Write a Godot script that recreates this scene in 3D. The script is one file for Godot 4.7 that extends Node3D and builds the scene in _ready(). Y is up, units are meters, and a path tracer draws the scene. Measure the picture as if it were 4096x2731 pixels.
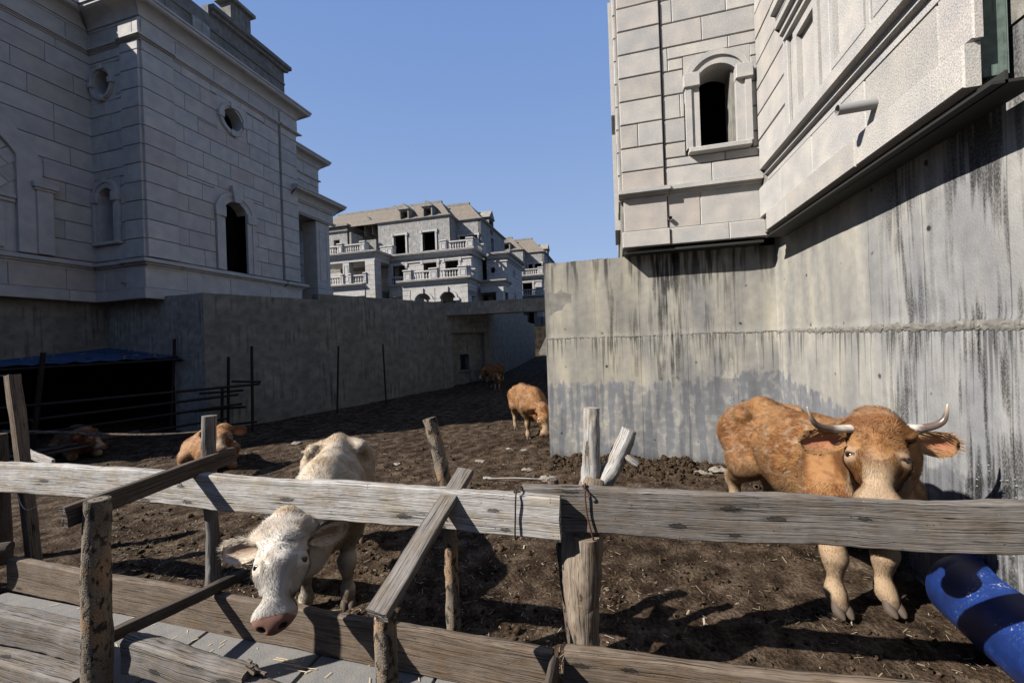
extends Node3D

# An unfinished villa estate where cattle are kept in the sunken lane between two retaining walls.
# x runs right along the fence, y up, -z away down the lane; the photographer stands at the origin.

var M := {}          # materials by name
var T := {}          # textures by name
var stones: Array = []
var mesh_cache := {}
var rng := RandomNumberGenerator.new()
var nz := FastNoiseLite.new()
var used := {}
var SUN := Vector3(1.0, -1.0, -0.7).normalized()

func _ready() -> void:
	rng.seed = 77
	nz.seed = 5
	nz.noise_type = FastNoiseLite.TYPE_SIMPLEX_SMOOTH
	nz.frequency = 1.0
	nz.fractal_octaves = 3
	camera_and_light()
	make_textures()
	make_materials()
	build_setting()
	build_right_side()
	build_left_villa()
	build_far_villas()
	build_shed_and_pipes()
	build_fence()
	build_barrels()
	build_cattle()
	build_litter()

func camera_and_light() -> void:
	var cam := Camera3D.new()
	cam.name = "camera"
	cam.fov = 80.88
	cam.near = 0.05
	cam.far = 600.0
	add_child(cam)
	cam.position = Vector3(0, 1.8, 0)
	cam.basis = Basis(Vector3.UP, deg_to_rad(14.9)) * Basis(Vector3.BACK, -0.035)
	cam.current = true
	var sun := DirectionalLight3D.new()
	sun.name = "sun"
	add_child(sun)
	sun.look_at_from_position(Vector3(-20, 20, 14), Vector3(-20, 20, 14) + SUN, Vector3.UP)
	sun.light_energy = 1.6
	sun.light_color = Color(1.0, 0.972, 0.935)
	sun.light_angular_distance = 0.5
	sun.shadow_enabled = true
	var sky_mat := ProceduralSkyMaterial.new()
	sky_mat.sky_top_color = Color(0.405, 0.545, 0.785)
	sky_mat.sky_horizon_color = Color(0.69, 0.785, 0.91)
	sky_mat.sky_curve = 0.30
	sky_mat.ground_bottom_color = Color(0.12, 0.10, 0.08)
	sky_mat.ground_horizon_color = Color(0.40, 0.40, 0.40)
	sky_mat.sun_angle_max = 8.0
	var sky := Sky.new()
	sky.sky_material = sky_mat
	var env := Environment.new()
	env.background_mode = Environment.BG_SKY
	env.sky = sky
	env.tonemap_mode = Environment.TONE_MAPPER_LINEAR
	env.background_energy_multiplier = 0.45
	env.tonemap_exposure = 2.32
	env.sdfgi_enabled = true
	env.ssao_enabled = true
	env.ssil_enabled = true
	var we := WorldEnvironment.new()
	we.name = "daylight"
	we.environment = env
	add_child(we)

# ------------------------------------------------------------------ helpers

class MB:
	var v := PackedVector3Array()
	var n := PackedVector3Array()
	var uv := PackedVector2Array()
	var col := PackedColorArray()
	var idx := PackedInt32Array()
	var tint := Color(1, 1, 1)
	func vert(p: Vector3, nn: Vector3, t: Vector2) -> int:
		v.append(p)
		n.append(nn)
		uv.append(t)
		col.append(tint)
		return v.size() - 1
	# counter-clockwise seen from outside
	func tri(a: Vector3, b: Vector3, c: Vector3, ta := Vector2(), tb := Vector2(), tc := Vector2()) -> void:
		var nn := (b - a).cross(c - a)
		if nn.length_squared() < 1e-16:
			return
		nn = nn.normalized()
		var i := vert(a, nn, ta)
		vert(b, nn, tb)
		vert(c, nn, tc)
		idx.append_array(PackedInt32Array([i, i + 2, i + 1]))
	func quad(a: Vector3, b: Vector3, c: Vector3, d: Vector3) -> void:
		var nn := (c - a).cross(d - b)
		if nn.length_squared() < 1e-16:
			return
		nn = nn.normalized()
		var w := (b - a).length()
		var h := (d - a).length()
		var i := vert(a, nn, Vector2(0, h))
		vert(b, nn, Vector2(w, h))
		vert(c, nn, Vector2(w, 0))
		vert(d, nn, Vector2(0, 0))
		idx.append_array(PackedInt32Array([i, i + 2, i + 1, i, i + 3, i + 2]))
	func quad_uv(a: Vector3, b: Vector3, c: Vector3, d: Vector3, ta: Vector2, tb: Vector2, tc: Vector2, td: Vector2) -> void:
		var nn := (c - a).cross(d - b).normalized()
		var i := vert(a, nn, ta)
		vert(b, nn, tb)
		vert(c, nn, tc)
		vert(d, nn, td)
		idx.append_array(PackedInt32Array([i, i + 2, i + 1, i, i + 3, i + 2]))
	func box(lo: Vector3, hi: Vector3, ch := 0.0) -> void:
		if ch <= 0.0:
			quad(Vector3(lo.x, lo.y, hi.z), Vector3(hi.x, lo.y, hi.z), Vector3(hi.x, hi.y, hi.z), Vector3(lo.x, hi.y, hi.z))
			quad(Vector3(hi.x, lo.y, lo.z), Vector3(lo.x, lo.y, lo.z), Vector3(lo.x, hi.y, lo.z), Vector3(hi.x, hi.y, lo.z))
			quad(Vector3(hi.x, lo.y, hi.z), Vector3(hi.x, lo.y, lo.z), Vector3(hi.x, hi.y, lo.z), Vector3(hi.x, hi.y, hi.z))
			quad(Vector3(lo.x, lo.y, lo.z), Vector3(lo.x, lo.y, hi.z), Vector3(lo.x, hi.y, hi.z), Vector3(lo.x, hi.y, lo.z))
			quad(Vector3(lo.x, hi.y, hi.z), Vector3(hi.x, hi.y, hi.z), Vector3(hi.x, hi.y, lo.z), Vector3(lo.x, hi.y, lo.z))
			quad(Vector3(lo.x, lo.y, lo.z), Vector3(hi.x, lo.y, lo.z), Vector3(hi.x, lo.y, hi.z), Vector3(lo.x, lo.y, hi.z))
			return
		# chamfered on every edge
		var c := (lo + hi) * 0.5
		var h := (hi - lo) * 0.5
		for ax in 3:
			for s in [-1.0, 1.0]:
				var e := Vector3()
				e[ax] = s
				var u := Vector3()
				u[(ax + 1) % 3] = 1.0
				var w := e.cross(u)
				var iu := h[(ax + 1) % 3] - ch
				var iw := absf(h.dot(w.abs())) - ch
				var f := c + e * h[ax]
				quad(f - u * iu - w * iw, f + u * iu - w * iw, f + u * iu + w * iw, f - u * iu + w * iw)
		for ax in 3:
			var a1 := (ax + 1) % 3
			var a2 := (ax + 2) % 3
			for s1 in [-1.0, 1.0]:
				for s2 in [-1.0, 1.0]:
					var d := Vector3()
					d[ax] = h[ax] - ch
					var p1 := c
					p1[a1] += s1 * h[a1]
					p1[a2] += s2 * (h[a2] - ch)
					var p2 := c
					p2[a1] += s1 * (h[a1] - ch)
					p2[a2] += s2 * h[a2]
					_oq(p1 - d, p1 + d, p2 + d, p2 - d, c)
		for sx in [-1.0, 1.0]:
			for sy in [-1.0, 1.0]:
				for sz in [-1.0, 1.0]:
					var q := Vector3(sx, sy, sz)
					var a := c + q * Vector3(h.x, h.y - ch, h.z - ch)
					var b := c + q * Vector3(h.x - ch, h.y, h.z - ch)
					var d2 := c + q * Vector3(h.x - ch, h.y - ch, h.z)
					if (b - a).cross(d2 - a).dot(q) > 0:
						tri(a, b, d2)
					else:
						tri(a, d2, b)
	func _oq(a: Vector3, b: Vector3, c: Vector3, d: Vector3, inside: Vector3) -> void:
		if (c - a).cross(d - b).dot((a + c) * 0.5 - inside) > 0:
			quad(a, b, c, d)
		else:
			quad(d, c, b, a)
	# grid of points, rows x cols, outward = row direction x column direction
	func sheet(pts: PackedVector3Array, uvs: PackedVector2Array, rows: int, cols: int, flip := false) -> void:
		var base := v.size()
		for r in rows:
			for c in cols:
				var r0 := maxi(r - 1, 0)
				var r1 := mini(r + 1, rows - 1)
				var c0 := maxi(c - 1, 0)
				var c1 := mini(c + 1, cols - 1)
				# closed rings share their first and last column
				if c == 0 and pts[r * cols].distance_squared_to(pts[r * cols + cols - 1]) < 1e-9:
					c0 = cols - 2
				if c == cols - 1 and pts[r * cols].distance_squared_to(pts[r * cols + cols - 1]) < 1e-9:
					c1 = 1
				var dr := pts[r1 * cols + c] - pts[r0 * cols + c]
				var dc := pts[r * cols + c1] - pts[r * cols + c0]
				var nn := dr.cross(dc)
				if nn.length_squared() < 1e-18:
					nn = Vector3.UP
				nn = nn.normalized()
				if flip:
					nn = -nn
				vert(pts[r * cols + c], nn, uvs[r * cols + c])
		for r in rows - 1:
			for c in cols - 1:
				var i := base + r * cols + c
				if flip:
					idx.append_array(PackedInt32Array([i, i + cols + 1, i + 1, i, i + cols, i + cols + 1]))
				else:
					idx.append_array(PackedInt32Array([i, i + 1, i + cols + 1, i, i + cols + 1, i + cols]))
		# the winding above is clockwise from the outward side
	func mesh() -> ArrayMesh:
		var a := []
		a.resize(Mesh.ARRAY_MAX)
		a[Mesh.ARRAY_VERTEX] = v
		a[Mesh.ARRAY_NORMAL] = n
		a[Mesh.ARRAY_TEX_UV] = uv
		a[Mesh.ARRAY_COLOR] = col
		a[Mesh.ARRAY_INDEX] = idx
		var m := ArrayMesh.new()
		if v.size() > 0 and idx.size() > 0:
			m.add_surface_from_arrays(Mesh.PRIMITIVE_TRIANGLES, a)
		return m

func numbered(called: String) -> String:
	if not used.has(called):
		used[called] = 0
		return called
	used[called] += 1
	return "%s_%03d" % [called, used[called]]

func thing(called: String, label: String, category: String, at := Vector3.ZERO, group := "") -> Node3D:
	var o := Node3D.new()
	o.name = numbered(called)
	add_child(o)
	o.position = at
	tag(o, label, category, group)
	return o

func tag(o: Node, label: String, category: String, group := "") -> void:
	o.set_meta("label", label)
	o.set_meta("category", category)
	if group != "":
		o.set_meta("group", group)

func put(mesh: Mesh, called: String, mat: Material, parent: Node = null) -> MeshInstance3D:
	var o := MeshInstance3D.new()
	o.mesh = mesh
	o.material_override = mat
	if parent == null or parent == self:
		o.name = numbered(called)
		add_child(o)
	else:
		o.name = called
		parent.add_child(o, true)
	return o

func structure(mesh: Mesh, called: String, mat: Material) -> MeshInstance3D:
	var o := put(mesh, called, mat)
	o.set_meta("kind", "structure")
	return o

func lin(r: float, g: float, b: float) -> Color:
	return Color(r * 0.56, g * 0.56, b * 0.56).linear_to_srgb()

# a swept round: points, radii; noise makes it a log
func tube(mb: MB, pts: Array, rad: Array, sides := 10, amp := 0.0, nf := 6.0, cap := true, sd := 0.0) -> void:
	var rows := pts.size()
	var cols := sides + 1
	var vp := PackedVector3Array()
	var vu := PackedVector2Array()
	var up := Vector3(0.123, 0.3, 1.0).normalized()
	var along := 0.0
	for r in rows:
		var d: Vector3 = (pts[mini(r + 1, rows - 1)] - pts[maxi(r - 1, 0)]).normalized()
		if absf(d.dot(up)) > 0.97:
			up = Vector3(1, 0.2, 0.1).normalized()
		var x := up.cross(d).normalized()
		var y := d.cross(x)
		up = y
		if r > 0:
			along += (pts[r] - pts[r - 1]).length()
		for c in cols:
			var a := TAU * c / sides
			var dirv := x * cos(a) + y * sin(a)
			var k: float = rad[r]
			if amp > 0.0:
				k *= 1.0 + amp * nz.get_noise_3d(cos(a) * 1.3 + sd, sin(a) * 1.3, along * nf + sd) + amp * 0.5 * nz.get_noise_3d(cos(a) * 4.0 + sd, sin(a) * 4.0 + 9.0, along * nf * 1.5)
			vp.append(pts[r] + dirv * k)
			vu.append(Vector2(along + sd, a / TAU * TAU * maxf(rad[0], 0.02)))
	mb.sheet(vp, vu, rows, cols, true)
	if cap:
		for e in [0, rows - 1]:
			var cen: Vector3 = pts[e]
			for c in sides:
				var a: Vector3 = vp[e * cols + c]
				var b: Vector3 = vp[e * cols + c + 1]
				if e == 0:
					mb.tri(cen, b, a, Vector2(0, 0), Vector2(0.02, 0.1), Vector2(0.0, 0.1))
				else:
					mb.tri(cen, a, b, Vector2(0, 0), Vector2(0.02, 0.1), Vector2(0.0, 0.1))

func curve_pts(p: Array, r: Array, per := 6) -> Array:
	# Catmull-Rom through the points
	var op := []
	var orr := []
	for i in p.size() - 1:
		var p0: Vector3 = p[maxi(i - 1, 0)]
		var p1: Vector3 = p[i]
		var p2: Vector3 = p[i + 1]
		var p3: Vector3 = p[mini(i + 2, p.size() - 1)]
		for k in per:
			var t := float(k) / per
			op.append(p1.cubic_interpolate(p2, p0, p3, t))
			orr.append(lerpf(r[i], r[i + 1], t))
	op.append(p[p.size() - 1])
	orr.append(r[r.size() - 1])
	return [op, orr]

# a sawn timber from a to b: worn, slightly wavy edges
func timber(mb: MB, a: Vector3, b: Vector3, width: float, height: float, up := Vector3.UP, wob := 0.006, sd := 0.0, rnd := 0.012, segs := 0) -> void:
	var d := (b - a).normalized()
	var side := d.cross(up).normalized()
	var u := side.cross(d).normalized()
	var ln := (b - a).length()
	if segs == 0:
		segs = maxi(4, int(ln / 0.05))
	var prof := []
	var hw := width * 0.5
	var hh := height * 0.5
	var nn := 3
	for corner in 4:
		var sx: float = [1.0, -1.0, -1.0, 1.0][corner]
		var sy: float = [1.0, 1.0, -1.0, -1.0][corner]
		for k in nn:
			var ang := PI * 0.5 * (corner + float(k) / (nn - 1))
			prof.append(Vector2(sx * (hw - rnd) + cos(ang) * rnd, sy * (hh - rnd) + sin(ang) * rnd))
		# a point half way along the face
		if corner == 0:
			prof.append(Vector2(0, hh))
		elif corner == 1:
			prof.append(Vector2(-hw, 0))
		elif corner == 2:
			prof.append(Vector2(0, -hh))
		else:
			prof.append(Vector2(hw, 0))
	prof.append(prof[0])
	var cols := prof.size()
	var per := PackedFloat32Array()
	var acc := 0.0
	for c in cols:
		if c > 0:
			acc += (prof[c] - prof[c - 1]).length()
		per.append(acc)
	var vp := PackedVector3Array()
	var vu := PackedVector2Array()
	for r in segs + 1:
		var t := float(r) / segs
		var s := t * ln
		var bow := u * nz.get_noise_2d(s * 0.45 + sd * 5.0, sd) * wob * 2.6 + side * nz.get_noise_2d(s * 0.5 + sd * 3.0, sd + 9.0) * wob * 1.2
		for c in cols:
			var q: Vector2 = prof[c]
			var w1 := nz.get_noise_3d(s * 1.6 + sd * 3.1, q.x * 6.0 + sd, q.y * 6.0) * wob * 1.6
			var w2 := nz.get_noise_3d(s * 9.0 + sd, q.x * 20.0, q.y * 20.0 + sd) * wob * 0.6
			var k := 1.0 + (w1 + w2) / maxf(q.length(), 0.01)
			var e := 0.0
			if r == 0 or r == segs:
				e = nz.get_noise_2d(q.x * 30.0 + sd, q.y * 30.0) * 0.008
			vp.append(a + d * (s + e) + side * q.x * k + u * q.y * k + bow)
			vu.append(Vector2(s + sd * 0.37, per[c] + sd * 0.131))
	mb.sheet(vp, vu, segs + 1, cols, false)
	for e in [0, segs]:
		var cen := Vector3()
		for c in cols - 1:
			cen += vp[e * cols + c] / (cols - 1)
		for c in cols - 1:
			var p: Vector3 = vp[e * cols + c]
			var p2: Vector3 = vp[e * cols + c + 1]
			var tu := Vector2(0.03, 0.0)
			var tq: Vector2 = prof[c]
			var tq2: Vector2 = prof[c + 1]
			if e == 0:
				mb.tri(cen, p, p2, tu * 0.0, Vector2(tq.x, tq.y) * 0.5, Vector2(tq2.x, tq2.y) * 0.5)
			else:
				mb.tri(cen, p2, p, tu * 0.0, Vector2(tq2.x, tq2.y) * 0.5, Vector2(tq.x, tq.y) * 0.5)

# ------------------------------------------------------------------ textures

func nbytes(w: int, h: int, fx: float, fy: float, sd: int, oct := 3, ridged := false, cell := false) -> PackedByteArray:
	# stretched noise: made small along the stretched way, then blown up
	var f := FastNoiseLite.new()
	f.seed = sd
	f.noise_type = FastNoiseLite.TYPE_CELLULAR if cell else FastNoiseLite.TYPE_SIMPLEX_SMOOTH
	f.fractal_type = FastNoiseLite.FRACTAL_RIDGED if ridged else FastNoiseLite.FRACTAL_FBM
	f.fractal_octaves = oct
	f.frequency = 1.0
	var sw := w
	var sh := h
	if fx > fy * 3.0:
		sh = maxi(16, int(h * minf(1.0, fy * 4.0 / fx)))
	elif fy > fx * 3.0:
		sw = maxi(16, int(w * minf(1.0, fx * 4.0 / fy)))
	f.frequency = fx / sw if fy <= fx else fy / sh
	if fx > fy * 3.0 or fy > fx * 3.0:
		# keep the pattern isotropic in the small picture
		if fx > fy:
			sh = maxi(16, int(sw * fy / fx))
		else:
			sw = maxi(16, int(sh * fx / fy))
	var im: Image = f.get_seamless_image(sw, sh, false, false, 0.12, true)
	if im.get_width() != w or im.get_height() != h:
		im.resize(w, h, Image.INTERPOLATE_CUBIC)
	im.convert(Image.FORMAT_L8)
	return im.get_data()

func tex_from(rgb: PackedByteArray, w: int, h: int) -> ImageTexture:
	var im := Image.create_from_data(w, h, false, Image.FORMAT_RGB8, rgb)
	return ImageTexture.create_from_image(im)

func normal_from(hgt: PackedByteArray, w: int, h: int, k: float) -> ImageTexture:
	var im := Image.create_from_data(w, h, false, Image.FORMAT_L8, hgt)
	im.convert(Image.FORMAT_RGBA8)
	im.bump_map_to_normal_map(k)
	return ImageTexture.create_from_image(im)

func b8(x: float) -> int:
	return clampi(int(x * 255.0), 0, 255)

var lock := Mutex.new()

func keep(called: String, t: Texture2D) -> void:
	lock.lock()
	T[called] = t
	lock.unlock()

func make_textures() -> void:
	var jobs := [make_wall_texture, tex_concrete, tex_soil, tex_granite, tex_wood, tex_bark, tex_plastic]
	var threads := []
	for j: Callable in jobs:
		var t := Thread.new()
		t.start(j)
		threads.append(t)
	for t: Thread in threads:
		t.wait_to_finish()

func tex_granite() -> void:
	var w := 1024
	var h := 512
	var fine: PackedByteArray
	var mid: PackedByteArray
	var big: PackedByteArray
	var g1: PackedByteArray
	var g2: PackedByteArray
	var cr: PackedByteArray
	var bl: PackedByteArray
	var sp: PackedByteArray
	var st: PackedByteArray
	var rgb := PackedByteArray()
	rgb.resize(768 * 768 * 3)
	var hg := PackedByteArray()
	hg.resize(768 * 768)
	# granite: salt-and-pepper grain with soft blotches, 2 m to the tile
	w = 768
	fine = nbytes(w, w, 260, 260, 1, 2)
	mid = nbytes(w, w, 120, 120, 2, 2)
	big = nbytes(w, w, 5, 5, 3, 4)
	rgb = PackedByteArray()
	rgb.resize(w * w * 3)
	hg = PackedByteArray()
	hg.resize(w * w)
	for i in w * w:
		var f := fine[i] / 255.0
		var m := mid[i] / 255.0
		var g := big[i] / 255.0
		var k := 0.80 + (f - 0.5) * 0.34 + (m - 0.5) * 0.14 + (g - 0.5) * 0.10
		if f < 0.34:
			k -= 0.12
		var warm := (g - 0.45) * 0.03 + (m - 0.5) * 0.03
		rgb[i * 3] = b8(k + warm)
		rgb[i * 3 + 1] = b8(k + warm * 0.2)
		rgb[i * 3 + 2] = b8(k - warm * 0.9)
		hg[i] = b8(0.5 + (f - 0.5) * 0.7 + (m - 0.5) * 0.3)
	keep("granite", tex_from(rgb, w, w))
	keep("granite_n", normal_from(hg, w, w, 2.0))

func tex_wood() -> void:
	var w := 1024
	var h := 512
	var fine: PackedByteArray
	var mid: PackedByteArray
	var big: PackedByteArray
	var g1: PackedByteArray
	var g2: PackedByteArray
	var cr: PackedByteArray
	var bl: PackedByteArray
	var sp: PackedByteArray
	var st: PackedByteArray
	var rgb := PackedByteArray()
	rgb.resize(1024 * 512 * 3)
	var hg := PackedByteArray()
	hg.resize(1024 * 512)
	# weathered softwood: grain runs along u (2 m), 0.5 m across
	w = 1024
	h = 512
	g1 = nbytes(w, h, 2.5, 48, 11, 3)
	g2 = nbytes(w, h, 6, 130, 12, 2)
	cr = nbytes(w, h, 2, 30, 13, 2, true)
	bl = nbytes(w, h, 9, 7, 14, 4)
	sp = nbytes(w, h, 40, 40, 15, 3)
	rgb = PackedByteArray()
	rgb.resize(w * h * 3)
	hg = PackedByteArray()
	hg.resize(w * h)
	for i in w * h:
		var a := g1[i] / 255.0
		var b := g2[i] / 255.0
		var c := cr[i] / 255.0
		var s := bl[i] / 255.0
		var p := sp[i] / 255.0
		var k := 0.74 + (a - 0.5) * 0.19 + (b - 0.5) * 0.19 + (s - 0.5) * 0.16 + (p - 0.5) * 0.10
		var crack := smoothstep(0.86, 0.96, c)
		k *= 1.0 - 0.72 * crack
		var warm := clampf((0.45 - s) * 0.2, -0.01, 0.03)
		rgb[i * 3] = b8(k * (1.0 + warm))
		rgb[i * 3 + 1] = b8(k * (0.985 + warm * 0.15))
		rgb[i * 3 + 2] = b8(k * (0.965 - warm * 1.0))
		hg[i] = b8(0.6 + (a - 0.5) * 0.22 + (b - 0.5) * 0.2 - crack * 0.5)
	var r3 := RandomNumberGenerator.new()
	r3.seed = 4
	for q in 260:
		var cx := r3.randi() % w
		var cy := float(r3.randi() % h)
		var ln := int(20 + 260 * pow(r3.randf(), 2.5))
		var th := 0.7 + 1.8 * r3.randf() * (ln / 280.0)
		var dk := r3.randf_range(0.25, 0.65)
		for dx in ln:
			cy += r3.randfn(0.0, 0.12)
			var tw := th * sin(PI * dx / ln)
			for dy in range(-2, 3):
				var yy := posmod(int(cy) + dy, h)
				var xx := (cx + dx) % w
				var cov := clampf(tw - absf(dy + int(cy) - cy) + 0.5, 0.0, 1.0)
				if cov > 0.0:
					var i := yy * w + xx
					var kk := lerpf(1.0, dk, cov)
					for c in 3:
						rgb[i * 3 + c] = int(rgb[i * 3 + c] * kk)
					hg[i] = int(hg[i] * lerpf(1.0, 0.45, cov))
	# knots
	for q in 9:
		var cx := r3.randi() % w
		var cy := r3.randi() % h
		var rr := r3.randf_range(7.0, 13.0)
		for dy in range(-30, 31):
			for dx in range(-40, 41):
				var dd := Vector2(dx * 0.55, dy).length() / rr + 0.15 * sin(dx * 0.4 + dy * 0.3)
				if dd < 2.2:
					var i := posmod(cy + dy, h) * w + posmod(cx + dx, w)
					var kk := 0.52 + 0.1 * sin(dd * 18.0) if dd < 0.85 else (0.38 if dd < 1.05 else lerpf(0.86 + 0.08 * sin(dd * 16.0), 1.0, (dd - 1.05) / 1.15))
					for c in 3:
						rgb[i * 3 + c] = int(rgb[i * 3 + c] * kk)
	for q in 90:
		var cx := r3.randi() % w
		var cy := r3.randi() % h
		var pale := r3.randf() < 0.25
		for dy in range(-3, 4):
			for dx in range(-2, 3):
				if Vector2(dx * 1.6, dy * 0.9).length() < r3.randf_range(1.0, 3.2):
					var i := posmod(cy + dy, h) * w + posmod(cx + dx, w)
					for c in 3:
						rgb[i * 3 + c] = 235 if pale else int(rgb[i * 3 + c] * 0.35)
	keep("wood", tex_from(rgb, w, h))
	keep("wood_n", normal_from(hg, w, h, 5.0))

func tex_bark() -> void:
	var w := 1024
	var h := 512
	var fine: PackedByteArray
	var mid: PackedByteArray
	var big: PackedByteArray
	var g1: PackedByteArray
	var g2: PackedByteArray
	var cr: PackedByteArray
	var bl: PackedByteArray
	var sp: PackedByteArray
	var st: PackedByteArray
	var rgb := PackedByteArray()
	rgb.resize(1024 * 512 * 3)
	var hg := PackedByteArray()
	hg.resize(1024 * 512)
	# split bark and bare log
	g1 = nbytes(w, h, 6, 14, 21, 4)
	cr = nbytes(w, h, 3, 30, 22, 3, true)
	bl = nbytes(w, h, 5, 5, 23, 3)
	sp = nbytes(w, h, 30, 90, 24, 3)
	for i in w * h:
		var a := g1[i] / 255.0
		var c := cr[i] / 255.0
		var s := bl[i] / 255.0
		var p := sp[i] / 255.0
		# grey-brown bare wood, golden where fresh, with torn remains of dark bark
		var k := 0.60 + (p - 0.5) * 0.30 + (s - 0.5) * 0.25
		var gold := smoothstep(0.52, 0.66, s + (p - 0.5) * 0.2)
		var bk := smoothstep(0.60, 0.70, a + (p - 0.5) * 0.3)
		var crack := smoothstep(0.82, 0.95, c)
		k = lerpf(k, 0.27 + (p - 0.5) * 0.25, bk)
		k *= 1.0 - crack * 0.45
		gold *= 1.0 - bk
		rgb[i * 3] = b8(k * (1.0 + gold * 0.05))
		rgb[i * 3 + 1] = b8(k * (0.955 - gold * 0.05))
		rgb[i * 3 + 2] = b8(k * (0.90 - gold * 0.13))
		hg[i] = b8(0.40 + bk * 0.25 + (p - 0.5) * 0.3 - crack * 0.3)
	keep("bark", tex_from(rgb, w, h))
	keep("bark_n", normal_from(hg, w, h, 5.0))

func tex_soil() -> void:
	var w := 1024
	var h := 512
	var fine: PackedByteArray
	var mid: PackedByteArray
	var big: PackedByteArray
	var g1: PackedByteArray
	var g2: PackedByteArray
	var cr: PackedByteArray
	var bl: PackedByteArray
	var sp: PackedByteArray
	var st: PackedByteArray
	var rgb := PackedByteArray()
	rgb.resize(768 * 768 * 3)
	var hg := PackedByteArray()
	hg.resize(768 * 768)
	# trampled soil, 1.6 m to the tile
	w = 768
	fine = nbytes(w, w, 240, 240, 31, 3)
	mid = nbytes(w, w, 46, 46, 32, 4)
	big = nbytes(w, w, 7, 7, 33, 4)
	rgb = PackedByteArray()
	rgb.resize(w * w * 3)
	hg = PackedByteArray()
	hg.resize(w * w)
	for i in w * w:
		var f := fine[i] / 255.0
		var m := mid[i] / 255.0
		var g := big[i] / 255.0
		var k := 0.62 + (f - 0.5) * 0.46 + (m - 0.5) * 0.46 + (g - 0.5) * 0.62
		if f > 0.73:
			k += 0.18
		rgb[i * 3] = b8(k * 1.0)
		rgb[i * 3 + 1] = b8(k * (0.93 + (g - 0.5) * 0.1))
		rgb[i * 3 + 2] = b8(k * (0.85 + (g - 0.5) * 0.16))
		hg[i] = b8(0.5 + (f - 0.5) * 0.5 + (m - 0.5) * 0.8)
	keep("soil", tex_from(rgb, w, w))
	keep("soil_n", normal_from(hg, w, w, 7.0))

func tex_concrete() -> void:
	var w := 1024
	var h := 512
	var fine: PackedByteArray
	var mid: PackedByteArray
	var big: PackedByteArray
	var g1: PackedByteArray
	var g2: PackedByteArray
	var cr: PackedByteArray
	var bl: PackedByteArray
	var sp: PackedByteArray
	var st: PackedByteArray
	var rgb := PackedByteArray()
	rgb.resize(768 * 768 * 3)
	var hg := PackedByteArray()
	hg.resize(768 * 768)
	# plain cast concrete with weather marks, 3 m to the tile (left walls, beam, far renders)
	w = 768
	fine = nbytes(w, w, 200, 200, 41, 3)
	mid = nbytes(w, w, 14, 14, 42, 4)
	st = nbytes(w, w, 34, 2, 43, 3)
	big = nbytes(w, w, 4, 3, 44, 4)
	for y in w:
		for x in w:
			var i := y * w + x
			var f := fine[i] / 255.0
			var m := mid[i] / 255.0
			var s := st[i] / 255.0
			var g := big[i] / 255.0
			var k := 0.74 + (f - 0.5) * 0.10 + (m - 0.5) * 0.20 + (g - 0.5) * 0.16
			k -= smoothstep(0.45, 0.9, s) * smoothstep(0.35, 0.7, g) * 0.20
			rgb[i * 3] = b8(k)
			rgb[i * 3 + 1] = b8(k * 0.99)
			rgb[i * 3 + 2] = b8(k * 0.965)
			var hh := 0.6 + (f - 0.5) * 0.3 + (m - 0.5) * 0.3
			if x % 256 < 2:
				hh -= 0.3
			hg[i] = b8(hh)
	keep("concrete", tex_from(rgb, w, w))
	keep("concrete_n", normal_from(hg, w, w, 3.0))

func tex_plastic() -> void:
	var w := 1024
	var h := 512
	var fine: PackedByteArray
	var mid: PackedByteArray
	var big: PackedByteArray
	var g1: PackedByteArray
	var g2: PackedByteArray
	var cr: PackedByteArray
	var bl: PackedByteArray
	var sp: PackedByteArray
	var st: PackedByteArray
	var rgb := PackedByteArray()
	rgb.resize(1024 * 512 * 3)
	var hg := PackedByteArray()
	hg.resize(1024 * 512)
	# scuffed blue plastic
	w = 512
	fine = nbytes(w, w, 120, 30, 51, 3)
	mid = nbytes(w, w, 5, 5, 52, 5)
	big = nbytes(w, w, 60, 60, 53, 4)
	rgb = PackedByteArray()
	rgb.resize(w * w * 3)
	for i in w * w:
		var f := fine[i] / 255.0
		var m := mid[i] / 255.0
		var g := big[i] / 255.0
		var chip := smoothstep(0.76, 0.79, m * 0.5 + g * 0.5)
		var scuff := smoothstep(0.60, 0.75, f) * smoothstep(0.45, 0.6, m)
		var c := Color(0.07, 0.21, 0.50).lerp(Color(0.68, 0.64, 0.56), clampf(chip + scuff * 0.22, 0, 1))
		c = c * (0.85 + (m - 0.5) * 0.5)
		rgb[i * 3] = b8(c.r)
		rgb[i * 3 + 1] = b8(c.g)
		rgb[i * 3 + 2] = b8(c.b)
	keep("plastic", tex_from(rgb, w, w))

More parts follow.
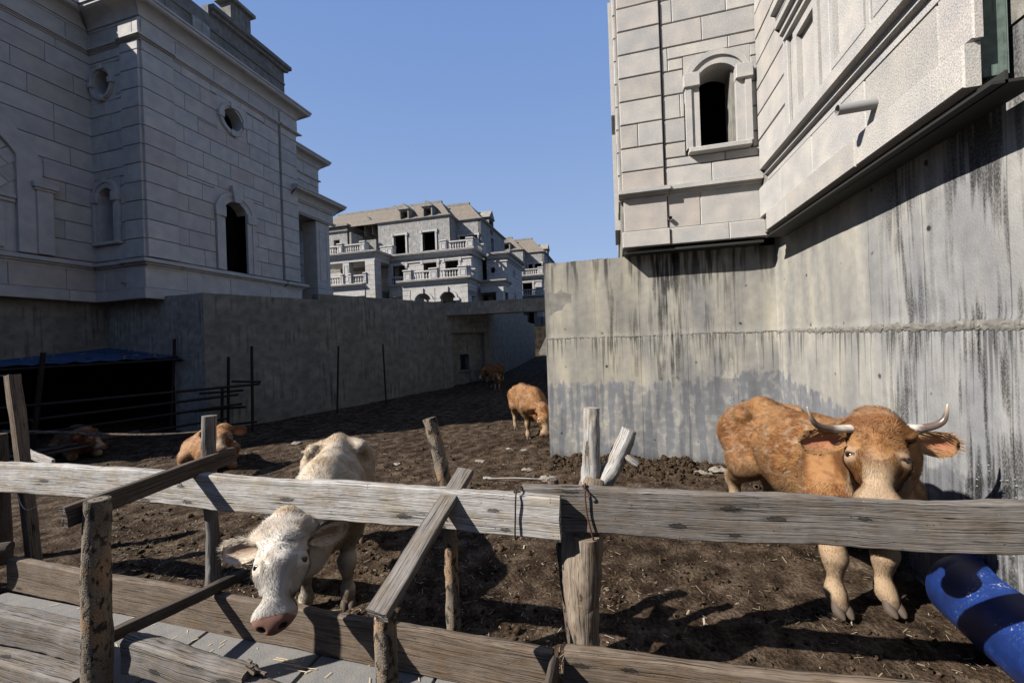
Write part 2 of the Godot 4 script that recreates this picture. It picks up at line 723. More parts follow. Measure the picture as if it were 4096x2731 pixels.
# the tall cast wall on the right, unrolled: u 0..8.2 m (front face, then the face along the lane), v 0..3.6 m up
const WU := 8.2
const WV := 3.6
func make_wall_texture() -> void:
	var w := 1920
	var h := 840
	var fine := nbytes(w, h, 500, 220, 61, 3)
	var mid := nbytes(w, h, 60, 26, 62, 4)
	var st := nbytes(w, h, 190, 4, 63, 3)
	var st2 := nbytes(w, h, 60, 3, 64, 3)
	var big := nbytes(w, h, 9, 4, 65, 4)
	var br := nbytes(w, h, 700, 170, 66, 3)
	var tone := nbytes(w, h, 22, 2, 67, 2)
	var rgb := PackedByteArray()
	rgb.resize(w * h * 3)
	var hg := PackedByteArray()
	hg.resize(w * h)
	# drip lengths below the cold joint, height of the paint, places where dark runs gather: per column
	var drip := PackedFloat32Array()
	var paint := PackedFloat32Array()
	var dirt := PackedFloat32Array()
	drip.resize(w)
	paint.resize(w)
	dirt.resize(w)
	for x in w:
		var u := WU * x / w
		var d := nz.get_noise_2d(u * 16.0, 3.0) * 0.5 + nz.get_noise_2d(u * 45.0, 7.0) * 0.5
		drip[x] = smoothstep(0.02, 0.4, d) * (0.15 + 0.75 * absf(nz.get_noise_2d(u * 11.0, 11.0)))
		var py := 1.12
		if u > 1.8:
			py = lerpf(1.12, 1.27, smoothstep(1.8, 3.0, u))
		if u > 3.2:
			py = lerpf(1.27, 0.86, clampf((u - 3.2) / 2.4, 0.0, 1.0))
		paint[x] = py + 0.03 * nz.get_noise_2d(u * 3.0, 5.0) + 0.03 * snappedf(nz.get_noise_2d(u * 7.0, 1.0), 0.35)
		dirt[x] = 1.25 * exp(-pow((u - 1.74) / 0.19, 2)) + 0.75 * exp(-pow((u - 0.98) / 0.06, 2)) + 0.6 * exp(-pow((u - 2.35) / 0.25, 2)) + 0.5 * exp(-pow((u - 1.28) / 0.06, 2)) + 1.3 * exp(-pow((u - 6.15) / 0.22, 2)) + 0.9 * exp(-pow((u - 5.5) / 0.2, 2)) + 0.6 * exp(-pow((u - 6.8) / 0.5, 2)) + 0.06
	for y in h:
		var v := WV * (1.0 - (y + 0.5) / h)
		for x in w:
			var i := y * w + x
			var u := WU * x / w
			var f := fine[i] / 255.0
			var m := mid[i] / 255.0
			var s := st[i] / 255.0
			var s2 := st2[i] / 255.0
			var g := big[i] / 255.0
			var b := br[i] / 255.0
			var t := tone[i] / 255.0
			var k := 0.76 + (f - 0.5) * 0.07 + (m - 0.5) * 0.09 + (g - 0.5) * 0.07 + (t - 0.5) * 0.20
			var warm := (0.030 if u < 1.4 else 0.016) + (t - 0.5) * 0.04
			if u > 4.6:
				warm -= 0.022 * smoothstep(4.6, 5.6, u)
			var hh := 0.55 + (f - 0.5) * 0.2 + (m - 0.5) * 0.2 + (s - 0.5) * 0.08
			if v < 1.82:
				# the lower lift, with grout runs under the joint
				k += 0.02 + (s2 - 0.5) * 0.08
				var dl := 1.80 - v
				if dl < drip[x] * 1.3:
					k -= 0.26 * smoothstep(drip[x] * 1.3, drip[x] * 0.5, dl) * (0.6 + 0.8 * (f - 0.2))
			# worn grey-lilac paint near the ground, thin in upright bands
			if v < paint[x] + 0.12:
				var thin := 0.42 + 0.75 * smoothstep(0.58, 0.40, s2) + (0.3 if u > 2.1 and v > 0.7 else 0.0)
				thin = clampf(thin - 0.35 * smoothstep(0.5, 0.68, m), 0.1, 0.95)
				thin *= smoothstep(paint[x] + 0.05, paint[x] - 0.02, v + (m - 0.5) * 0.12 + (s2 - 0.5) * 0.15)
				k = lerpf(k, 0.62 + (t - 0.5) * 0.14 + (m - 0.5) * 0.08, thin)
				warm = lerpf(warm, -0.026, clampf(thin * 1.2, 0.0, 1.0))
			# black lichen and soot runs
			var run := dirt[x] * smoothstep(0.40, 0.74, s * 0.5 + s2 * 0.5 + (g - 0.5) * 0.5)
			if u < 3.1:
				run *= smoothstep(0.95, 1.5, v + (m - 0.5) * 0.5)
			run *= 0.50 + 0.6 * smoothstep(0.35, 0.6, b)
			k -= clampf(run, 0.0, 1.0) * (0.48 if u < 3.1 else 0.42)
			# damp below the coping
			if u < 3.1 and v > 2.3:
				k -= smoothstep(0.48, 0.72, s2) * smoothstep(2.3, 2.95, v) * 0.26
			# lime bloom
			if v < 1.80 and v > 1.2 and u > 2.0 and u < 3.1:
				k += 0.22 * smoothstep(0.62, 0.74, s2 * 0.6 + g * 0.4) * smoothstep(0.4, 0.6, b)
			var pu := fposmod(u - 0.12, 0.62)
			if pu < 0.007:
				k -= 0.09
				hh -= 0.3
			if v < 0.2:
				k -= smoothstep(0.20, 0.0, v - 0.12 * (m - 0.5)) * 0.22 * smoothstep(0.3, 0.6, b)
			rgb[i * 3] = b8(k * (1.0 + warm))
			rgb[i * 3 + 1] = b8(k * (1.0 + warm * 0.35))
			rgb[i * 3 + 2] = b8(k * (1.0 - warm * 1.4))
			hg[i] = b8(hh)
	# tie holes and patched spots
	var r2 := RandomNumberGenerator.new()
	r2.seed = 9
	for iu in 13:
		for iv in 6:
			if r2.randf() < 0.25:
				continue
			var cu := 0.25 + iu * 0.62 + r2.randf_range(-0.08, 0.08)
			var cv := 0.35 + iv * 0.52 + r2.randf_range(-0.05, 0.05)
			var rad := r2.randf_range(0.012, 0.026)
			var darkk := r2.randf_range(0.35, 0.8)
			var cx := int(cu / WU * w)
			var cy := int((1.0 - cv / WV) * h)
			for dy in range(-8, 9):
				for dx in range(-8, 9):
					var px := cx + dx
					var py := cy + dy
					if px < 0 or py < 0 or px >= w or py >= h:
						continue
					var dd := Vector2(dx * WU / w, dy * WV / h).length() + (mid[py * w + px] / 255.0 - 0.5) * 0.03
					if dd < rad:
						var i := py * w + px
						var kk := lerpf(darkk, 1.0, smoothstep(rad * 0.3, rad, dd))
						for c in 3:
							rgb[i * 3 + c] = int(rgb[i * 3 + c] * kk)
						hg[i] = int(hg[i] * (0.5 + 0.5 * kk))
	keep("wall", tex_from(rgb, w, h))
	keep("wall_n", normal_from(hg, w, h, 3.5))

# ------------------------------------------------------------------ materials

func mat(c: Color, rough := 0.9, tex: Texture2D = null, nrm: Texture2D = null, sc := 1.0, world := false, nk := 1.0) -> StandardMaterial3D:
	var m := StandardMaterial3D.new()
	m.albedo_color = c
	m.roughness = rough
	m.metallic_specular = 0.35
	if tex:
		m.albedo_texture = tex
		m.uv1_scale = Vector3.ONE * sc
		if world:
			m.uv1_triplanar = true
			m.uv1_world_triplanar = true
			m.uv1_triplanar_sharpness = 8.0
	if nrm:
		m.normal_enabled = true
		m.normal_texture = nrm
		m.normal_scale = nk
	return m

func make_materials() -> void:
	var tones := [[0.98, 0.945, 0.89], [0.92, 0.89, 0.85], [1.01, 0.975, 0.92], [0.94, 0.89, 0.85], [0.87, 0.855, 0.825], [0.98, 0.95, 0.91], [0.96, 0.94, 0.90], [0.90, 0.86, 0.80], [0.92, 0.845, 0.78]]
	for i in tones.size():
		var c: Array = tones[i]
		var m := mat(lin(c[0], c[1], c[2]), 0.82, T.granite, T.granite_n, 0.5, true, 0.5)
		m.uv1_offset = Vector3(i * 0.37, i * 0.21, i * 0.53)
		stones.append(m)
	M.trim = mat(lin(0.955, 0.93, 0.895), 0.8, T.granite, T.granite_n, 0.5, true, 0.5)
	M.core = mat(lin(0.60, 0.59, 0.56), 0.95, T.concrete, T.concrete_n, 0.33, true)
	M.mortar = mat(lin(0.62, 0.60, 0.57), 0.95, T.concrete, T.concrete_n, 0.33, true)
	M.post_grey = mat(lin(0.42, 0.40, 0.385), 0.88, T.wood, T.wood_n, 1.0, false, 1.2)
	M.post_grey.uv1_scale = Vector3(0.6, 2.0, 1)
	M.inside = mat(lin(0.60, 0.59, 0.56), 0.95, T.concrete, T.concrete_n, 0.33, true)
	M.wall = mat(lin(0.66, 0.655, 0.635), 0.9, T.wall, T.wall_n, 1.0, false, 0.45)
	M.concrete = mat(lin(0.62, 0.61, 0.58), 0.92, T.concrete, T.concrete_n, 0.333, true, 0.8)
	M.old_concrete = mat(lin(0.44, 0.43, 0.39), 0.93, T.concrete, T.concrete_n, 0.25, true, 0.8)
	M.render = mat(lin(0.74, 0.74, 0.75), 0.93, T.concrete, T.concrete_n, 0.2, true, 0.5)
	M.roof = mat(lin(0.46, 0.40, 0.34), 0.95, T.concrete, T.soil_n, 0.4, true, 0.4)
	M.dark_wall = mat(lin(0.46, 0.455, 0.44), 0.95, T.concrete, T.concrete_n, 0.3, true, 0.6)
	M.soil = mat(lin(0.215, 0.175, 0.142), 0.97, T.soil, T.soil_n, 0.62, true, 1.0)
	M.soil.metallic_specular = 0.2
	M.clod = mat(lin(0.175, 0.138, 0.108), 0.97, T.soil, T.soil_n, 2.0, true, 0.8)
	M.clod.metallic_specular = 0.2
	M.earth = mat(lin(0.10, 0.088, 0.075), 0.97, T.soil, T.soil_n, 0.3, true, 0.8)
	M.wood = mat(lin(0.92, 0.90, 0.87), 0.88, T.wood, T.wood_n, 1.0, false, 1.0)
	M.wood.uv1_scale = Vector3(0.5, 2.0, 1)
	M.wood_mid = mat(lin(0.40, 0.37, 0.345), 0.88, T.wood, T.wood_n, 1.0, false, 1.0)
	M.wood_mid.uv1_scale = Vector3(0.5, 2.0, 1)
	M.wood_brown = mat(lin(0.36, 0.285, 0.22), 0.85, T.wood, T.wood_n, 1.0, false, 1.0)
	M.wood_brown.uv1_scale = Vector3(0.5, 2.0, 1)
	M.wood_dark = mat(lin(0.20, 0.165, 0.14), 0.88, T.wood, T.wood_n, 1.0, false, 1.0)
	M.wood_dark.uv1_scale = Vector3(0.5, 2.0, 1)
	M.log_bare = mat(lin(0.58, 0.48, 0.38), 0.8, T.wood, T.wood_n, 1.0, false, 1.0)
	M.log_bare.uv1_scale = Vector3(0.6, 2.2, 1)
	M.log_silver = mat(lin(0.88, 0.87, 0.85), 0.8, T.wood, T.wood_n, 1.0, false, 0.9)
	M.log_silver.uv1_scale = Vector3(0.6, 1.6, 1)
	M.bark = mat(lin(0.74, 0.69, 0.61), 0.92, T.bark, T.bark_n, 1.0, false, 1.0)
	M.bark.uv1_scale = Vector3(0.45, 1.6, 1)
	M.bark_grey = mat(lin(0.44, 0.42, 0.40), 0.92, T.bark, T.bark_n, 1.0, false, 1.0)
	M.bark_grey.uv1_scale = Vector3(0.45, 1.6, 1)
	M.slab = mat(lin(0.40, 0.39, 0.375), 0.9, T.granite, T.soil_n, 1.3, true, 0.25)
	M.steel = mat(lin(0.050, 0.040, 0.035), 0.7, T.concrete, null, 1.3, true)
	M.steel.metallic = 0.3
	M.rust = mat(lin(0.10, 0.05, 0.035), 0.85)
	M.wire = mat(lin(0.03, 0.03, 0.032), 0.6)
	M.blue_roof = mat(lin(0.06, 0.14, 0.34), 0.6, T.concrete, null, 0.5, true)
	M.plastic = mat(lin(1.0, 1.0, 1.0), 0.5, T.plastic, null, 0.9, true)
	M.plastic.metallic_specular = 0.5
	M.plastic_in = mat(lin(0.012, 0.08, 0.36), 0.5)
	M.green = mat(lin(0.30, 0.42, 0.39), 0.7, T.concrete, T.concrete_n, 1.0, true)
	M.pvc = mat(lin(0.33, 0.33, 0.33), 0.6)
	M.rock = mat(lin(0.62, 0.56, 0.50), 0.9, T.concrete, T.soil_n, 1.2, true, 0.6)
	M.steel_angle = mat(lin(0.06, 0.058, 0.055), 0.6)
	M.steel_angle.metallic = 0.4

# ------------------------------------------------------------------ masonry

# a thin slab of stone with a chamfered face, its back-left-bottom corner at the origin: w x h x d
func panel_mesh(w: float, h: float, d: float, ch: float) -> ArrayMesh:
	var key := "p%d_%d_%d_%d" % [roundi(w * 500), roundi(h * 500), roundi(d * 500), roundi(ch * 1000)]
	if mesh_cache.has(key):
		return mesh_cache[key]
	var mb := MB.new()
	var f := [Vector3(ch, ch, d), Vector3(w - ch, ch, d), Vector3(w - ch, h - ch, d), Vector3(ch, h - ch, d)]
	var m := [Vector3(0, 0, d - ch), Vector3(w, 0, d - ch), Vector3(w, h, d - ch), Vector3(0, h, d - ch)]
	var b := [Vector3(0, 0, 0), Vector3(w, 0, 0), Vector3(w, h, 0), Vector3(0, h, 0)]
	mb.quad(f[0], f[1], f[2], f[3])
	for i in 4:
		var j := (i + 1) % 4
		mb.quad(m[i], m[j], f[j], f[i])
		mb.quad(b[i], b[j], m[j], m[i])
	var am := mb.mesh()
	mesh_cache[key] = am
	return am

# rectangles (Rect2) minus a hole
func cut(list: Array, hole: Rect2) -> Array:
	var out := []
	for r: Rect2 in list:
		if not r.intersects(hole):
			out.append(r)
			continue
		var i := r.intersection(hole)
		if i.position.y > r.position.y + 0.001:
			out.append(Rect2(r.position, Vector2(r.size.x, i.position.y - r.position.y)))
		if i.end.y < r.end.y - 0.001:
			out.append(Rect2(r.position.x, i.end.y, r.size.x, r.end.y - i.end.y))
		if i.position.x > r.position.x + 0.001:
			out.append(Rect2(r.position.x, i.position.y, i.position.x - r.position.x, i.size.y))
		if i.end.x < r.end.x - 0.001:
			out.append(Rect2(i.end.x, i.position.y, r.end.x - i.end.x, i.size.y))
	return out

# frame of a wall face: x along the face to the right as seen from outside, y up, z outwards
func face_frame(origin: Vector3, right: Vector3) -> Transform3D:
	var r := right.normalized()
	return Transform3D(Basis(r, Vector3.UP, r.cross(Vector3.UP)), origin)

# solid wall with rectangular holes; its face lies on z = 0 of the frame
func core_wall(mb: MB, xf: Transform3D, w: float, y0: float, y1: float, thick: float, holes: Array) -> void:
	var list := [Rect2(0, y0, w, y1 - y0)]
	for h: Rect2 in holes:
		list = cut(list, h)
	for r: Rect2 in list:
		var t := MB.new()
		t.box(Vector3(r.position.x, r.position.y, -thick), Vector3(r.end.x, r.end.y, 0))
		append(mb, t, xf)

func append(mb: MB, other: MB, xf: Transform3D) -> void:
	var base := mb.v.size()
	mb.v.append_array(xf * other.v)
	for nn in other.n:
		mb.n.append((xf.basis * nn).normalized())
	mb.uv.append_array(other.uv)
	mb.col.append_array(other.col)
	for i in other.idx:
		mb.idx.append(i + base)

# coursed stone slabs on a wall face, each its own part of the wall
func slabs(parent: Node, xf: Transform3D, x0: float, x1: float, ys: Array, lengths: float, holes: Array, proud := 0.04, gy := 0.02, gx := 0.007, shift := 0.0) -> void:
	for row in ys.size() - 1:
		var a: float = ys[row]
		var b: float = ys[row + 1]
		var x := x0 - lengths * fposmod(0.5 * (row % 2) + shift + rng.randf_range(-0.07, 0.07), 1.0)
		while x < x1 - 0.001:
			var ln := lengths * rng.randf_range(0.86, 1.14)
			var l := maxf(x, x0)
			var r := minf(x + ln, x1)
			if x1 - r < 0.18:
				r = x1
				ln = x1 - x + 0.01
			if r - l > 0.14 or (l <= x0 and r - l > 0.05):
				var list := [Rect2(l, a, r - l, b - a)]
				for h: Rect2 in holes:
					list = cut(list, h)
				for q: Rect2 in list:
					if q.size.x < 0.04 or q.size.y < 0.04:
						continue
					var jit := rng.randf_range(-0.0025, 0.0025)
					var pm := panel_mesh(q.size.x - gx, q.size.y - gy, proud + jit, 0.008)
					var o := put(pm, "stone_panel", stones[rng.randi() % stones.size()], parent)
					o.transform = xf * Transform3D(Basis(), Vector3(q.position.x + gx * 0.5, q.position.y + gy * 0.5, 0.0))
			else:
				# too narrow a piece: let the neighbour's joint stand
				if r - l > 0.02:
					var pm2 := panel_mesh(r - l, b - a - gy, proud, 0.008)
					var o2 := put(pm2, "stone_panel", stones[rng.randi() % stones.size()], parent)
					o2.transform = xf * Transform3D(Basis(), Vector3(l, a + gy * 0.5, 0.0))
			x += ln

# a moulding: profile points (out, y) swept along the face from xa to xb, ends mitred by ma / mb_
func moulding(mb: MB, xf: Transform3D, prof: Array, xa: float, xb: float, ma := 0.0, mb_ := 0.0) -> void:
	var n := prof.size()
	var a := []
	var b := []
	for p: Vector2 in prof:
		a.append(xf * Vector3(xa - p.x * ma, p.y, p.x))
		b.append(xf * Vector3(xb + p.x * mb_, p.y, p.x))
	for i in n - 1:
		mb.quad(a[i], b[i], b[i + 1], a[i + 1])
	# back and ends
	mb.quad(b[0], a[0], a[n - 1], b[n - 1])
	for i in range(1, n - 1):
		mb.tri(a[0], a[i], a[i + 1])
		mb.tri(b[0], b[i + 1], b[i])

func cornice_profile(y: float, h: float, out: float) -> Array:
	var p := [Vector2(0.0, y), Vector2(0.05, y), Vector2(0.05, y + h * 0.12), Vector2(0.08, y + h * 0.13)]
	for k in 7:
		var t := k / 6.0
		# cavetto
		p.append(Vector2(0.08 + (out - 0.16) * (1.0 - cos(t * PI * 0.5)), y + h * (0.16 + 0.48 * sin(t * PI * 0.5))))
	p.append(Vector2(out - 0.05, y + h * 0.68))
	p.append(Vector2(out - 0.03, y + h * 0.72))
	p.append(Vector2(out - 0.03, y + h * 0.86))
	p.append(Vector2(out, y + h * 0.88))
	p.append(Vector2(out, y + h))
	p.append(Vector2(0.0, y + h + 0.03))
	return p

func ledge_profile(y: float, h: float, out: float) -> Array:
	return [Vector2(0.0, y), Vector2(out * 0.35, y), Vector2(out * 0.35, y + h * 0.22), Vector2(out * 0.62, y + h * 0.26), Vector2(out * 0.62, y + h * 0.42), Vector2(out, y + h * 0.46), Vector2(out, y + h * 0.80), Vector2(0.0, y + h)]

# closed or open band between an inner and an outer outline, with thickness from z0 to z1
func band(mb: MB, xf: Transform3D, inner: Array, outer: Array, z0: float, z1: float, closed: bool) -> void:
	var n := inner.size()
	for i in (n if closed else n - 1):
		var j := (i + 1) % n
		var a: Vector2 = inner[i]
		var b: Vector2 = inner[j]
		var c: Vector2 = outer[j]
		var d: Vector2 = outer[i]
		var A := xf * Vector3(a.x, a.y, z1)
		var B := xf * Vector3(b.x, b.y, z1)
		var Cc := xf * Vector3(c.x, c.y, z1)
		var D := xf * Vector3(d.x, d.y, z1)
		var A0 := xf * Vector3(a.x, a.y, z0)
		var B0 := xf * Vector3(b.x, b.y, z0)
		var C0 := xf * Vector3(c.x, c.y, z0)
		var D0 := xf * Vector3(d.x, d.y, z0)
		var outw := xf.basis.z
		if (Cc - A).cross(D - B).dot(outw) > 0:
			mb.quad(A, B, Cc, D)
			mb.quad(B, A, A0, B0)
			mb.quad(D, Cc, C0, D0)
		else:
			mb.quad(D, Cc, B, A)
			mb.quad(A, B, B0, A0)
			mb.quad(Cc, D, D0, C0)
	if not closed:
		for i in [0, n - 1]:
			var a: Vector2 = inner[i]
			var d: Vector2 = outer[i]
			mb.quad(xf * Vector3(a.x, a.y, z0), xf * Vector3(d.x, d.y, z0), xf * Vector3(d.x, d.y, z1), xf * Vector3(a.x, a.y, z1))

# outline of an arched opening from bottom left over the top to bottom right
func arch_line(cx: float, y0: float, half: float, spring: float, rise: float, n := 14) -> Array:
	var p := [Vector2(cx - half, y0)]
	var R := (half * half + rise * rise) / (2.0 * rise)
	var a0 := asin(clampf(half / R, -1, 1))
	if rise > half:
		a0 = PI - a0
	for k in n + 1:
		var a := lerpf(-a0, a0, float(k) / n)
		p.append(Vector2(cx + R * sin(a), spring + rise - R + R * cos(a)))
	p.append(Vector2(cx + half, y0))
	return p

# flat stone filling between a rectangle and the outline inside it (outline may be open at the bottom)
func spandrel(mb: MB, xf: Transform3D, line: Array, rect: Rect2, z: float, closed: bool) -> void:
	var c := rect.get_center()
	var outer := []
	for p: Vector2 in line:
		var d := p - c
		var k := 1e9
		if absf(d.x) > 1e-5:
			k = minf(k, rect.size.x * 0.5 / absf(d.x))
		if absf(d.y) > 1e-5:
			k = minf(k, rect.size.y * 0.5 / absf(d.y))
		outer.append(c + d * maxf(k, 1.0))
	# corners
	var n := line.size()
	for i in (n if closed else n - 1):
		var j := (i + 1) % n
		var A: Vector2 = outer[i]
		var B: Vector2 = outer[j]
		var pts := [A]
		var onx := func(q: Vector2) -> bool: return absf(absf(q.x - c.x) - rect.size.x * 0.5) < 1e-4
		if onx.call(A) != onx.call(B):
			pts.append(Vector2(rect.position.x if A.x + B.x < 2.0 * c.x else rect.end.x, rect.position.y if A.y + B.y < 2.0 * c.y else rect.end.y))
		pts.append(B)
		pts.append(line[j])
		pts.append(line[i])
		for k in range(1, pts.size() - 1):
			var q0 := xf * Vector3(pts[0].x, pts[0].y, z)
			var q1 := xf * Vector3(pts[k].x, pts[k].y, z)
			var q2 := xf * Vector3(pts[k + 1].x, pts[k + 1].y, z)
			if (q1 - q0).cross(q2 - q0).dot(xf.basis.z) > 0:
				mb.tri(q0, q1, q2)
			else:
				mb.tri(q0, q2, q1)

# arched window: surround with shoulders, keystone or not, sill. Returns the hole to leave in the slabs
func arched_window(parent: Node, xf: Transform3D, cx: float, y0: float, half: float, spring: float, rise: float, fw: float, key: bool, depth := 0.3) -> Rect2:
	var inner := arch_line(cx, y0, half, spring, rise)
	var outer := arch_line(cx, y0, half + fw, spring, rise + fw)
	var o := MB.new()
	band(o, xf, inner, outer, -depth, 0.075, false)
	var w := put(o.mesh(), "window_surround", M.trim, parent)
	# outer fillet
	var f := MB.new()
	band(f, xf, arch_line(cx, y0, half + fw * 0.62, spring, rise + fw * 0.62), arch_line(cx, y0, half + fw + 0.012, spring, rise + fw + 0.012), 0.0, 0.10, false)
	put(f.mesh(), "fillet", M.trim, w)
	for s in [-1.0, 1.0]:
		var b := MB.new()
		var bx: float = cx + s * (half + fw * 0.58)
		append(b, box_mb(Vector3(bx - fw * 0.62, spring - fw * 1.0, 0.0), Vector3(bx + fw * 0.62, spring + fw * 0.15, 0.125), 0.008), xf)
		put(b.mesh(), "shoulder", M.trim, w)
	if key:
		var kb := MB.new()
		var ky := spring + rise
		band(kb, xf, [Vector2(cx - fw * 0.42, ky - 0.03), Vector2(cx + fw * 0.42, ky - 0.03)], [Vector2(cx - fw * 0.72, ky + fw * 1.7), Vector2(cx + fw * 0.72, ky + fw * 1.7)], 0.0, 0.17, false)
		put(kb.mesh(), "keystone", M.trim, w)
	var hole := Rect2(cx - half - fw - 0.02, y0, 2.0 * (half + fw) + 0.04, spring + rise + fw + 0.03 - y0)
	var sp := MB.new()
	spandrel(sp, xf, arch_line(cx, hole.position.y + hole.size.y * 0.5, half + fw - 0.01, spring, rise + fw - 0.01), hole, 0.036, false)
	put(sp.mesh(), "spandrel", stones[1], w)
	return hole

func box_mb(lo: Vector3, hi: Vector3, ch := 0.0) -> MB:
	var b := MB.new()
	b.box(lo, hi, ch)
	return b

# oval window with four blocks
func oval_window(parent: Node, xf: Transform3D, c: Vector2, rx: float, ry: float, fw: float) -> Rect2:
	var a := []
	var b := []
	var b2 := []
	var a2 := []
	for k in 28:
		var t := TAU * k / 28
		a.append(c + Vector2(rx * cos(t), ry * sin(t)))
		a2.append(c + Vector2((rx + fw * 0.4) * cos(t), (ry + fw * 0.4) * sin(t)))
		b2.append(c + Vector2((rx + fw * 0.85) * cos(t), (ry + fw * 0.85) * sin(t)))
		b.append(c + Vector2((rx + fw) * cos(t), (ry + fw) * sin(t)))
	var o := MB.new()
	band(o, xf, a, b, -0.3, 0.06, true)
	var w := put(o.mesh(), "window_surround", M.trim, parent)
	var o2 := MB.new()
	band(o2, xf, a2, b2, 0.0, 0.095, true)
	put(o2.mesh(), "fillet", M.trim, w)
	for k in 4:
		var t := TAU * k / 4
		var p := c + Vector2((rx + fw * 0.55) * cos(t), (ry + fw * 0.55) * sin(t))
		var bl := MB.new()
		append(bl, box_mb(Vector3(p.x - fw * 0.55, p.y - fw * 0.55, 0.0), Vector3(p.x + fw * 0.55, p.y + fw * 0.55, 0.12), 0.01), xf)
		put(bl.mesh(), "block", M.trim, w)
	var hole := Rect2(c.x - rx - fw - 0.02, c.y - ry - fw - 0.02, 2 * (rx + fw) + 0.04, 2 * (ry + fw) + 0.04)
	var sp := MB.new()
	var outl := []
	for q: Vector2 in b:
		outl.append(c + (q - c) * 0.99)
	spandrel(sp, xf, outl, hole, 0.036, true)
	put(sp.mesh(), "spandrel", stones[2], w)
	return hole

func rect_frame(xf: Transform3D, r: Rect2, fw: float, z0: float, z1: float) -> MB:
	var o := MB.new()
	var i := [r.position, Vector2(r.end.x, r.position.y), r.end, Vector2(r.position.x, r.end.y)]
	var g := r.grow(fw)
	var e := [g.position, Vector2(g.end.x, g.position.y), g.end, Vector2(g.position.x, g.end.y)]
	band(o, xf, i, e, z0, z1, true)
	return o

func ramp(a: float, b: float, step: float) -> Array:
	var n := maxi(1, roundi((b - a) / step))
	var out := []
	for i in n + 1:
		out.append(lerpf(a, b, float(i) / n))
	return out

# ------------------------------------------------------------------ setting

func slope(z: float) -> float:
	if z > -8.0:
		return 0.0
	if z > -13.6:
		return 0.16 * smoothstep(-8.0, -13.6, z)
	if z > -15.2:
		return lerpf(0.16, 0.29, (-13.6 - z) / 1.6)
	return 0.29 + (-15.2 - z) * 0.044

func ground_y(x: float, z: float) -> float:
	var y := slope(z)
	y += nz.get_noise_2d(x * 0.5, z * 0.5 + 20.0) * 0.035
	y += nz.get_noise_2d(x * 2.3 + 7.0, z * 2.3) * 0.022
	var near := smoothstep(-11.0, -5.0, z)
	y += (0.5 - absf(nz.get_noise_2d(x * 5.5, z * 5.5 + 3.0))) * 0.022 * near - 0.010
	y += nz.get_noise_2d(x * 16.0 + 2.0, z * 16.0) * 0.009 * near
	# dung and earth thrown up along the foot of the tall wall
	var d := absf(z + 5.88)
	if x > -1.3:
		y += 0.11 * exp(-d * d / 0.05) * (0.55 + 0.9 * nz.get_noise_2d(x * 2.1, 4.0)) * smoothstep(-1.3, -0.7, x)
	y += 0.10 * exp(-pow((x + 1.35) / 0.5, 2) - pow((z + 7.6) / 0.9, 2))
	y += 0.08 * exp(-pow((x + 0.5) / 0.5, 2) - pow((z + 5.3) / 0.35, 2))
	return y

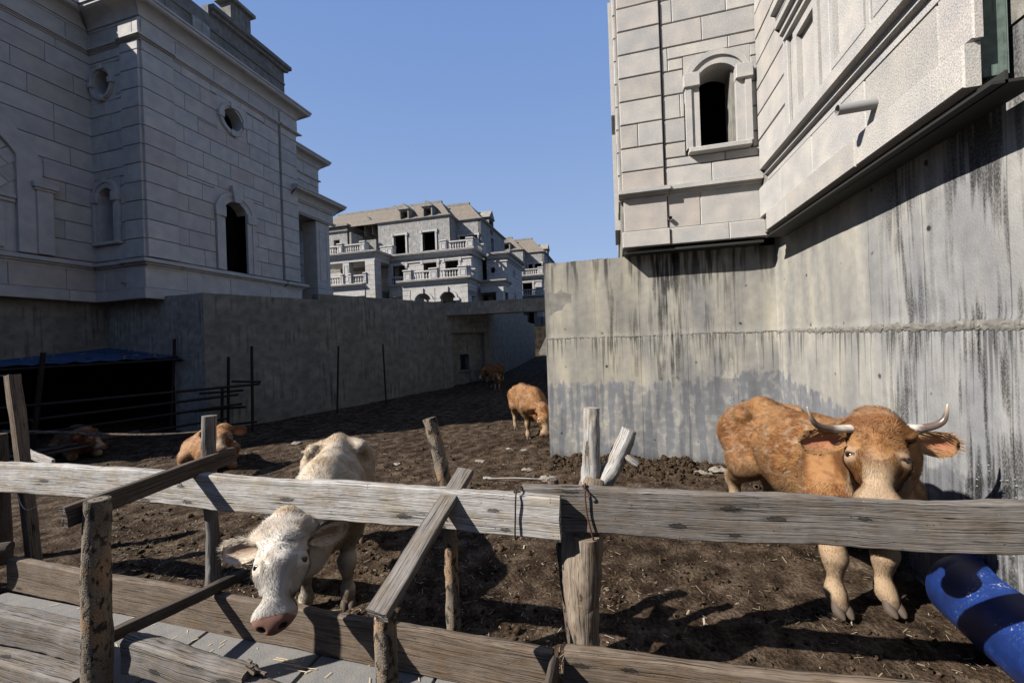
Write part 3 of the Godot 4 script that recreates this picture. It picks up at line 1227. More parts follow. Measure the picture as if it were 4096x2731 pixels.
func build_setting() -> void:
	# the wide earth that everything stands on
	var b := MB.new()
	b.quad(Vector3(-300, -0.35, 60), Vector3(300, -0.35, 60), Vector3(300, -0.35, -500), Vector3(-300, -0.35, -500))
	structure(b.mesh(), "ground", M.earth)
	# the pen and the lane: trodden soil
	var xs := PackedFloat32Array()
	var x := -13.0
	while x < 2.3:
		xs.append(x)
		x += 0.042 if x > -6.0 else 0.085
	xs.append(2.3)
	var zs := PackedFloat32Array()
	var z := 1.0
	while z > -34.0:
		zs.append(z)
		if z > -1.6:
			z -= 0.25
		else:
			z -= clampf(0.028 * pow(absf(z) / 2.0, 1.25), 0.028, 0.6)
	var pts := PackedVector3Array()
	var uvs := PackedVector2Array()
	for r in zs.size():
		for c in xs.size():
			pts.append(Vector3(xs[c], ground_y(xs[c], zs[r]), zs[r]))
			uvs.append(Vector2(xs[c], zs[r]))
	var g := MB.new()
	g.sheet(pts, uvs, zs.size(), xs.size(), true)
	# damp, dung-dark and dry dusty patches
	for i in g.v.size():
		var p := g.v[i]
		var a := nz.get_noise_2d(p.x * 0.55 + 11.0, p.z * 0.55) + 0.6 * nz.get_noise_2d(p.x * 2.4, p.z * 2.4 + 7.0) + 0.35 * nz.get_noise_2d(p.x * 8.0 + 3.0, p.z * 8.0)
		var k := clampf(0.95 + a * 0.55, 0.55, 1.4)
		g.col[i] = Color(k, k * (0.99 + 0.03 * a), k * (0.98 + 0.06 * a))
	M.soil.vertex_color_use_as_albedo = true
	structure(g.mesh(), "pen_soil", M.soil)
	# raised terraces that the villas stand on
	var t := MB.new()
	t.box(Vector3(-60, -0.3, -70), Vector3(-9.6, 2.98, -13.0))
	t.box(Vector3(-60, -0.3, -13.0), Vector3(-16.6, 2.98, 12.0))
	t.box(Vector3(-16.6, -0.3, 3.0), Vector3(-12.6, 2.98, 12.0))
	t.box(Vector3(-16.6, -0.3, -13.0), Vector3(-9.6, 2.98, -10.5))
	t.box(Vector3(-16.6, 2.7, -10.5), Vector3(-9.9, 2.98, -7.42))
	t.box(Vector3(-16.6, 2.7, -7.42), Vector3(-12.62, 2.98, 3.0))
	t.box(Vector3(-9.9, -0.3, -10.5), Vector3(-9.6, 2.98, -7.42))
	t.box(Vector3(-9.6, -0.3, -70), Vector3(40, 2.98, -33.0))
	structure(t.mesh(), "terrace", M.earth)
	var t2 := MB.new()
	t2.box(Vector3(-0.66, -0.3, -33.0), Vector3(40, 2.9, -6.4))
	t2.box(Vector3(2.6, -0.3, -6.4), Vector3(40, 2.9, 6.0))
	structure(t2.mesh(), "terrace", M.earth)
	# steps that climb to the upper terrace at the far end of the lane
	var st := thing("stone_steps", "rough concrete steps climbing out at the dark far end of the lane", "steps", Vector3(-3.0, 0.9, -27.0))
	for k in 13:
		var s := MB.new()
		s.box(Vector3(-2.3, -0.6 + k * 0.0, -0.45 * k - 0.45), Vector3(2.3, 0.16 * (k + 1), -0.45 * k), 0.015)
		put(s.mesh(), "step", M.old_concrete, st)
	# left retaining wall: veers right as it runs up the lane
	var lw := thing("retaining_wall", "long shaded concrete retaining wall below the left villa, with step in its top", "wall", Vector3(-9.1, 0, -7.0), "concrete retaining walls of the lane")
	var o := Vector3(-9.1, 0, -7.0)
	var e := Vector3(-6.14, 0, -13.65)
	var d := (e - o).normalized()
	var ln := (e - o).length()
	var xf := face_frame(Vector3.ZERO, d)
	var w := MB.new()
	append(w, wavy_wall(ln, -0.3, 3.15, 0.4, 0.012), xf)
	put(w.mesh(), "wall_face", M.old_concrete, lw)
	var up := MB.new()
	append(up, box_mb(Vector3(2.62, 3.13, -0.38), Vector3(ln - 0.02, 3.32, -0.02), 0.015), xf)
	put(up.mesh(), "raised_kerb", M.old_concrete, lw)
	var fr := MB.new()
	append(fr, wavy_wall(0.95, -0.3, 3.15, 0.4, 0.01), face_frame(Vector3(-0.95, 0, 0.0), Vector3.RIGHT))
	append(fr, wavy_wall(2.14, 1.66, 3.15, 0.4, 0.01), face_frame(Vector3(-3.1, 0, -0.004), Vector3.RIGHT))
	put(fr.mesh(), "end_face", M.concrete, lw)
	var jt := MB.new()
	append(jt, joint_ridge(0.9, 1.72, 0.04, 0.012, 3.0), face_frame(Vector3(-0.92, 0, 0.0), Vector3.RIGHT))
	put(jt.mesh(), "cold_joint", M.concrete, lw)
	var wf := MB.new()
	append(wf, wavy_wall(9.0, 1.6, 3.2, 0.4, 0.01), face_frame(Vector3(-3.1, 0, 9.0), Vector3.FORWARD))
	append(wf, wavy_wall(3.4, -0.3, 1.59, 0.4, 0.01), face_frame(Vector3(-3.1, 0, 9.0), Vector3.FORWARD))
	append(wf, wavy_wall(0.5, -0.3, 1.59, 0.4, 0.01), face_frame(Vector3(-3.1, 0, 2.6), Vector3.FORWARD))
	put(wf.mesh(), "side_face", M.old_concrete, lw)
	# recess with a doorway behind the beam, then the paler wall that runs on
	var rw := thing("recess_wall", "dark concrete wall with a sunken doorway under the beam", "wall", Vector3(-6.14, 0, -13.65), "concrete retaining walls of the lane")
	var p1 := Vector3(-5.0, 0, -15.3)
	var dd := (p1 - e)
	var xr := face_frame(Vector3(0, 0, 0), dd)
	var rl := dd.length()
	var rwm := MB.new()
	core_wall(rwm, xr, rl, -0.3, 3.1, 0.5, [Rect2(0.25, -0.3, rl - 0.5, 2.5)])
	put(rwm.mesh(), "wall_face", M.dark_wall, rw)
	var rb := MB.new()
	core_wall(rb, xr * Transform3D(Basis(), Vector3(0, 0, -0.22)), rl, -0.3, 2.3, 0.3, [Rect2(0.72, 0.75, 0.42, 0.62)])
	put(rb.mesh(), "doorway_back", M.dark_wall, rw)
	var rbb := MB.new()
	append(rbb, box_mb(Vector3(0.0, -0.3, -1.6), Vector3(rl, 3.0, -1.5)), xr)
	put(rbb.mesh(), "inner_wall", M.inside, rw)
	var rsill := MB.new()
	append(rsill, box_mb(Vector3(0.66, 0.69, -0.3), Vector3(1.2, 0.75, -0.14), 0.006), xr)
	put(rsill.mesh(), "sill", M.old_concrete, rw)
	var fw := thing("lane_wall", "pale grey concrete wall beyond the beam, its foot rising with the lane", "wall", p1, "concrete retaining walls of the lane")
	var p2 := Vector3(-5.25, 0, -25.6)
	var xl := face_frame(Vector3.ZERO, p2 - p1)
	var l2 := (p2 - p1).length()
	var fm := MB.new()
	append(fm, wavy_wall(l2 * 0.78, -0.3, 3.3, 0.4, 0.012), xl)
	append(fm, wavy_wall(l2 * 0.22 - 0.02, -0.3, 2.9, 0.4, 0.012), xl * Transform3D(Basis(), Vector3(l2 * 0.78 + 0.02, 0, -0.01)))
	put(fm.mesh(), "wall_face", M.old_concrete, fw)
	# concrete beam across the lane
	var bm := thing("concrete_beam", "stained concrete beam bridging the lane between the two walls", "beam", Vector3(-6.2, 2.84, -13.75))
	var bb := MB.new()
	append(bb, wavy_wall(5.1, 0.0, 0.46, 0.45, 0.008), face_frame(Vector3(-0.02, 0, 0.1), Vector3(1, 0, -0.05)))
	put(bb.mesh(), "beam_face", M.concrete, bm)
	var bs := MB.new()
	append(bs, box_mb(Vector3(0.0, 0.12, -2.2), Vector3(5.1, 0.3, -0.5)), face_frame(Vector3(-0.02, 0, 0.1), Vector3(1, 0, -0.05)))
	put(bs.mesh(), "slab", M.concrete, bm)

# cast wall with a slightly uneven face and top; local x 0..w, z 0 outwards
func wavy_wall(w: float, y0: float, y1: float, thick: float, amp: float) -> MB:
	var m := MB.new()
	var nx := maxi(2, int(w / 0.16))
	var ny := maxi(2, int((y1 - y0) / 0.16))
	var pts := PackedVector3Array()
	var uvs := PackedVector2Array()
	for j in ny + 1:
		for i in nx + 1:
			var x := w * i / nx
			var y := lerpf(y0, y1, float(j) / ny)
			var zz := nz.get_noise_2d(x * 0.9 + w, y * 0.9) * amp
			if i == 0 or i == nx:
				zz = 0.0
			if j == ny:
				y += nz.get_noise_1d(x * 3.0 + w) * amp
				zz = 0.0
			pts.append(Vector3(x, y, zz))
			uvs.append(Vector2(x, -y))
	m.sheet(pts, uvs, ny + 1, nx + 1, true)
	# top, ends, back
	for i in nx:
		var a := pts[ny * (nx + 1) + i]
		var b := pts[ny * (nx + 1) + i + 1]
		m.quad(a, b, Vector3(b.x, y1, -thick), Vector3(a.x, y1, -thick))
	m.quad(Vector3(0, y0, -thick), Vector3(0, y0, 0), Vector3(0, y1, 0), Vector3(0, y1, -thick))
	m.quad(Vector3(w, y0, 0), Vector3(w, y0, -thick), Vector3(w, y1, -thick), Vector3(w, y1, 0))
	m.quad(Vector3(w, y0, -thick), Vector3(0, y0, -thick), Vector3(0, y1, -thick), Vector3(w, y1, -thick))
	m.quad(Vector3(0, y0, -thick), Vector3(w, y0, -thick), Vector3(w, y0, 0), Vector3(0, y0, 0))
	return m

# squeezed-out grout along a construction joint
func joint_ridge(w: float, y: float, hgt: float, out: float, sd: float) -> MB:
	var m := MB.new()
	var n := int(w / 0.018)
	var pts := PackedVector3Array()
	var uvs := PackedVector2Array()
	for j in 8:
		var t := j / 7.0
		for i in n + 1:
			var x := w * i / n
			var sag := nz.get_noise_2d(x * 1.1 + sd, 0.0) * 0.02
			var rag := 0.6 + 0.9 * absf(nz.get_noise_2d(x * 7.0 + sd, 1.0))
			var yy := y + sag + (t - 0.5) * hgt * rag * 2.0 + nz.get_noise_2d(x * 30.0, t * 4.0 + sd) * 0.012
			var o := sin(t * PI) * out * (0.15 + 1.3 * maxf(0.0, 0.35 + nz.get_noise_2d(x * 9.0 + sd, t * 3.0)) + 0.8 * absf(nz.get_noise_2d(x * 26.0, t * 5.0 + sd))) - 0.004
			pts.append(Vector3(x, yy, o))
			uvs.append(Vector2(x, yy))
	m.sheet(pts, uvs, 8, n + 1, true)
	return m

# ------------------------------------------------------------------ right side

func wall_uv_sheet(a: Vector3, b: Vector3, u0: float, y0: float, y1: float, amp: float, top_rag: float) -> MB:
	var m := MB.new()
	var d := b - a
	var ln := d.length()
	var nrm := d.normalized().cross(Vector3.UP)
	var nx := int(ln / 0.05)
	var ny := int((y1 - y0) / 0.05)
	var pts := PackedVector3Array()
	var uvs := PackedVector2Array()
	for j in ny + 1:
		for i in nx + 1:
			var t := float(i) / nx
			var y := lerpf(y0, y1, float(j) / ny)
			var x := t * ln
			if j == ny:
				y += nz.get_noise_1d(x * 5.0) * top_rag
			var o := nz.get_noise_2d((u0 + x) * 0.8, y * 0.8) * amp + nz.get_noise_2d((u0 + x) * 9.0, y * 1.5) * amp * 0.25
			# the lower lift stands a little proud
			o += 0.012 * (1.0 - smoothstep(1.80, 1.84, y)) - 0.012
			if i == 0 or i == nx:
				o = 0.0
			pts.append(a + d * t + Vector3.UP * y + nrm * o)
			uvs.append(Vector2((u0 + x) / WU, 1.0 - y / WV))
	m.sheet(pts, uvs, ny + 1, nx + 1, true)
	return m

func build_right_side() -> void:
	var rw := thing("retaining_wall", "sunlit tall concrete retaining wall streaked black, under the right villa", "wall", Vector3(-1.06, 0, -6.0), "concrete retaining walls of the lane")
	var base := Vector3(1.06, 0, 6.0)
	var f := wall_uv_sheet(Vector3(-1.06, 0, -6.0) + base, Vector3(2.03, 0, -6.0) + base, 0.0, -0.2, 2.96, 0.008, 0.012)
	put(f.mesh(), "front_face", M.wall, rw)
	var s := wall_uv_sheet(Vector3(2.03, 0, -6.0) + base, Vector3(2.03, 0, -0.95) + base, 3.09, -0.2, 3.35, 0.008, 0.0)
	put(s.mesh(), "lane_face", M.wall, rw)
	var body := MB.new()
	body.box(Vector3(0.0, -0.2, -9.0), Vector3(0.4, 2.95, -0.015))
	body.box(Vector3(0.41, -0.2, -0.4), Vector3(3.4, 2.94, -0.02))
	body.box(Vector3(3.11, -0.2, -0.01), Vector3(3.6, 3.34, 5.0))
	put(body.mesh(), "wall_body", M.concrete, rw)
	var j1 := MB.new()
	append(j1, joint_ridge(3.09, 1.815, 0.022, 0.009, 0.0), face_frame(Vector3(0, 0, -0.004), Vector3.RIGHT))
	append(j1, joint_ridge(5.0, 1.80, 0.035, 0.007, 8.0), face_frame(Vector3(3.086, 0, 0.0), Vector3.BACK))
	put(j1.mesh(), "cold_joint", mat(lin(0.50, 0.49, 0.465), 0.95, T.concrete, T.concrete_n, 0.9, true), rw)
	# spilled grout lumps low on the corner and on the lane face
	var lump := MB.new()
	for k in 60:
		var zz := rng.randf_range(2.95, 3.25)
		var yy := rng.randf_range(0.2, 1.0)
		blob(lump, Vector3(3.09, yy, zz), rng.randf_range(0.003, 0.009), 0.3)
	for k in 70:
		blob(lump, Vector3(rng.randf_range(2.35, 2.55), rng.randf_range(0.05, 1.0), -0.01), rng.randf_range(0.006, 0.016), 0.3)
	var lo := put(lump.mesh(), "grout_splash", M.concrete, rw)
	lo.set_meta("kind", "stuff")
	# crumbs on the coping
	var cr := MB.new()
	for k in 70:
		blob(cr, Vector3(rng.randf_range(0.35, 1.2), 2.965, rng.randf_range(-0.25, -0.03)), rng.randf_range(0.006, 0.022), 0.5)
	var co := put(cr.mesh(), "rubble_crumbs", M.concrete, rw)
	co.set_meta("kind", "stuff")
	# upper concrete beside the viewer
	var uw := thing("concrete_wall", "stained upper concrete wall at the right edge, behind the green steel post", "wall", Vector3(2.2, 2.9, -2.5))
	var um := MB.new()
	append(um, wavy_wall(4.6, 0.46, 5.0, 0.4, 0.01), face_frame(Vector3(-0.165, 0, -0.9), Vector3.BACK))
	put(um.mesh(), "wall_face", M.concrete, uw)
	var gp := thing("steel_post", "pale green painted steel post with rust chips at the villa's cut end", "post", Vector3(1.945, 3.1, -2.74))
	var gm := MB.new()
	gm.box(Vector3(-0.06, 0.0, -0.09), Vector3(0.06, 3.0, -0.075))
	gm.box(Vector3(-0.01, 0.0, -0.075), Vector3(0.01, 3.0, 0.045))
	gm.box(Vector3(-0.06, 0.0, 0.045), Vector3(0.06, 3.0, 0.06))
	put(gm.mesh(), "beam", M.green, gp)
	for k in 26:
		var rc := MB.new()
		blob(rc, Vector3(-0.06, rng.randf_range(0.05, 1.6), rng.randf_range(-0.08, 0.05)), rng.randf_range(0.004, 0.013), 0.25)
		put(rc.mesh(), "rust_chip", M.rust, gp)
	build_right_villa()

func blob(mb: MB, c: Vector3, r: float, flat := 1.0) -> void:
	var key := "blob%d" % (rng.randi() % 5)
	if not mesh_cache.has(key):
		var b := MB.new()
		var sd := rng.randf() * 50.0
		var pts := PackedVector3Array()
		var uvs := PackedVector2Array()
		for i in 5:
			for j in 8:
				var th := PI * i / 4.0
				var ph := TAU * (j % 7) / 7.0
				var d := Vector3(sin(th) * cos(ph), cos(th), sin(th) * sin(ph))
				pts.append(d * (1.0 + 0.5 * nz.get_noise_3d(d.x * 1.5 + sd, d.y * 1.5, d.z * 1.5)))
				uvs.append(Vector2(j, i))
		b.sheet(pts, uvs, 5, 8, true)
		mesh_cache[key] = b
	var bs := Basis.from_euler(Vector3(rng.randf() * TAU, rng.randf() * TAU, rng.randf() * TAU))
	append(mb, mesh_cache[key], Transform3D(bs.scaled(Vector3(r, r * lerpf(flat, 1.0, 0.3), r)), c))

func build_right_villa() -> void:
	var v := thing("villa", "sunlit unfinished stone villa corner with arched window, cantilevered over the right wall", "villa", Vector3(0.1, 3.05, -5.85), "unfinished villas")
	var O := Vector3(0.1, 3.05, -5.85)
	# tower front: local x 0..1.75 from world x 0.1
	var xf := face_frame(Vector3.ZERO, Vector3.RIGHT)
	var hole := Rect2(1.0, 1.24, 0.44, 1.05)
	var core := MB.new()
	core_wall(core, xf, 1.78, 0.02, 7.0, 0.3, [hole])
	var cw := put(core.mesh(), "wall", M.core, v)
	var bodym := MB.new()
	bodym.box(Vector3(0.0, 0.02, -6.0), Vector3(0.28, 7.0, -0.31))
	bodym.box(Vector3(0.29, 6.6, -6.0), Vector3(6.0, 7.0, -0.32))
	bodym.box(Vector3(0.29, 0.02, -6.0), Vector3(6.0, 0.3, -0.32))
	bodym.box(Vector3(0.29, 0.31, -6.0), Vector3(6.0, 6.59, -5.7))
	bodym.box(Vector3(5.7, 0.31, -5.69), Vector3(6.0, 6.59, 2.5))
	bodym.box(Vector3(1.93, 6.62, -0.31), Vector3(6.0, 7.0, 2.5))
	bodym.box(Vector3(1.93, 0.32, 2.3), Vector3(5.69, 6.59, 2.5))
	put(bodym.mesh(), "inner_structure", M.inside, v)
	var sy := 0.77
	var courses := [sy, 1.03]
	while courses[-1] < 6.7:
		courses.append(courses[-1] + 0.323)
	var wh := arched_window(v, xf, 1.26, 1.22, 0.22, 2.18, 0.11, 0.16, false, 0.32)
	var sill := MB.new()
	append(sill, box_mb(Vector3(0.89, 1.15, 0.0), Vector3(1.63, 1.215, 0.14), 0.008), xf)
	put(sill.mesh(), "sill", M.trim, v)
	wh = wh.merge(Rect2(0.99, 1.15, 0.5, 0.2))
	slabs(cw, xf, 0.02, 0.575, courses, 9.0, [], 0.075, 0.014, 0.006)
	slabs(cw, xf, 0.59, 1.76, courses, 0.72, [wh], 0.04, 0.014, 0.006, 0.3)
	# plinth
	slabs(cw, xf, 0.0, 0.62, [-0.02, 0.2], 0.9, [], 0.11, 0.004, 0.004)
	slabs(cw, xf, 0.625, 1.78, [-0.02, 0.2], 0.8, [], 0.085, 0.004, 0.004)
	slabs(cw, xf, 0.03, 0.60, [0.205, 0.66], 0.9, [], 0.07, 0.006, 0.004)
	slabs(cw, xf, 0.605, 1.78, [0.205, 0.66], 0.9, [], 0.045, 0.006, 0.004, 0.4)
	var lg := MB.new()
	moulding(lg, xf, ledge_profile(0.64, 0.14, 0.17), -0.03, 0.635)
	moulding(lg, xf, ledge_profile(0.64, 0.14, 0.13), 0.64, 1.74)
	put(lg.mesh(), "ledge", M.trim, v)
	# left flank of the tower: only its frames stick out
	var lf := face_frame(Vector3(0, 0, -6.0), Vector3.BACK)
	for q in [[3.6, 2.75, 0.9, 1.7], [3.6, 0.75, 0.9, 1.4]]:
		var fr := rect_frame(lf, Rect2(q[0], q[1], q[2], q[3]), 0.13, 0.0, 0.09)
		put(fr.mesh(), "window_frame", M.trim, v)
	slabs(cw, lf, 0.0, 5.98, courses, 1.0, [Rect2(3.45, 2.6, 1.2, 2.0), Rect2(3.45, 0.7, 1.2, 1.6)], 0.03)
	# drain pipe of the tower
	pipe_stub(v, Vector3(0.63, 0.34, -0.1), Vector3(0, -0.05, 1), 0.2, 0.028)
	# the long face beside the lane: world x 1.85, from z -5.85 towards the viewer
	var xs := face_frame(Vector3(1.75, 0, 0.0), Vector3.BACK)
	var L := 3.25
	var c2 := MB.new()
	core_wall(c2, xs, 2.85, 0.02, 7.0, 0.14, [])
	var cs := put(c2.mesh(), "wall", M.core, v)
	var rows := [0.88]
	while rows[-1] < 6.7:
		rows.append(rows[-1] + 0.323)
	slabs(cs, xs, 0.05, 0.92, rows, 9.0, [], 0.03, 0.014, 0.006)
	slabs(cs, xs, 0.94, L, [0.88, 2.2, 3.6, 5.0, 6.6], 1.2, [], 0.035, 0.006, 0.006, 0.2)
	# blind panel with its hood
	var fa := rect_frame(xs, Rect2(1.36, 0.94, 0.34, 0.68), 0.075, 0.034, 0.085)
	put(fa.mesh(), "panel_frame", M.trim, v)
	var hood := MB.new()
	moulding(hood, xs, [Vector2(0.035, 1.78), Vector2(0.09, 1.78), Vector2(0.09, 1.83), Vector2(0.12, 1.84), Vector2(0.12, 1.9), Vector2(0.16, 1.91), Vector2(0.16, 1.97), Vector2(0.035, 2.0)], 1.06, 1.8)
	moulding(hood, xs, [Vector2(0.035, 2.1), Vector2(0.10, 2.1), Vector2(0.10, 2.15), Vector2(0.15, 2.16), Vector2(0.15, 2.24), Vector2(0.035, 2.26)], 0.92, 1.86)
	put(hood.mesh(), "hood_mould", M.trim, v)
	var stp := MB.new()
	append(stp, box_mb(Vector3(1.80, 0.88, 0.034), Vector3(1.94, 6.6, 0.075), 0.006), xs)
	append(stp, box_mb(Vector3(1.0, 0.88, 0.034), Vector3(1.1, 6.6, 0.07), 0.006), xs)
	append(stp, box_mb(Vector3(2.42, 0.88, 0.034), Vector3(2.47, 6.6, 0.07), 0.006), xs)
	put(stp.mesh(), "pilaster_strip", M.trim, v)
	var fb := rect_frame(xs, Rect2(2.0, 0.95, 0.36, 1.4), 0.05, 0.034, 0.075)
	put(fb.mesh(), "panel_frame", M.trim, v)
	var fc := rect_frame(xs, Rect2(2.56, 0.95, 0.5, 1.5), 0.05, 0.034, 0.075)
	put(fc.mesh(), "panel_frame", M.trim, v)
	var lg2 := MB.new()
	moulding(lg2, xs, ledge_profile(0.58, 0.30, 0.13), 0.38, L)
	put(lg2.mesh(), "ledge", M.trim, v)
	slabs(cs, xs, 0.05, L, [0.215, 0.60], 0.75, [], 0.04, 0.006, 0.005, 0.1)
	slabs(cs, xs, 0.36, L - 0.02, [-0.02, 0.21], 1.3, [], 0.075, 0.004, 0.005, 0.5)
	pipe_stub(v, Vector3(1.78, 0.34, 2.44), Vector3(-1, -0.02, 0.0), 0.30, 0.036)
	# steel angle that carries the cladding
	var an := MB.new()
	append(an, box_mb(Vector3(0.3, -0.09, -0.16), Vector3(L + 0.12, -0.075, 0.065)), xs)
	append(an, box_mb(Vector3(0.3, -0.09, 0.0), Vector3(L + 0.12, -0.03, 0.012)), xs)
	append(an, box_mb(Vector3(0.02, -0.09, -0.25), Vector3(1.74, -0.06, 0.06)), xf)
	put(an.mesh(), "steel_angle", M.steel_angle, v)

func pipe_stub(parent: Node, p: Vector3, dir: Vector3, ln: float, r: float) -> void:
	var d := dir.normalized()
	var m := MB.new()
	tube(m, [p, p + d * ln], [r, r], 16, 0.0, 1.0, false)
	# the bore
	var n := m.v.size()
	tube(m, [p + d * (ln + 0.0), p + d * (ln - 0.001), p + d * 0.02], [r, r * 0.86, r * 0.86], 16, 0.0, 1.0, false)
	var _n := n
	put(m.mesh(), "drain_pipe", M.pvc, parent)

# ------------------------------------------------------------------ left villa

func build_left_villa() -> void:
	var v := thing("villa", "shaded unfinished stone villa on the left with oval and arched windows", "villa", Vector3(-10.37, 3.1, -6.75), "unfinished villas")
	var F := face_frame(Vector3(-1.68, 0, 0), Vector3.RIGHT)       # tower front
	var R := face_frame(Vector3.ZERO, Vector3.FORWARD)              # tower, face along the lane
	var W := face_frame(Vector3(-1.68, 0, 5.15), Vector3.FORWARD)   # wing that comes forward on the left
	var ys := ramp(0.93, 5.66, 0.43)
	ys.append(5.88)
	# tower front
	var cf := MB.new()
	core_wall(cf, F, 1.68, 0.02, 6.3, 0.3, [Rect2(0.20, 4.83, 0.54, 0.6), Rect2(0.25, 1.35, 0.48, 1.33)])
	var wf := put(cf.mesh(), "wall", M.core, v)
	var niche := MB.new()
	append(niche, box_mb(Vector3(0.1, 1.1, -0.36), Vector3(0.9, 2.9, -0.305)), F)
	put(niche.mesh(), "niche_back", M.trim, v)
	var h1 := arched_window(v, F, 0.49, 1.37, 0.235, 2.50, 0.15, 0.19, false, 0.3)
	var h2 := oval_window(v, F, Vector2(0.47, 5.13), 0.265, 0.29, 0.13)
	var sl := MB.new()
	append(sl, box_mb(Vector3(0.06, 1.30, 0.0), Vector3(0.94, 1.37, 0.13), 0.008), F)
	put(sl.mesh(), "sill", M.trim, v)
	slabs(wf, F, 0.0, 1.10, ys, 0.62, [h1.merge(Rect2(0.1, 1.30, 0.7, 0.2)), h2], 0.04, 0.015, 0.006)
	slabs(wf, F, 1.115, 1.70, ys, 9.0, [], 0.085, 0.015, 0.006)
	slabs(wf, F, 0.0, 1.10, [0.22, 0.70], 0.62, [], 0.05, 0.006, 0.006, 0.3)
	slabs(wf, F, 1.105, 1.72, [0.22, 0.70], 9.0, [], 0.10, 0.006, 0.006)
	slabs(wf, F, 0.0, 1.10, [-0.03, 0.215], 1.1, [], 0.09, 0.005, 0.005)
	slabs(wf, F, 1.105, 1.76, [-0.03, 0.215], 9.0, [], 0.14, 0.005, 0.005)
	# tower face along the lane
	var cr := MB.new()
	core_wall(cr, R, 4.5, 0.02, 6.3, 0.3, [Rect2(1.92, 4.9, 0.56, 0.62), Rect2(1.86, 0.93, 0.68, 2.0)])
	var wr := put(cr.mesh(), "wall", M.core, v)
	var h3 := arched_window(v, R, 2.2, 0.93, 0.34, 2.62, 0.27, 0.24, true, 0.3)
	var h4 := oval_window(v, R, Vector2(2.2, 5.22), 0.275, 0.30, 0.15)
	slabs(wr, R, -0.04, 0.64, ys, 9.0, [], 0.085, 0.015, 0.006)
	slabs(wr, R, 0.655, 3.80, ys, 0.78, [h3, h4], 0.04, 0.015, 0.006, 0.15)
	slabs(wr, R, 3.85, 4.5, ys, 9.0, [], 0.085, 0.015, 0.006)
	slabs(wr, R, -0.1, 4.55, [0.22, 0.70], 1.15, [], 0.055, 0.006, 0.006, 0.4)
	slabs(wr, R, -0.14, 4.6, [-0.03, 0.215], 1.3, [], 0.10, 0.005, 0.005)
	# wing
	var cw := MB.new()
	core_wall(cw, W * Transform3D(Basis(), Vector3(0.65, 0, 0)), 4.49, 0.02, 6.3, 0.3, [])
	var ww := put(cw.mesh(), "wall", M.core, v)
	var nh := [Rect2(1.10, 0.93, 3.0, 2.02)]
	for i in ys.size() - 1:
		var top: float = minf(ys[i + 1], 3.95)
		if ys[i + 1] > 2.95 and ys[i] < 3.9:
			# how far the arch's outer curve reaches at the top of this course
			var R2 := (1.6 * 1.6 + 1.08 * 1.08) / (2.0 * 1.08)
			var dy := top - (2.95 + 1.08 - R2)
			var hwid := sqrt(maxf(0.0, R2 * R2 - dy * dy)) - 0.1
			if hwid > 0.1:
				nh.append(Rect2(2.6 - hwid, maxf(ys[i], 2.95), hwid * 2.0, ys[i + 1] - maxf(ys[i], 2.95)))
	slabs(ww, W, 0.65, 5.14, ys, 0.95, nh, 0.04, 0.015, 0.006, 0.25)
	slabs(ww, W, 0.65, 5.14, [0.22, 0.70], 1.0, [], 0.05, 0.006, 0.006, 0.3)
	slabs(ww, W, 0.65, 5.14, [-0.03, 0.215], 1.3, [], 0.09, 0.005, 0.005)
	# great blind arch of the wing
	var ga := MB.new()
	band(ga, W, arch_line(2.6, 0.93, 1.22, 2.95, 0.72), arch_line(2.6, 0.93, 1.60, 2.95, 1.08), 0.0, 0.10, false)
	var gao := put(ga.mesh(), "blind_arch", M.trim, v)
	for s in [-1.0, 1.0]:
		var pl := MB.new()
		var px: float = 2.6 + s * 1.62
		append(pl, box_mb(Vector3(px - 0.13, 0.93, 0.04), Vector3(px + 0.13, 2.34, 0.15), 0.008), W)
		put(pl.mesh(), "pilaster", M.trim, gao)
		var cp := MB.new()
		append(cp, box_mb(Vector3(px - 0.2, 2.35, 0.04), Vector3(px + 0.2, 2.47, 0.21), 0.012), W)
		append(cp, box_mb(Vector3(px - 0.17, 2.30, 0.04), Vector3(px + 0.17, 2.345, 0.18), 0.008), W)
		put(cp.mesh(), "capital", M.trim, gao)
	var nb := MB.new()
	append(nb, box_mb(Vector3(1.30, 0.93, 0.0), Vector3(3.90, 3.0, 0.012)), W)
	put(nb.mesh(), "niche_back", M.trim, gao)
	var tr := MB.new()
	append(tr, box_mb(Vector3(1.39, 2.02, 0.0), Vector3(3.81, 2.10, 0.09), 0.008), W)
	append(tr, box_mb(Vector3(1.39, 1.94, 0.0), Vector3(3.81, 2.01, 0.06), 0.008), W)
	put(tr.mesh(), "transom", M.trim, gao)
	var lf := rect_frame(W, Rect2(1.70, 1.12, 1.8, 0.62), 0.13, 0.0, 0.07)
	put(lf.mesh(), "panel_frame", M.trim, gao)
	# diamond stone lattice over the transom
	var dm := panel_mesh(0.255, 0.255, 0.03, 0.008)
	for i in range(-7, 8):
		for j in range(-7, 8):
			var c := Vector2(2.6, 2.9) + Vector2((i - j) * 0.19, (i + j) * 0.19)
			var top := 2.95 + 0.78 * (1.0 - pow(absf(c.x - 2.6) / 1.3, 2.0))
			if c.y < 2.14 or c.y > top + 0.02 or absf(c.x - 2.6) > 1.28:
				continue
			var o := put(dm, "lattice_tile", stones[(i * 5 + j * 3 + 90) % stones.size()], gao)
			o.transform = W * Transform3D(Basis(Vector3.BACK, PI / 4), Vector3(c.x, c.y - 0.18, 0.0))
	# string course, frieze, cornice round all three faces
	var lg := MB.new()
	moulding(lg, F, ledge_profile(0.69, 0.23, 0.16), 0.0, 1.10, -1.0, 0.0)
	moulding(lg, F, ledge_profile(0.69, 0.23, 0.21), 1.105, 1.68, 0.0, 1.0)
	moulding(lg, R, ledge_profile(0.69, 0.23, 0.21), 0.0, 0.65, 1.0, 0.0)
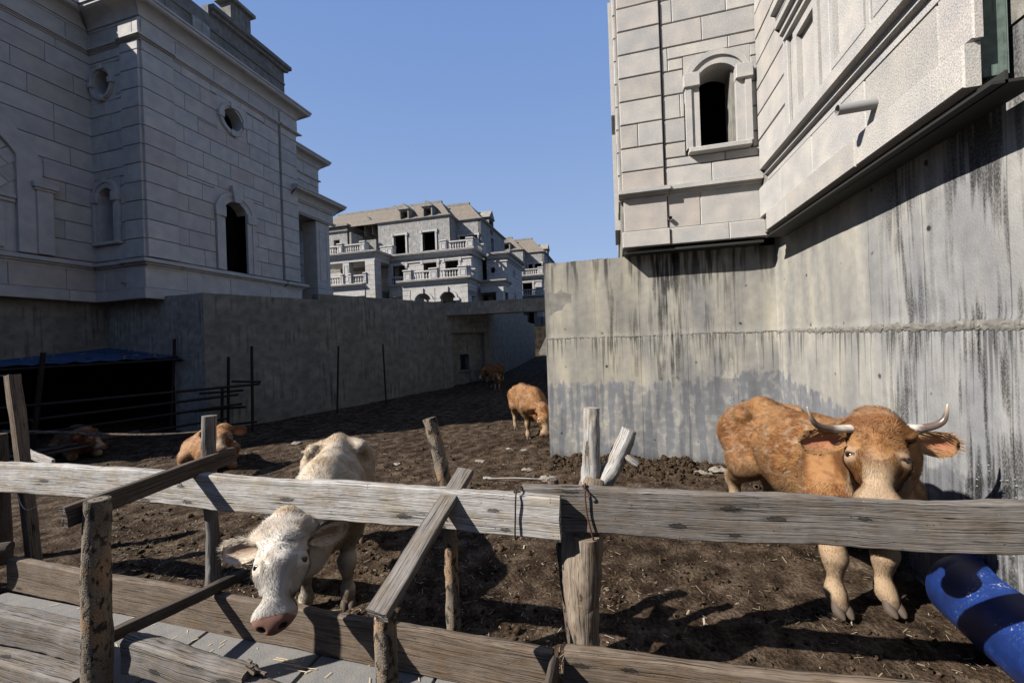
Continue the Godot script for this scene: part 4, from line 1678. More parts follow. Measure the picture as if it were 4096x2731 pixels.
	moulding(lg, R, ledge_profile(0.69, 0.23, 0.16), 0.655, 3.83, 0.0, 0.0)
	moulding(lg, R, ledge_profile(0.69, 0.23, 0.21), 3.835, 4.52, 0.0, 1.0)
	moulding(lg, W, ledge_profile(0.69, 0.23, 0.16), 0.65, 5.14, 1.0, -1.0)
	put(lg.mesh(), "ledge", M.trim, v)
	var sc := MB.new()
	for q in [[F, 0.0, 1.10, -1.0, 0.0, 0.11], [F, 1.105, 1.68, 0.0, 1.0, 0.16], [R, 0.0, 0.65, 1.0, 0.0, 0.16], [R, 0.655, 3.83, 0.0, 0.0, 0.11], [R, 3.835, 4.52, 0.0, 1.0, 0.16], [W, 0.65, 5.14, 1.0, -1.0, 0.11]]:
		moulding(sc, q[0], ledge_profile(5.885, 0.13, q[5]), q[1], q[2], q[3], q[4])
	put(sc.mesh(), "string_course", M.trim, v)
	slabs(wf, F, 0.0, 1.10, [6.02, 6.37], 0.7, [], 0.045, 0.004, 0.006)
	slabs(wf, F, 1.105, 1.74, [6.02, 6.37], 9.0, [], 0.095, 0.004, 0.006)
	slabs(wr, R, -0.04, 0.65, [6.02, 6.37], 9.0, [], 0.095, 0.004, 0.006)
	slabs(wr, R, 0.655, 3.83, [6.02, 6.37], 1.0, [], 0.045, 0.004, 0.006)
	slabs(wr, R, 3.835, 4.55, [6.02, 6.37], 9.0, [], 0.095, 0.004, 0.006)
	slabs(ww, W, 0.65, 5.14, [6.02, 6.37], 1.0, [], 0.045, 0.004, 0.006)
	var co := MB.new()
	moulding(co, F, cornice_profile(6.37, 0.44, 0.40), 0.0, 1.68, -1.0, 1.0)
	moulding(co, R, cornice_profile(6.37, 0.44, 0.40), 0.0, 4.5, 1.0, 1.0)
	moulding(co, W, cornice_profile(6.37, 0.44, 0.40), 0.65, 5.14, 1.0, -1.0)
	put(co.mesh(), "cornice", M.trim, v)
	# roof slabs, floor and plain back walls close the rooms
	var st := MB.new()
	st.box(Vector3(-5.0, 6.3, -4.5), Vector3(-0.02, 6.78, -0.02))
	st.box(Vector3(-9.0, 6.3, 0.0), Vector3(-1.70, 6.78, 4.48))
	st.box(Vector3(-9.0, -0.05, 0.32), Vector3(-2.0, 0.0, 4.45))
	st.box(Vector3(-5.0, -0.05, -4.4), Vector3(-0.31, 0.0, -0.31))
	st.box(Vector3(-5.0, 0.0, -4.5), Vector3(-0.31, 6.29, -4.2))
	st.box(Vector3(-5.3, 0.0, -4.5), Vector3(-5.01, 6.29, 0.3))
	st.box(Vector3(-9.0, 0.0, 4.2), Vector3(-1.69, 6.29, 4.49))
	st.box(Vector3(-9.3, 0.0, 0.0), Vector3(-9.01, 6.29, 4.49))
	put(st.mesh(), "inner_structure", M.inside, v)
	# set-back attic storey in raw concrete
	var at := MB.new()
	append(at, wavy_wall(4.3, 6.6, 8.55, 0.3, 0.006), face_frame(Vector3(-0.85, 0, -0.75), Vector3.FORWARD))
	append(at, wavy_wall(4.1, 6.6, 8.55, 0.3, 0.006), face_frame(Vector3(-5.0, 0, -0.72), Vector3.RIGHT))
	append(at, wavy_wall(5.1, 6.6, 8.1, 0.3, 0.006), face_frame(Vector3(-2.6, 0, 3.8), Vector3.FORWARD))
	var ato := put(at.mesh(), "attic_wall", M.dark_wall, v)
	var ac := MB.new()
	moulding(ac, face_frame(Vector3(-0.85, 0, -0.75), Vector3.FORWARD), [Vector2(0.0, 8.1), Vector2(0.04, 8.1), Vector2(0.04, 8.16), Vector2(0, 8.18)], 0.0, 4.3)
	moulding(ac, face_frame(Vector3(-0.85, 0, -0.75), Vector3.FORWARD), [Vector2(0.0, 8.55), Vector2(0.10, 8.58), Vector2(0.10, 8.66), Vector2(0.18, 8.70), Vector2(0.18, 8.82), Vector2(-0.3, 8.86)], 1.6, 4.3, 0.0, 1.0)
	put(ac.mesh(), "attic_cornice", M.dark_wall, ato)
	var pil := MB.new()
	append(pil, box_mb(Vector3(1.05, 6.6, 0.0), Vector3(1.55, 8.1, 0.09), 0.01), face_frame(Vector3(-0.85, 0, -0.75), Vector3.FORWARD))
	put(pil.mesh(), "attic_pier", M.render, ato)
	var blk := MB.new()
	append(blk, box_mb(Vector3(0.0, 8.55, -0.9), Vector3(1.0, 10.2, -0.02), 0.01), face_frame(Vector3(-0.85, 0, -0.75), Vector3.FORWARD))
	put(blk.mesh(), "upper_wall", M.dark_wall, ato)
	var ch := MB.new()
	ch.box(Vector3(-2.1, 8.5, -4.5), Vector3(-1.65, 10.3, -3.75), 0.01)
	var cho := put(ch.mesh(), "chimney", M.dark_wall, v)
	var chc := MB.new()
	chc.box(Vector3(-2.22, 10.3, -4.62), Vector3(-1.53, 10.42, -3.63), 0.015)
	put(chc.mesh(), "chimney_cap", M.concrete, cho)
	# porch beyond the tower
	var U := face_frame(Vector3(-0.62, 0, -4.5), Vector3.FORWARD)
	var um := MB.new()
	core_wall(um, U, 1.75, 3.4, 6.0, 0.4, [])
	var uw := put(um.mesh(), "wall", M.core, v)
	slabs(uw, U, 0.0, 1.78, ramp(3.9, 5.3, 0.43), 0.8, [], 0.04, 0.02, 0.008)
	var uc := MB.new()
	moulding(uc, U, ledge_profile(5.05, 0.1, 0.1), 0.0, 1.75, 0.0, 1.0)
	moulding(uc, U, cornice_profile(5.52, 0.42, 0.38), 0.0, 1.75, 0.0, 1.0)
	put(uc.mesh(), "cornice", M.trim, uw)
	slabs(uw, U, 0.0, 1.78, [5.15, 5.52], 1.0, [], 0.05, 0.004, 0.006)
	var P := face_frame(Vector3(0.0, 0, -4.3), Vector3.FORWARD)
	var pe := MB.new()
	append(pe, box_mb(Vector3(0.0, 3.36, -1.2), Vector3(2.0, 3.9, 0.0), 0.005), P)
	moulding(pe, P, cornice_profile(3.72, 0.42, 0.36), -0.1, 2.0, 0.0, 1.0)
	moulding(pe, P, ledge_profile(3.30, 0.12, 0.07), 0.2, 2.0, 0.0, 1.0)
	put(pe.mesh(), "porch_entablature", M.trim, v)
	var pc := MB.new()
	append(pc, box_mb(Vector3(1.12, 0.95, -0.62), Vector3(1.80, 3.3, -0.03), 0.01), P)
	append(pc, box_mb(Vector3(1.07, 0.0, -0.67), Vector3(1.86, 0.85, 0.02), 0.01), P)
	append(pc, box_mb(Vector3(1.09, 0.86, -0.65), Vector3(1.84, 0.94, 0.0), 0.02), P)
	var pco := put(pc.mesh(), "porch_pier", M.trim, v)
	put(rect_frame(P, Rect2(1.30, 1.2, 0.32, 1.75), 0.04, -0.031, -0.012).mesh(), "panel_frame", M.trim, pco)
	var pb := MB.new()
	append(pb, box_mb(Vector3(0.0, 0.0, -1.5), Vector3(2.4, 3.4, -1.25)), P)
	var pbo := put(pb.mesh(), "wall", M.core, v)
	slabs(pbo, P * Transform3D(Basis(), Vector3(0, 0, -1.25)), 0.0, 2.4, ramp(0.2, 3.2, 0.43), 0.8, [], 0.04, 0.02, 0.008)
	pipe_stub(v, Vector3(-0.62, 0.36, 0.0), Vector3(0.1, -0.05, 1), 0.16, 0.03)
	# lichen and mortar stains, patches of matter on the slabs
	
# ------------------------------------------------------------------ far villas

func baluster_mesh() -> ArrayMesh:
	if mesh_cache.has("baluster"):
		return mesh_cache["baluster"]
	var prof := [[0.0, 0.07], [0.05, 0.07], [0.07, 0.045], [0.18, 0.075], [0.26, 0.08], [0.42, 0.042], [0.50, 0.055], [0.52, 0.07], [0.56, 0.07]]
	var pts := PackedVector3Array()
	var uvs := PackedVector2Array()
	for q in prof:
		for k in 9:
			var a := TAU * (k % 8) / 8.0
			pts.append(Vector3(cos(a) * q[1], q[0], sin(a) * q[1]))
			uvs.append(Vector2(k, q[0]))
	var m := MB.new()
	m.sheet(pts, uvs, prof.size(), 9, false)
	mesh_cache["baluster"] = m.mesh()
	return mesh_cache["baluster"]

# balustrade along a face line: pedestals at the given places
func balustrade(parent: Node, xf: Transform3D, y: float, peds: Array, pw := 0.62) -> void:
	var rail := MB.new()
	var x0: float = peds[0]
	var x1: float = peds[-1]
	append(rail, box_mb(Vector3(x0, y, -0.24), Vector3(x1, y + 0.10, -0.02), 0.01), xf)
	append(rail, box_mb(Vector3(x0, y + 0.66, -0.26), Vector3(x1, y + 0.78, 0.0), 0.015), xf)
	var r := put(rail.mesh(), "balustrade", M.trim, parent)
	for p in peds:
		var m := MB.new()
		append(m, box_mb(Vector3(p - pw * 0.5, y, -0.5), Vector3(p + pw * 0.5, y + 0.80, 0.08), 0.012), xf)
		append(m, box_mb(Vector3(p - pw * 0.6, y + 0.81, -0.56), Vector3(p + pw * 0.6, y + 0.93, 0.14), 0.02), xf)
		append(m, rect_frame(xf, Rect2(p - pw * 0.3, y + 0.18, pw * 0.6, 0.44), 0.04, 0.08, 0.11), Transform3D())
		put(m.mesh(), "pedestal", M.trim, r)
	for i in peds.size() - 1:
		var a: float = peds[i] + pw * 0.5 + 0.1
		var b: float = peds[i + 1] - pw * 0.5 - 0.1
		var n := maxi(1, roundi((b - a) / 0.24))
		for k in n + 1:
			var o := put(baluster_mesh(), "baluster", M.trim, r)
			o.transform = xf * Transform3D(Basis(), Vector3(lerpf(a, b, float(k) / n), y + 0.10, -0.13))

func far_wall(v: Node, xf: Transform3D, w: float, y0: float, y1: float, holes: Array, clad: Array, m: Material, step := 1.15) -> MeshInstance3D:
	var c := MB.new()
	core_wall(c, xf, w, y0, y1, 0.3, holes)
	var o := put(c.mesh(), "wall", m, v)
	if clad.size() > 1:
		slabs(o, xf, 0.0, w, clad, step, holes, 0.04, 0.014, 0.007)
	return o

func far_window(v: Node, xf: Transform3D, r: Rect2, fw := 0.2) -> void:
	var m := MB.new()
	var i := [Vector2(r.position.x, r.position.y), Vector2(r.position.x, r.end.y), Vector2(r.end.x, r.end.y), Vector2(r.end.x, r.position.y)]
	var e := [Vector2(r.position.x - fw, r.position.y), Vector2(r.position.x - fw, r.end.y + fw), Vector2(r.end.x + fw, r.end.y + fw), Vector2(r.end.x + fw, r.position.y)]
	band(m, xf, i, e, -0.2, 0.09, false)
	for s in [0, 1]:
		var x: float = r.position.x - fw - 0.07 if s == 0 else r.end.x + fw * 0.3
		append(m, box_mb(Vector3(x, r.end.y - 0.12, 0.0), Vector3(x + fw * 0.7 + 0.07, r.end.y + fw + 0.04, 0.13)), xf)
	put(m.mesh(), "window_frame", M.trim, v)

func hip(mb: MB, x0: float, x1: float, z0: float, z1: float, y: float, tx0: float, tx1: float, tz0: float, tz1: float, ty: float) -> void:
	var a := [Vector3(x0, y, z0), Vector3(x1, y, z0), Vector3(x1, y, z1), Vector3(x0, y, z1)]
	var t := [Vector3(tx0, ty, tz0), Vector3(tx1, ty, tz0), Vector3(tx1, ty, tz1), Vector3(tx0, ty, tz1)]
	for i in 4:
		var j := (i + 1) % 4
		mb.quad(a[i], a[j], t[j], t[i])
	mb.quad(t[0], t[1], t[2], t[3])

func dormer(v: Node, xf: Transform3D, x: float, y: float, w: float, h: float) -> void:
	var m := MB.new()
	_dorm(m, xf, x, y, w, h)
	put(m.mesh(), "dormer", M.concrete, v)

func _dorm(m: MB, xf: Transform3D, x: float, y: float, w: float, h: float) -> void:
	append(m, box_mb(Vector3(x - w * 0.5, y, -1.6), Vector3(x - w * 0.5 + 0.12, y + h, 0.0)), xf)
	append(m, box_mb(Vector3(x + w * 0.5 - 0.12, y, -1.6), Vector3(x + w * 0.5, y + h, 0.0)), xf)
	append(m, box_mb(Vector3(x - w * 0.5 + 0.13, y + h - 0.14, -1.6), Vector3(x + w * 0.5 - 0.13, y + h, 0.0)), xf)
	var e := w * 0.62
	var t := y + h
	var a := xf * Vector3(x - e, t, 0.12)
	var b := xf * Vector3(x + e, t, 0.12)
	var c := xf * Vector3(x, t + w * 0.6, 0.12)
	var a2 := xf * Vector3(x - e, t, -1.8)
	var b2 := xf * Vector3(x + e, t, -1.8)
	var c2 := xf * Vector3(x, t + w * 0.6, -1.8)
	m.tri(a, b, c)
	m.quad(b, b2, c2, c)
	m.quad(a2, a, c, c2)
	m.quad(a, a2, b2, b)

func build_far_villas() -> void:
	var v := thing("villa", "sunlit unfinished mansard villa with balustraded porch at the end of the lane", "villa", Vector3(-12.05, 3.1, -32.6), "unfinished villas")
	var A := face_frame(Vector3(-8.1, 0, 0), Vector3.RIGHT)
	var wins := [Rect2(0.5, 4.2, 1.23, 1.73), Rect2(3.57, 4.2, 1.28, 1.76), Rect2(5.67, 4.2, 1.24, 1.76)]
	var low := [Rect2(4.6, 0.2, 1.0, 2.2), Rect2(6.3, 0.2, 1.0, 2.2)]
	far_wall(v, A, 8.1, 0.0, 6.9, wins + low, ramp(1.6, 6.2, 0.43), M.mortar)
	for r in wins:
		far_window(v, A, r)
	var S := face_frame(Vector3(0, 0, 0), Vector3.FORWARD)
	far_wall(v, S, 2.8, 0.0, 6.9, [], ramp(1.6, 6.2, 0.43), M.mortar, 1.3)
	# tower
	var B := face_frame(Vector3(0.45, 0, -2.8), Vector3.RIGHT)
	var ov := Rect2(0.35, 5.05, 0.5, 0.58)
	var tw := far_wall(v, B, 1.95, 0.0, 6.9, [ov, Rect2(0.5, 0.2, 0.9, 2.8)], [], M.mortar)
	var oh := oval_window(v, B, Vector2(0.6, 5.34), 0.24, 0.28, 0.15)
	slabs(tw, B, 0.0, 1.95, ramp(3.3, 6.2, 0.43), 0.9, [oh], 0.04, 0.014, 0.007)
	var C := face_frame(Vector3(2.4, 0, -2.8), Vector3.FORWARD)
	var tw2 := far_wall(v, C, 5.8, 0.0, 6.9, [Rect2(2.15, 5.05, 0.5, 0.58), Rect2(2.2, 0.95, 0.55, 2.2)], [], M.mortar)
	var oh2 := oval_window(v, C, Vector2(2.4, 5.34), 0.24, 0.28, 0.15)
	var oh3 := arched_window(v, C, 2.47, 0.93, 0.27, 2.9, 0.22, 0.2, true, 0.25)
	slabs(tw2, C, 0.0, 5.8, ramp(1.6, 6.2, 0.43), 1.3, [oh2, oh3], 0.04, 0.014, 0.007)
	# entablatures
	var en := MB.new()
	for q in [[A, 0.0, 8.1, 0.0, 1.0], [S, 0.0, 2.8, 1.0, -1.0], [B, 0.0, 1.95, -1.0, 1.0], [C, 0.0, 5.8, 1.0, 0.0]]:
		moulding(en, q[0], ledge_profile(6.0, 0.14, 0.12), q[1], q[2], q[3], q[4])
		moulding(en, q[0], cornice_profile(6.42, 0.48, 0.42), q[1], q[2], q[3], q[4])
	put(en.mesh(), "cornice", M.trim, v)
	# attic storey in grey render
	var D := face_frame(Vector3(-10.2, 0, -1.8), Vector3.RIGHT)
	var aw := [Rect2(1.7, 7.43, 1.25, 1.8), Rect2(4.74, 7.5, 1.3, 1.75)]
	far_wall(v, D, 7.5, 6.8, 10.55, aw, [], M.render)
	for r in aw:
		far_window(v, D, r, 0.17)
	var D2 := face_frame(Vector3(-2.7, 0, -1.8), Vector3.FORWARD)
	far_wall(v, D2, 1.6, 6.8, 10.55, [], [], M.render)
	var E := face_frame(Vector3(-2.7, 0, -3.4), Vector3.RIGHT)
	var ew := [Rect2(0.35, 7.2, 0.6, 1.75), Rect2(1.2, 7.2, 0.95, 1.75)]
	far_wall(v, E, 2.5, 6.8, 10.4, ew, [], M.render)
	for r in ew:
		far_window(v, E, r, 0.12)
	var G := face_frame(Vector3(-0.2, 0, -3.4), Vector3.FORWARD)
	far_wall(v, G, 8.2, 6.8, 10.4, [Rect2(3.1, 7.9, 0.9, 1.5), Rect2(3.0, 9.7, 0.8, 0.5)], [], M.render)
	# eaves
	var ev := MB.new()
	for q in [[D, 0.0, 7.5, 1.0, 1.0, 10.5], [D2, 0.0, 1.6, 1.0, 0.0, 10.5], [E, 0.0, 2.5, 0.0, 1.0, 10.35], [G, 0.0, 8.2, 1.0, 1.0, 10.35]]:
		moulding(ev, q[0], [Vector2(0, q[5]), Vector2(0.12, q[5] + 0.02), Vector2(0.18, q[5] + 0.1), Vector2(0.18, q[5] + 0.18), Vector2(-0.2, q[5] + 0.24)], q[1], q[2], q[3], q[4])
	put(ev.mesh(), "eaves", M.concrete, v)
	var rf := MB.new()
	hip(rf, -18.4, -2.62, -1.7, -11.5, 10.6, -17.0, -4.9, -5.0, -8.0, 13.1)
	hip(rf, -6.5, -0.1, -3.3, -11.7, 10.5, -5.2, -2.3, -6.0, -9.0, 12.95)
	var roof := put(rf.mesh(), "roof", M.roof, v)
	var rcap := MB.new()
	rcap.box(Vector3(-17.1, 13.0, -5.15), Vector3(-4.8, 13.22, -4.85))
	rcap.box(Vector3(-5.2, 12.85, -6.15), Vector3(-2.2, 13.07, -5.85))
	put(rcap.mesh(), "ridge_cap", M.concrete, roof)
	var ch := MB.new()
	ch.box(Vector3(-10.3, 12.4, -6.4), Vector3(-9.2, 12.95, -5.3))
	for k in [-10.25, -9.8, -9.35]:
		ch.box(Vector3(k, 12.95, -6.3), Vector3(k + 0.12, 13.3, -5.4))
	ch.box(Vector3(-10.5, 13.3, -6.6), Vector3(-9.0, 13.42, -5.1))
	put(ch.mesh(), "chimney", M.concrete, roof)
	dormer(v, D, 2.85, 10.4, 1.0, 1.25)
	dormer(v, D, 5.3, 10.4, 1.0, 1.25)
	dormer(v, face_frame(Vector3(-14, 0, -2.6), Vector3.RIGHT), 2.2, 9.9, 1.0, 1.2)
	dormer(v, G, 3.4, 10.0, 1.5, 1.35)
	# upper balcony
	balustrade(v, face_frame(Vector3(-2.6, 0, -0.05), Vector3.RIGHT), 6.92, [0.0, 2.5])
	balustrade(v, face_frame(Vector3(0.2, 0, -0.3), Vector3.FORWARD), 6.92, [0.3, 2.6])
	balustrade(v, A, 6.92, [-0.4, 0.2])
	# porch with two arches
	var Pf := face_frame(Vector3(-5.5, 0, 2.1), Vector3.RIGHT)
	var pm := MB.new()
	core_wall(pm, Pf, 5.9, 0.0, 3.7, 0.4, [Rect2(1.1, 0, 1.5, 3.2), Rect2(3.4, 0, 1.4, 3.2)])
	var po := put(pm.mesh(), "porch", M.mortar, v)
	for q in [[1.85, 0.75], [4.1, 0.70]]:
		var ar := MB.new()
		band(ar, Pf, arch_line(q[0], 2.35, q[1], 2.45, 0.55), arch_line(q[0], 2.35, q[1] + 0.2, 2.45, 0.78), -0.3, 0.10, false)
		append(ar, box_mb(Vector3(q[0] - 0.12, 2.95, 0.0), Vector3(q[0] + 0.12, 3.38, 0.2)), Pf)
		for s in [-1.0, 1.0]:
			append(ar, box_mb(Vector3(q[0] + s * (q[1] + 0.12) - 0.25, 2.2, -0.3), Vector3(q[0] + s * (q[1] + 0.12) + 0.25, 2.42, 0.16)), Pf)
		put(ar.mesh(), "arch", M.trim, po)
		var spn := MB.new()
		spandrel(spn, Pf, arch_line(q[0], 2.6, q[1] + 0.1, 2.45, 0.68), Rect2(q[0] - 1.1, 2.42, 2.2, 1.0), 0.036, false)
		put(spn.mesh(), "spandrel", stones[0], po)
	slabs(po, Pf, 0.0, 0.7, ramp(1.5, 3.3, 0.43), 0.8, [], 0.04, 0.014, 0.007)
	slabs(po, Pf, 5.2, 5.9, ramp(1.5, 3.3, 0.43), 0.8, [], 0.05, 0.014, 0.007)
	slabs(po, Pf, 0.0, 5.9, [3.32, 3.62], 1.2, [], 0.04, 0.014, 0.007)
	var Ps := face_frame(Vector3(0.4, 0, 2.1), Vector3.FORWARD)
	far_wall(v, Ps, 2.1, 2.6, 3.7, [], [3.0, 3.32, 3.62], M.mortar)
	var Ps2 := far_wall(v, Ps, 0.7, 0.0, 2.6, [], ramp(1.5, 2.6, 0.43), M.mortar)
	Ps2.name = "porch_pier"
	var pc := MB.new()
	moulding(pc, Pf, cornice_profile(3.64, 0.46, 0.4), 0.0, 5.9, 1.0, 1.0)
	moulding(pc, Ps, cornice_profile(3.64, 0.46, 0.4), 0.0, 2.1, 1.0, 0.0)
	put(pc.mesh(), "cornice", M.trim, po)
	var pfl := MB.new()
	pfl.box(Vector3(-5.48, 3.7, 0.0), Vector3(0.38, 4.08, 2.08))
	put(pfl.mesh(), "balcony_floor", M.concrete, po)
	balustrade(v, Pf, 4.1, [0.5, 2.9, 5.5], 0.7)
	balustrade(v, Ps, 4.1, [0.35, 1.9], 0.6)
	# tower porch
	var Tf := face_frame(Vector3(0.42, 0, -0.9), Vector3.RIGHT)
	var tp := MB.new()
	append(tp, box_mb(Vector3(0.0, 3.1, -1.85), Vector3(2.1, 3.75, 0.0)), Tf)
	moulding(tp, Tf, cornice_profile(3.7, 0.42, 0.38), 0.0, 2.1, 0.0, 1.0)
	moulding(tp, face_frame(Vector3(2.52, 0, -0.9), Vector3.FORWARD), cornice_profile(3.7, 0.42, 0.38), 0.0, 1.85, 1.0, 0.0)
	append(tp, box_mb(Vector3(1.4, 0.0, -0.7), Vector3(2.05, 3.09, -0.03), 0.01), Tf)
	put(tp.mesh(), "tower_porch", M.trim, v)
	# terrace on the left with columns
	var Lf := face_frame(Vector3(-15.0, 0, 2.4), Vector3.RIGHT)
	var te := MB.new()
	append(te, box_mb(Vector3(0.0, 6.1, -0.6), Vector3(7.1, 6.5, 0.0)), Lf)
	moulding(te, Lf, cornice_profile(6.45, 0.45, 0.4), 0.0, 7.1, 0.0, 1.0)
	append(te, box_mb(Vector3(6.5, 6.1, -2.4), Vector3(7.1, 6.5, -0.61)), Lf)
	moulding(te, face_frame(Vector3(-7.9, 0, 2.4), Vector3.FORWARD), cornice_profile(6.45, 0.45, 0.4), 0.0, 2.4, 1.0, 0.0)
	append(te, box_mb(Vector3(0.0, 6.52, -4.1), Vector3(7.08, 6.85, -0.05)), Lf)
	put(te.mesh(), "terrace_entablature", M.trim, v)
	var tf := MB.new()
	append(tf, box_mb(Vector3(0.0, 3.1, -4.1), Vector3(6.0, 3.8, 0.0)), Lf)
	moulding(tf, Lf, cornice_profile(3.75, 0.42, 0.36), 0.0, 6.0, 0.0, 0.0)
	append(tf, box_mb(Vector3(7.15, 3.1, -2.4), Vector3(9.1, 3.75, -2.1)), Lf)
	moulding(tf, Lf * Transform3D(Basis(), Vector3(0, 0, -2.1)), cornice_profile(3.75, 0.38, 0.3), 7.15, 9.3, 0.0, 0.0)
	put(tf.mesh(), "terrace_floor", M.trim, v)
	for q in [[3.85, 4.5, 4.2], [0.6, 1.25, 4.2]]:
		var cm := MB.new()
		append(cm, box_mb(Vector3(q[0], q[2], -0.62), Vector3(q[1], 6.09, -0.02), 0.01), Lf)
		append(cm, rect_frame(Lf, Rect2(q[0] + 0.16, q[2] + 0.3, q[1] - q[0] - 0.32, 1.3), 0.04, -0.03, 0.01), Transform3D())
		put(cm.mesh(), "column", M.trim, v)
	var pier := MB.new()
	append(pier, box_mb(Vector3(6.12, 0.0, -0.9), Vector3(7.05, 6.09, -0.05)), Lf)
	var pro := put(pier.mesh(), "pier", M.mortar, v)
	slabs(pro, Lf * Transform3D(Basis(), Vector3(0, 0, -0.05)), 6.12, 7.05, ramp(1.5, 6.1, 0.43), 0.95, [], 0.05, 0.014, 0.007)
	slabs(pro, face_frame(Vector3(-7.95, 0, 2.35), Vector3.FORWARD), 0.0, 0.85, ramp(1.5, 6.1, 0.43), 0.95, [], 0.04, 0.014, 0.007)
	balustrade(v, Lf, 4.18, [1.3, 3.8], 0.3)
	balustrade(v, Lf, 4.18, [4.6, 6.1], 0.3)
	balustrade(v, Lf * Transform3D(Basis(), Vector3(0, 0, -2.1)), 4.12, [7.2, 8.9], 0.3)
	var lb := face_frame(Vector3(-18.0, 0, -1.9), Vector3.RIGHT)
	far_wall(v, lb, 9.9, 0.0, 6.8, [Rect2(4.0, 4.3, 1.0, 1.5), Rect2(1.2, 4.3, 1.0, 1.5)], ramp(3.9, 6.2, 0.43), M.mortar, 1.6)
	# attic block on the left, slab, parapet pieces
	var H := face_frame(Vector3(-19.0, 0, -1.8), Vector3.RIGHT)
	var hw := [Rect2(3.7, 8.1, 0.7, 1.4)]
	far_wall(v, H, 5.3, 6.8, 10.75, hw, [], M.render)
	var H2 := face_frame(Vector3(-13.7, 0, -1.8), Vector3.FORWARD)
	far_wall(v, H2, 3.2, 6.8, 10.75, [Rect2(0.9, 7.3, 0.9, 1.6)], [], M.render)
	far_wall(v, face_frame(Vector3(-13.7, 0, -4.6), Vector3.RIGHT), 3.6, 6.8, 10.6, [], [], M.render)
	far_wall(v, face_frame(Vector3(-10.2, 0, -4.6), Vector3.BACK), 2.5, 6.8, 10.5, [], [], M.render)
	var hm := MB.new()
	moulding(hm, H, [Vector2(0, 10.25), Vector2(0.16, 10.27), Vector2(0.16, 10.38), Vector2(0, 10.4)], 0.0, 5.3, 0.0, 1.0)
	append(hm, box_mb(Vector3(0, 10.76, -3.2), Vector3(5.5, 10.95, 0.25)), H)
	put(hm.mesh(), "eaves", M.concrete, v)
	var sw := MB.new()
	sw.box(Vector3(-11.9, 6.9, -1.5), Vector3(-11.7, 9.4, 0.3))
	sw.box(Vector3(-11.69, 6.9, -1.6), Vector3(-10.22, 9.0, -1.4))
	put(sw.mesh(), "parapet_slab", M.concrete, v)
	balustrade(v, face_frame(Vector3(-14.0, 0, 2.3), Vector3.RIGHT), 6.92, [0.0, 2.6, 4.9], 0.5)
	# rooms: floors and back
	var inr := MB.new()
	inr.box(Vector3(-18, 3.0, -8.5), Vector3(2.1, 3.2, -2.3))
	inr.box(Vector3(-18, 6.5, -11.3), Vector3(2.1, 6.85, -3.3))
	inr.box(Vector3(-7.8, 3.0, -2.29), Vector3(-0.31, 3.2, -0.31))
	inr.box(Vector3(-7.8, 6.5, -3.29), Vector3(-0.31, 6.85, -0.31))
	inr.box(Vector3(-18, 0.0, -8.9), Vector3(2.3, 6.49, -8.61))
	inr.box(Vector3(-18, 6.9, -11.48), Vector3(-0.3, 10.68, -11.3))
	inr.box(Vector3(-18.2, 0.0, -11.6), Vector3(-18.0, 10.5, -2.25))
	inr.box(Vector3(-18, 6.86, -11.3), Vector3(-0.55, 6.95, -3.8))
	inr.box(Vector3(-10.0, 6.86, -3.79), Vector3(-3.0, 6.95, -2.12))
	put(inr.mesh(), "inner_structure", M.inside, v)
	var c: Node3D = v.duplicate()
	c.name = numbered("villa")
	add_child(c)
	c.position = v.position + Vector3(3.1, 0, -16.4)
	tag(c, "farthest mansard villa, showing between the first one and the tall wall", "villa", "unfinished villas")
	# unseen villas added behind the photographer to block low sky glow and deepen shade
	sky_block_villa(Vector3(-24, 0, 17), "pale unseen villa added behind the photographer to block sky glow, on the left")
	sky_block_villa(Vector3(0, 0, 19), "pale unseen villa added straight behind the photographer to block sky glow")
	sky_block_villa(Vector3(24, 0, 17), "pale unseen villa added behind the photographer to block sky glow, on the right")

func sky_block_villa(at: Vector3, label: String) -> void:  # simplified out-of-view villa, added to cut sky fill on the shaded walls
	var v := thing("villa", label, "villa", at, "unfinished villas")
	var holes := []
	for f in 3:
		for k in 6:
			holes.append(Rect2(1.4 + k * 3.2, 1.2 + f * 3.3, 1.3, 1.9))
	var N := face_frame(Vector3(10, 0, 0), Vector3.LEFT)
	var w := MB.new()
	core_wall(w, N, 20.0, 0.0, 10.2, 0.35, holes)
	var wo := put(w.mesh(), "wall", M.render, v)
	for h: Rect2 in holes:
		put(rect_frame(N, h, 0.16, -0.2, 0.07).mesh(), "window_frame", M.trim, wo)
	var b := MB.new()
	b.box(Vector3(-10, 0, 0.36), Vector3(-9.7, 10.2, 11))
	b.box(Vector3(9.7, 0, 0.36), Vector3(10, 10.2, 11))
	b.box(Vector3(-9.69, 0, 10.7), Vector3(9.69, 10.2, 11))
	for f in 4:
		b.box(Vector3(-9.69, f * 3.3, 0.36), Vector3(9.69, f * 3.3 + 0.25, 10.69))
	put(b.mesh(), "inner_structure", M.render, v)
	var c := MB.new()
	moulding(c, N, cornice_profile(9.8, 0.5, 0.45), 0.0, 20.0, 0.0, 0.0)
	moulding(c, N, ledge_profile(3.4, 0.2, 0.15), 0.0, 20.0, 0.0, 0.0)
	put(c.mesh(), "cornice", M.trim, v)
	var r := MB.new()
	hip(r, -10.5, 10.5, 11.5, -0.5, 10.25, -7.0, 7.0, 7.0, 4.0, 13.2)
	put(r.mesh(), "roof", M.roof, v)

# ------------------------------------------------------------------ shed and pipes

func pipe(parent: Node, called: String, a: Vector3, b: Vector3, r: float, m: Material) -> void:
	var mb := MB.new()
	tube(mb, [a, b], [r, r], 10, 0.0, 1.0, true)
	put(mb.mesh(), called, m, parent)

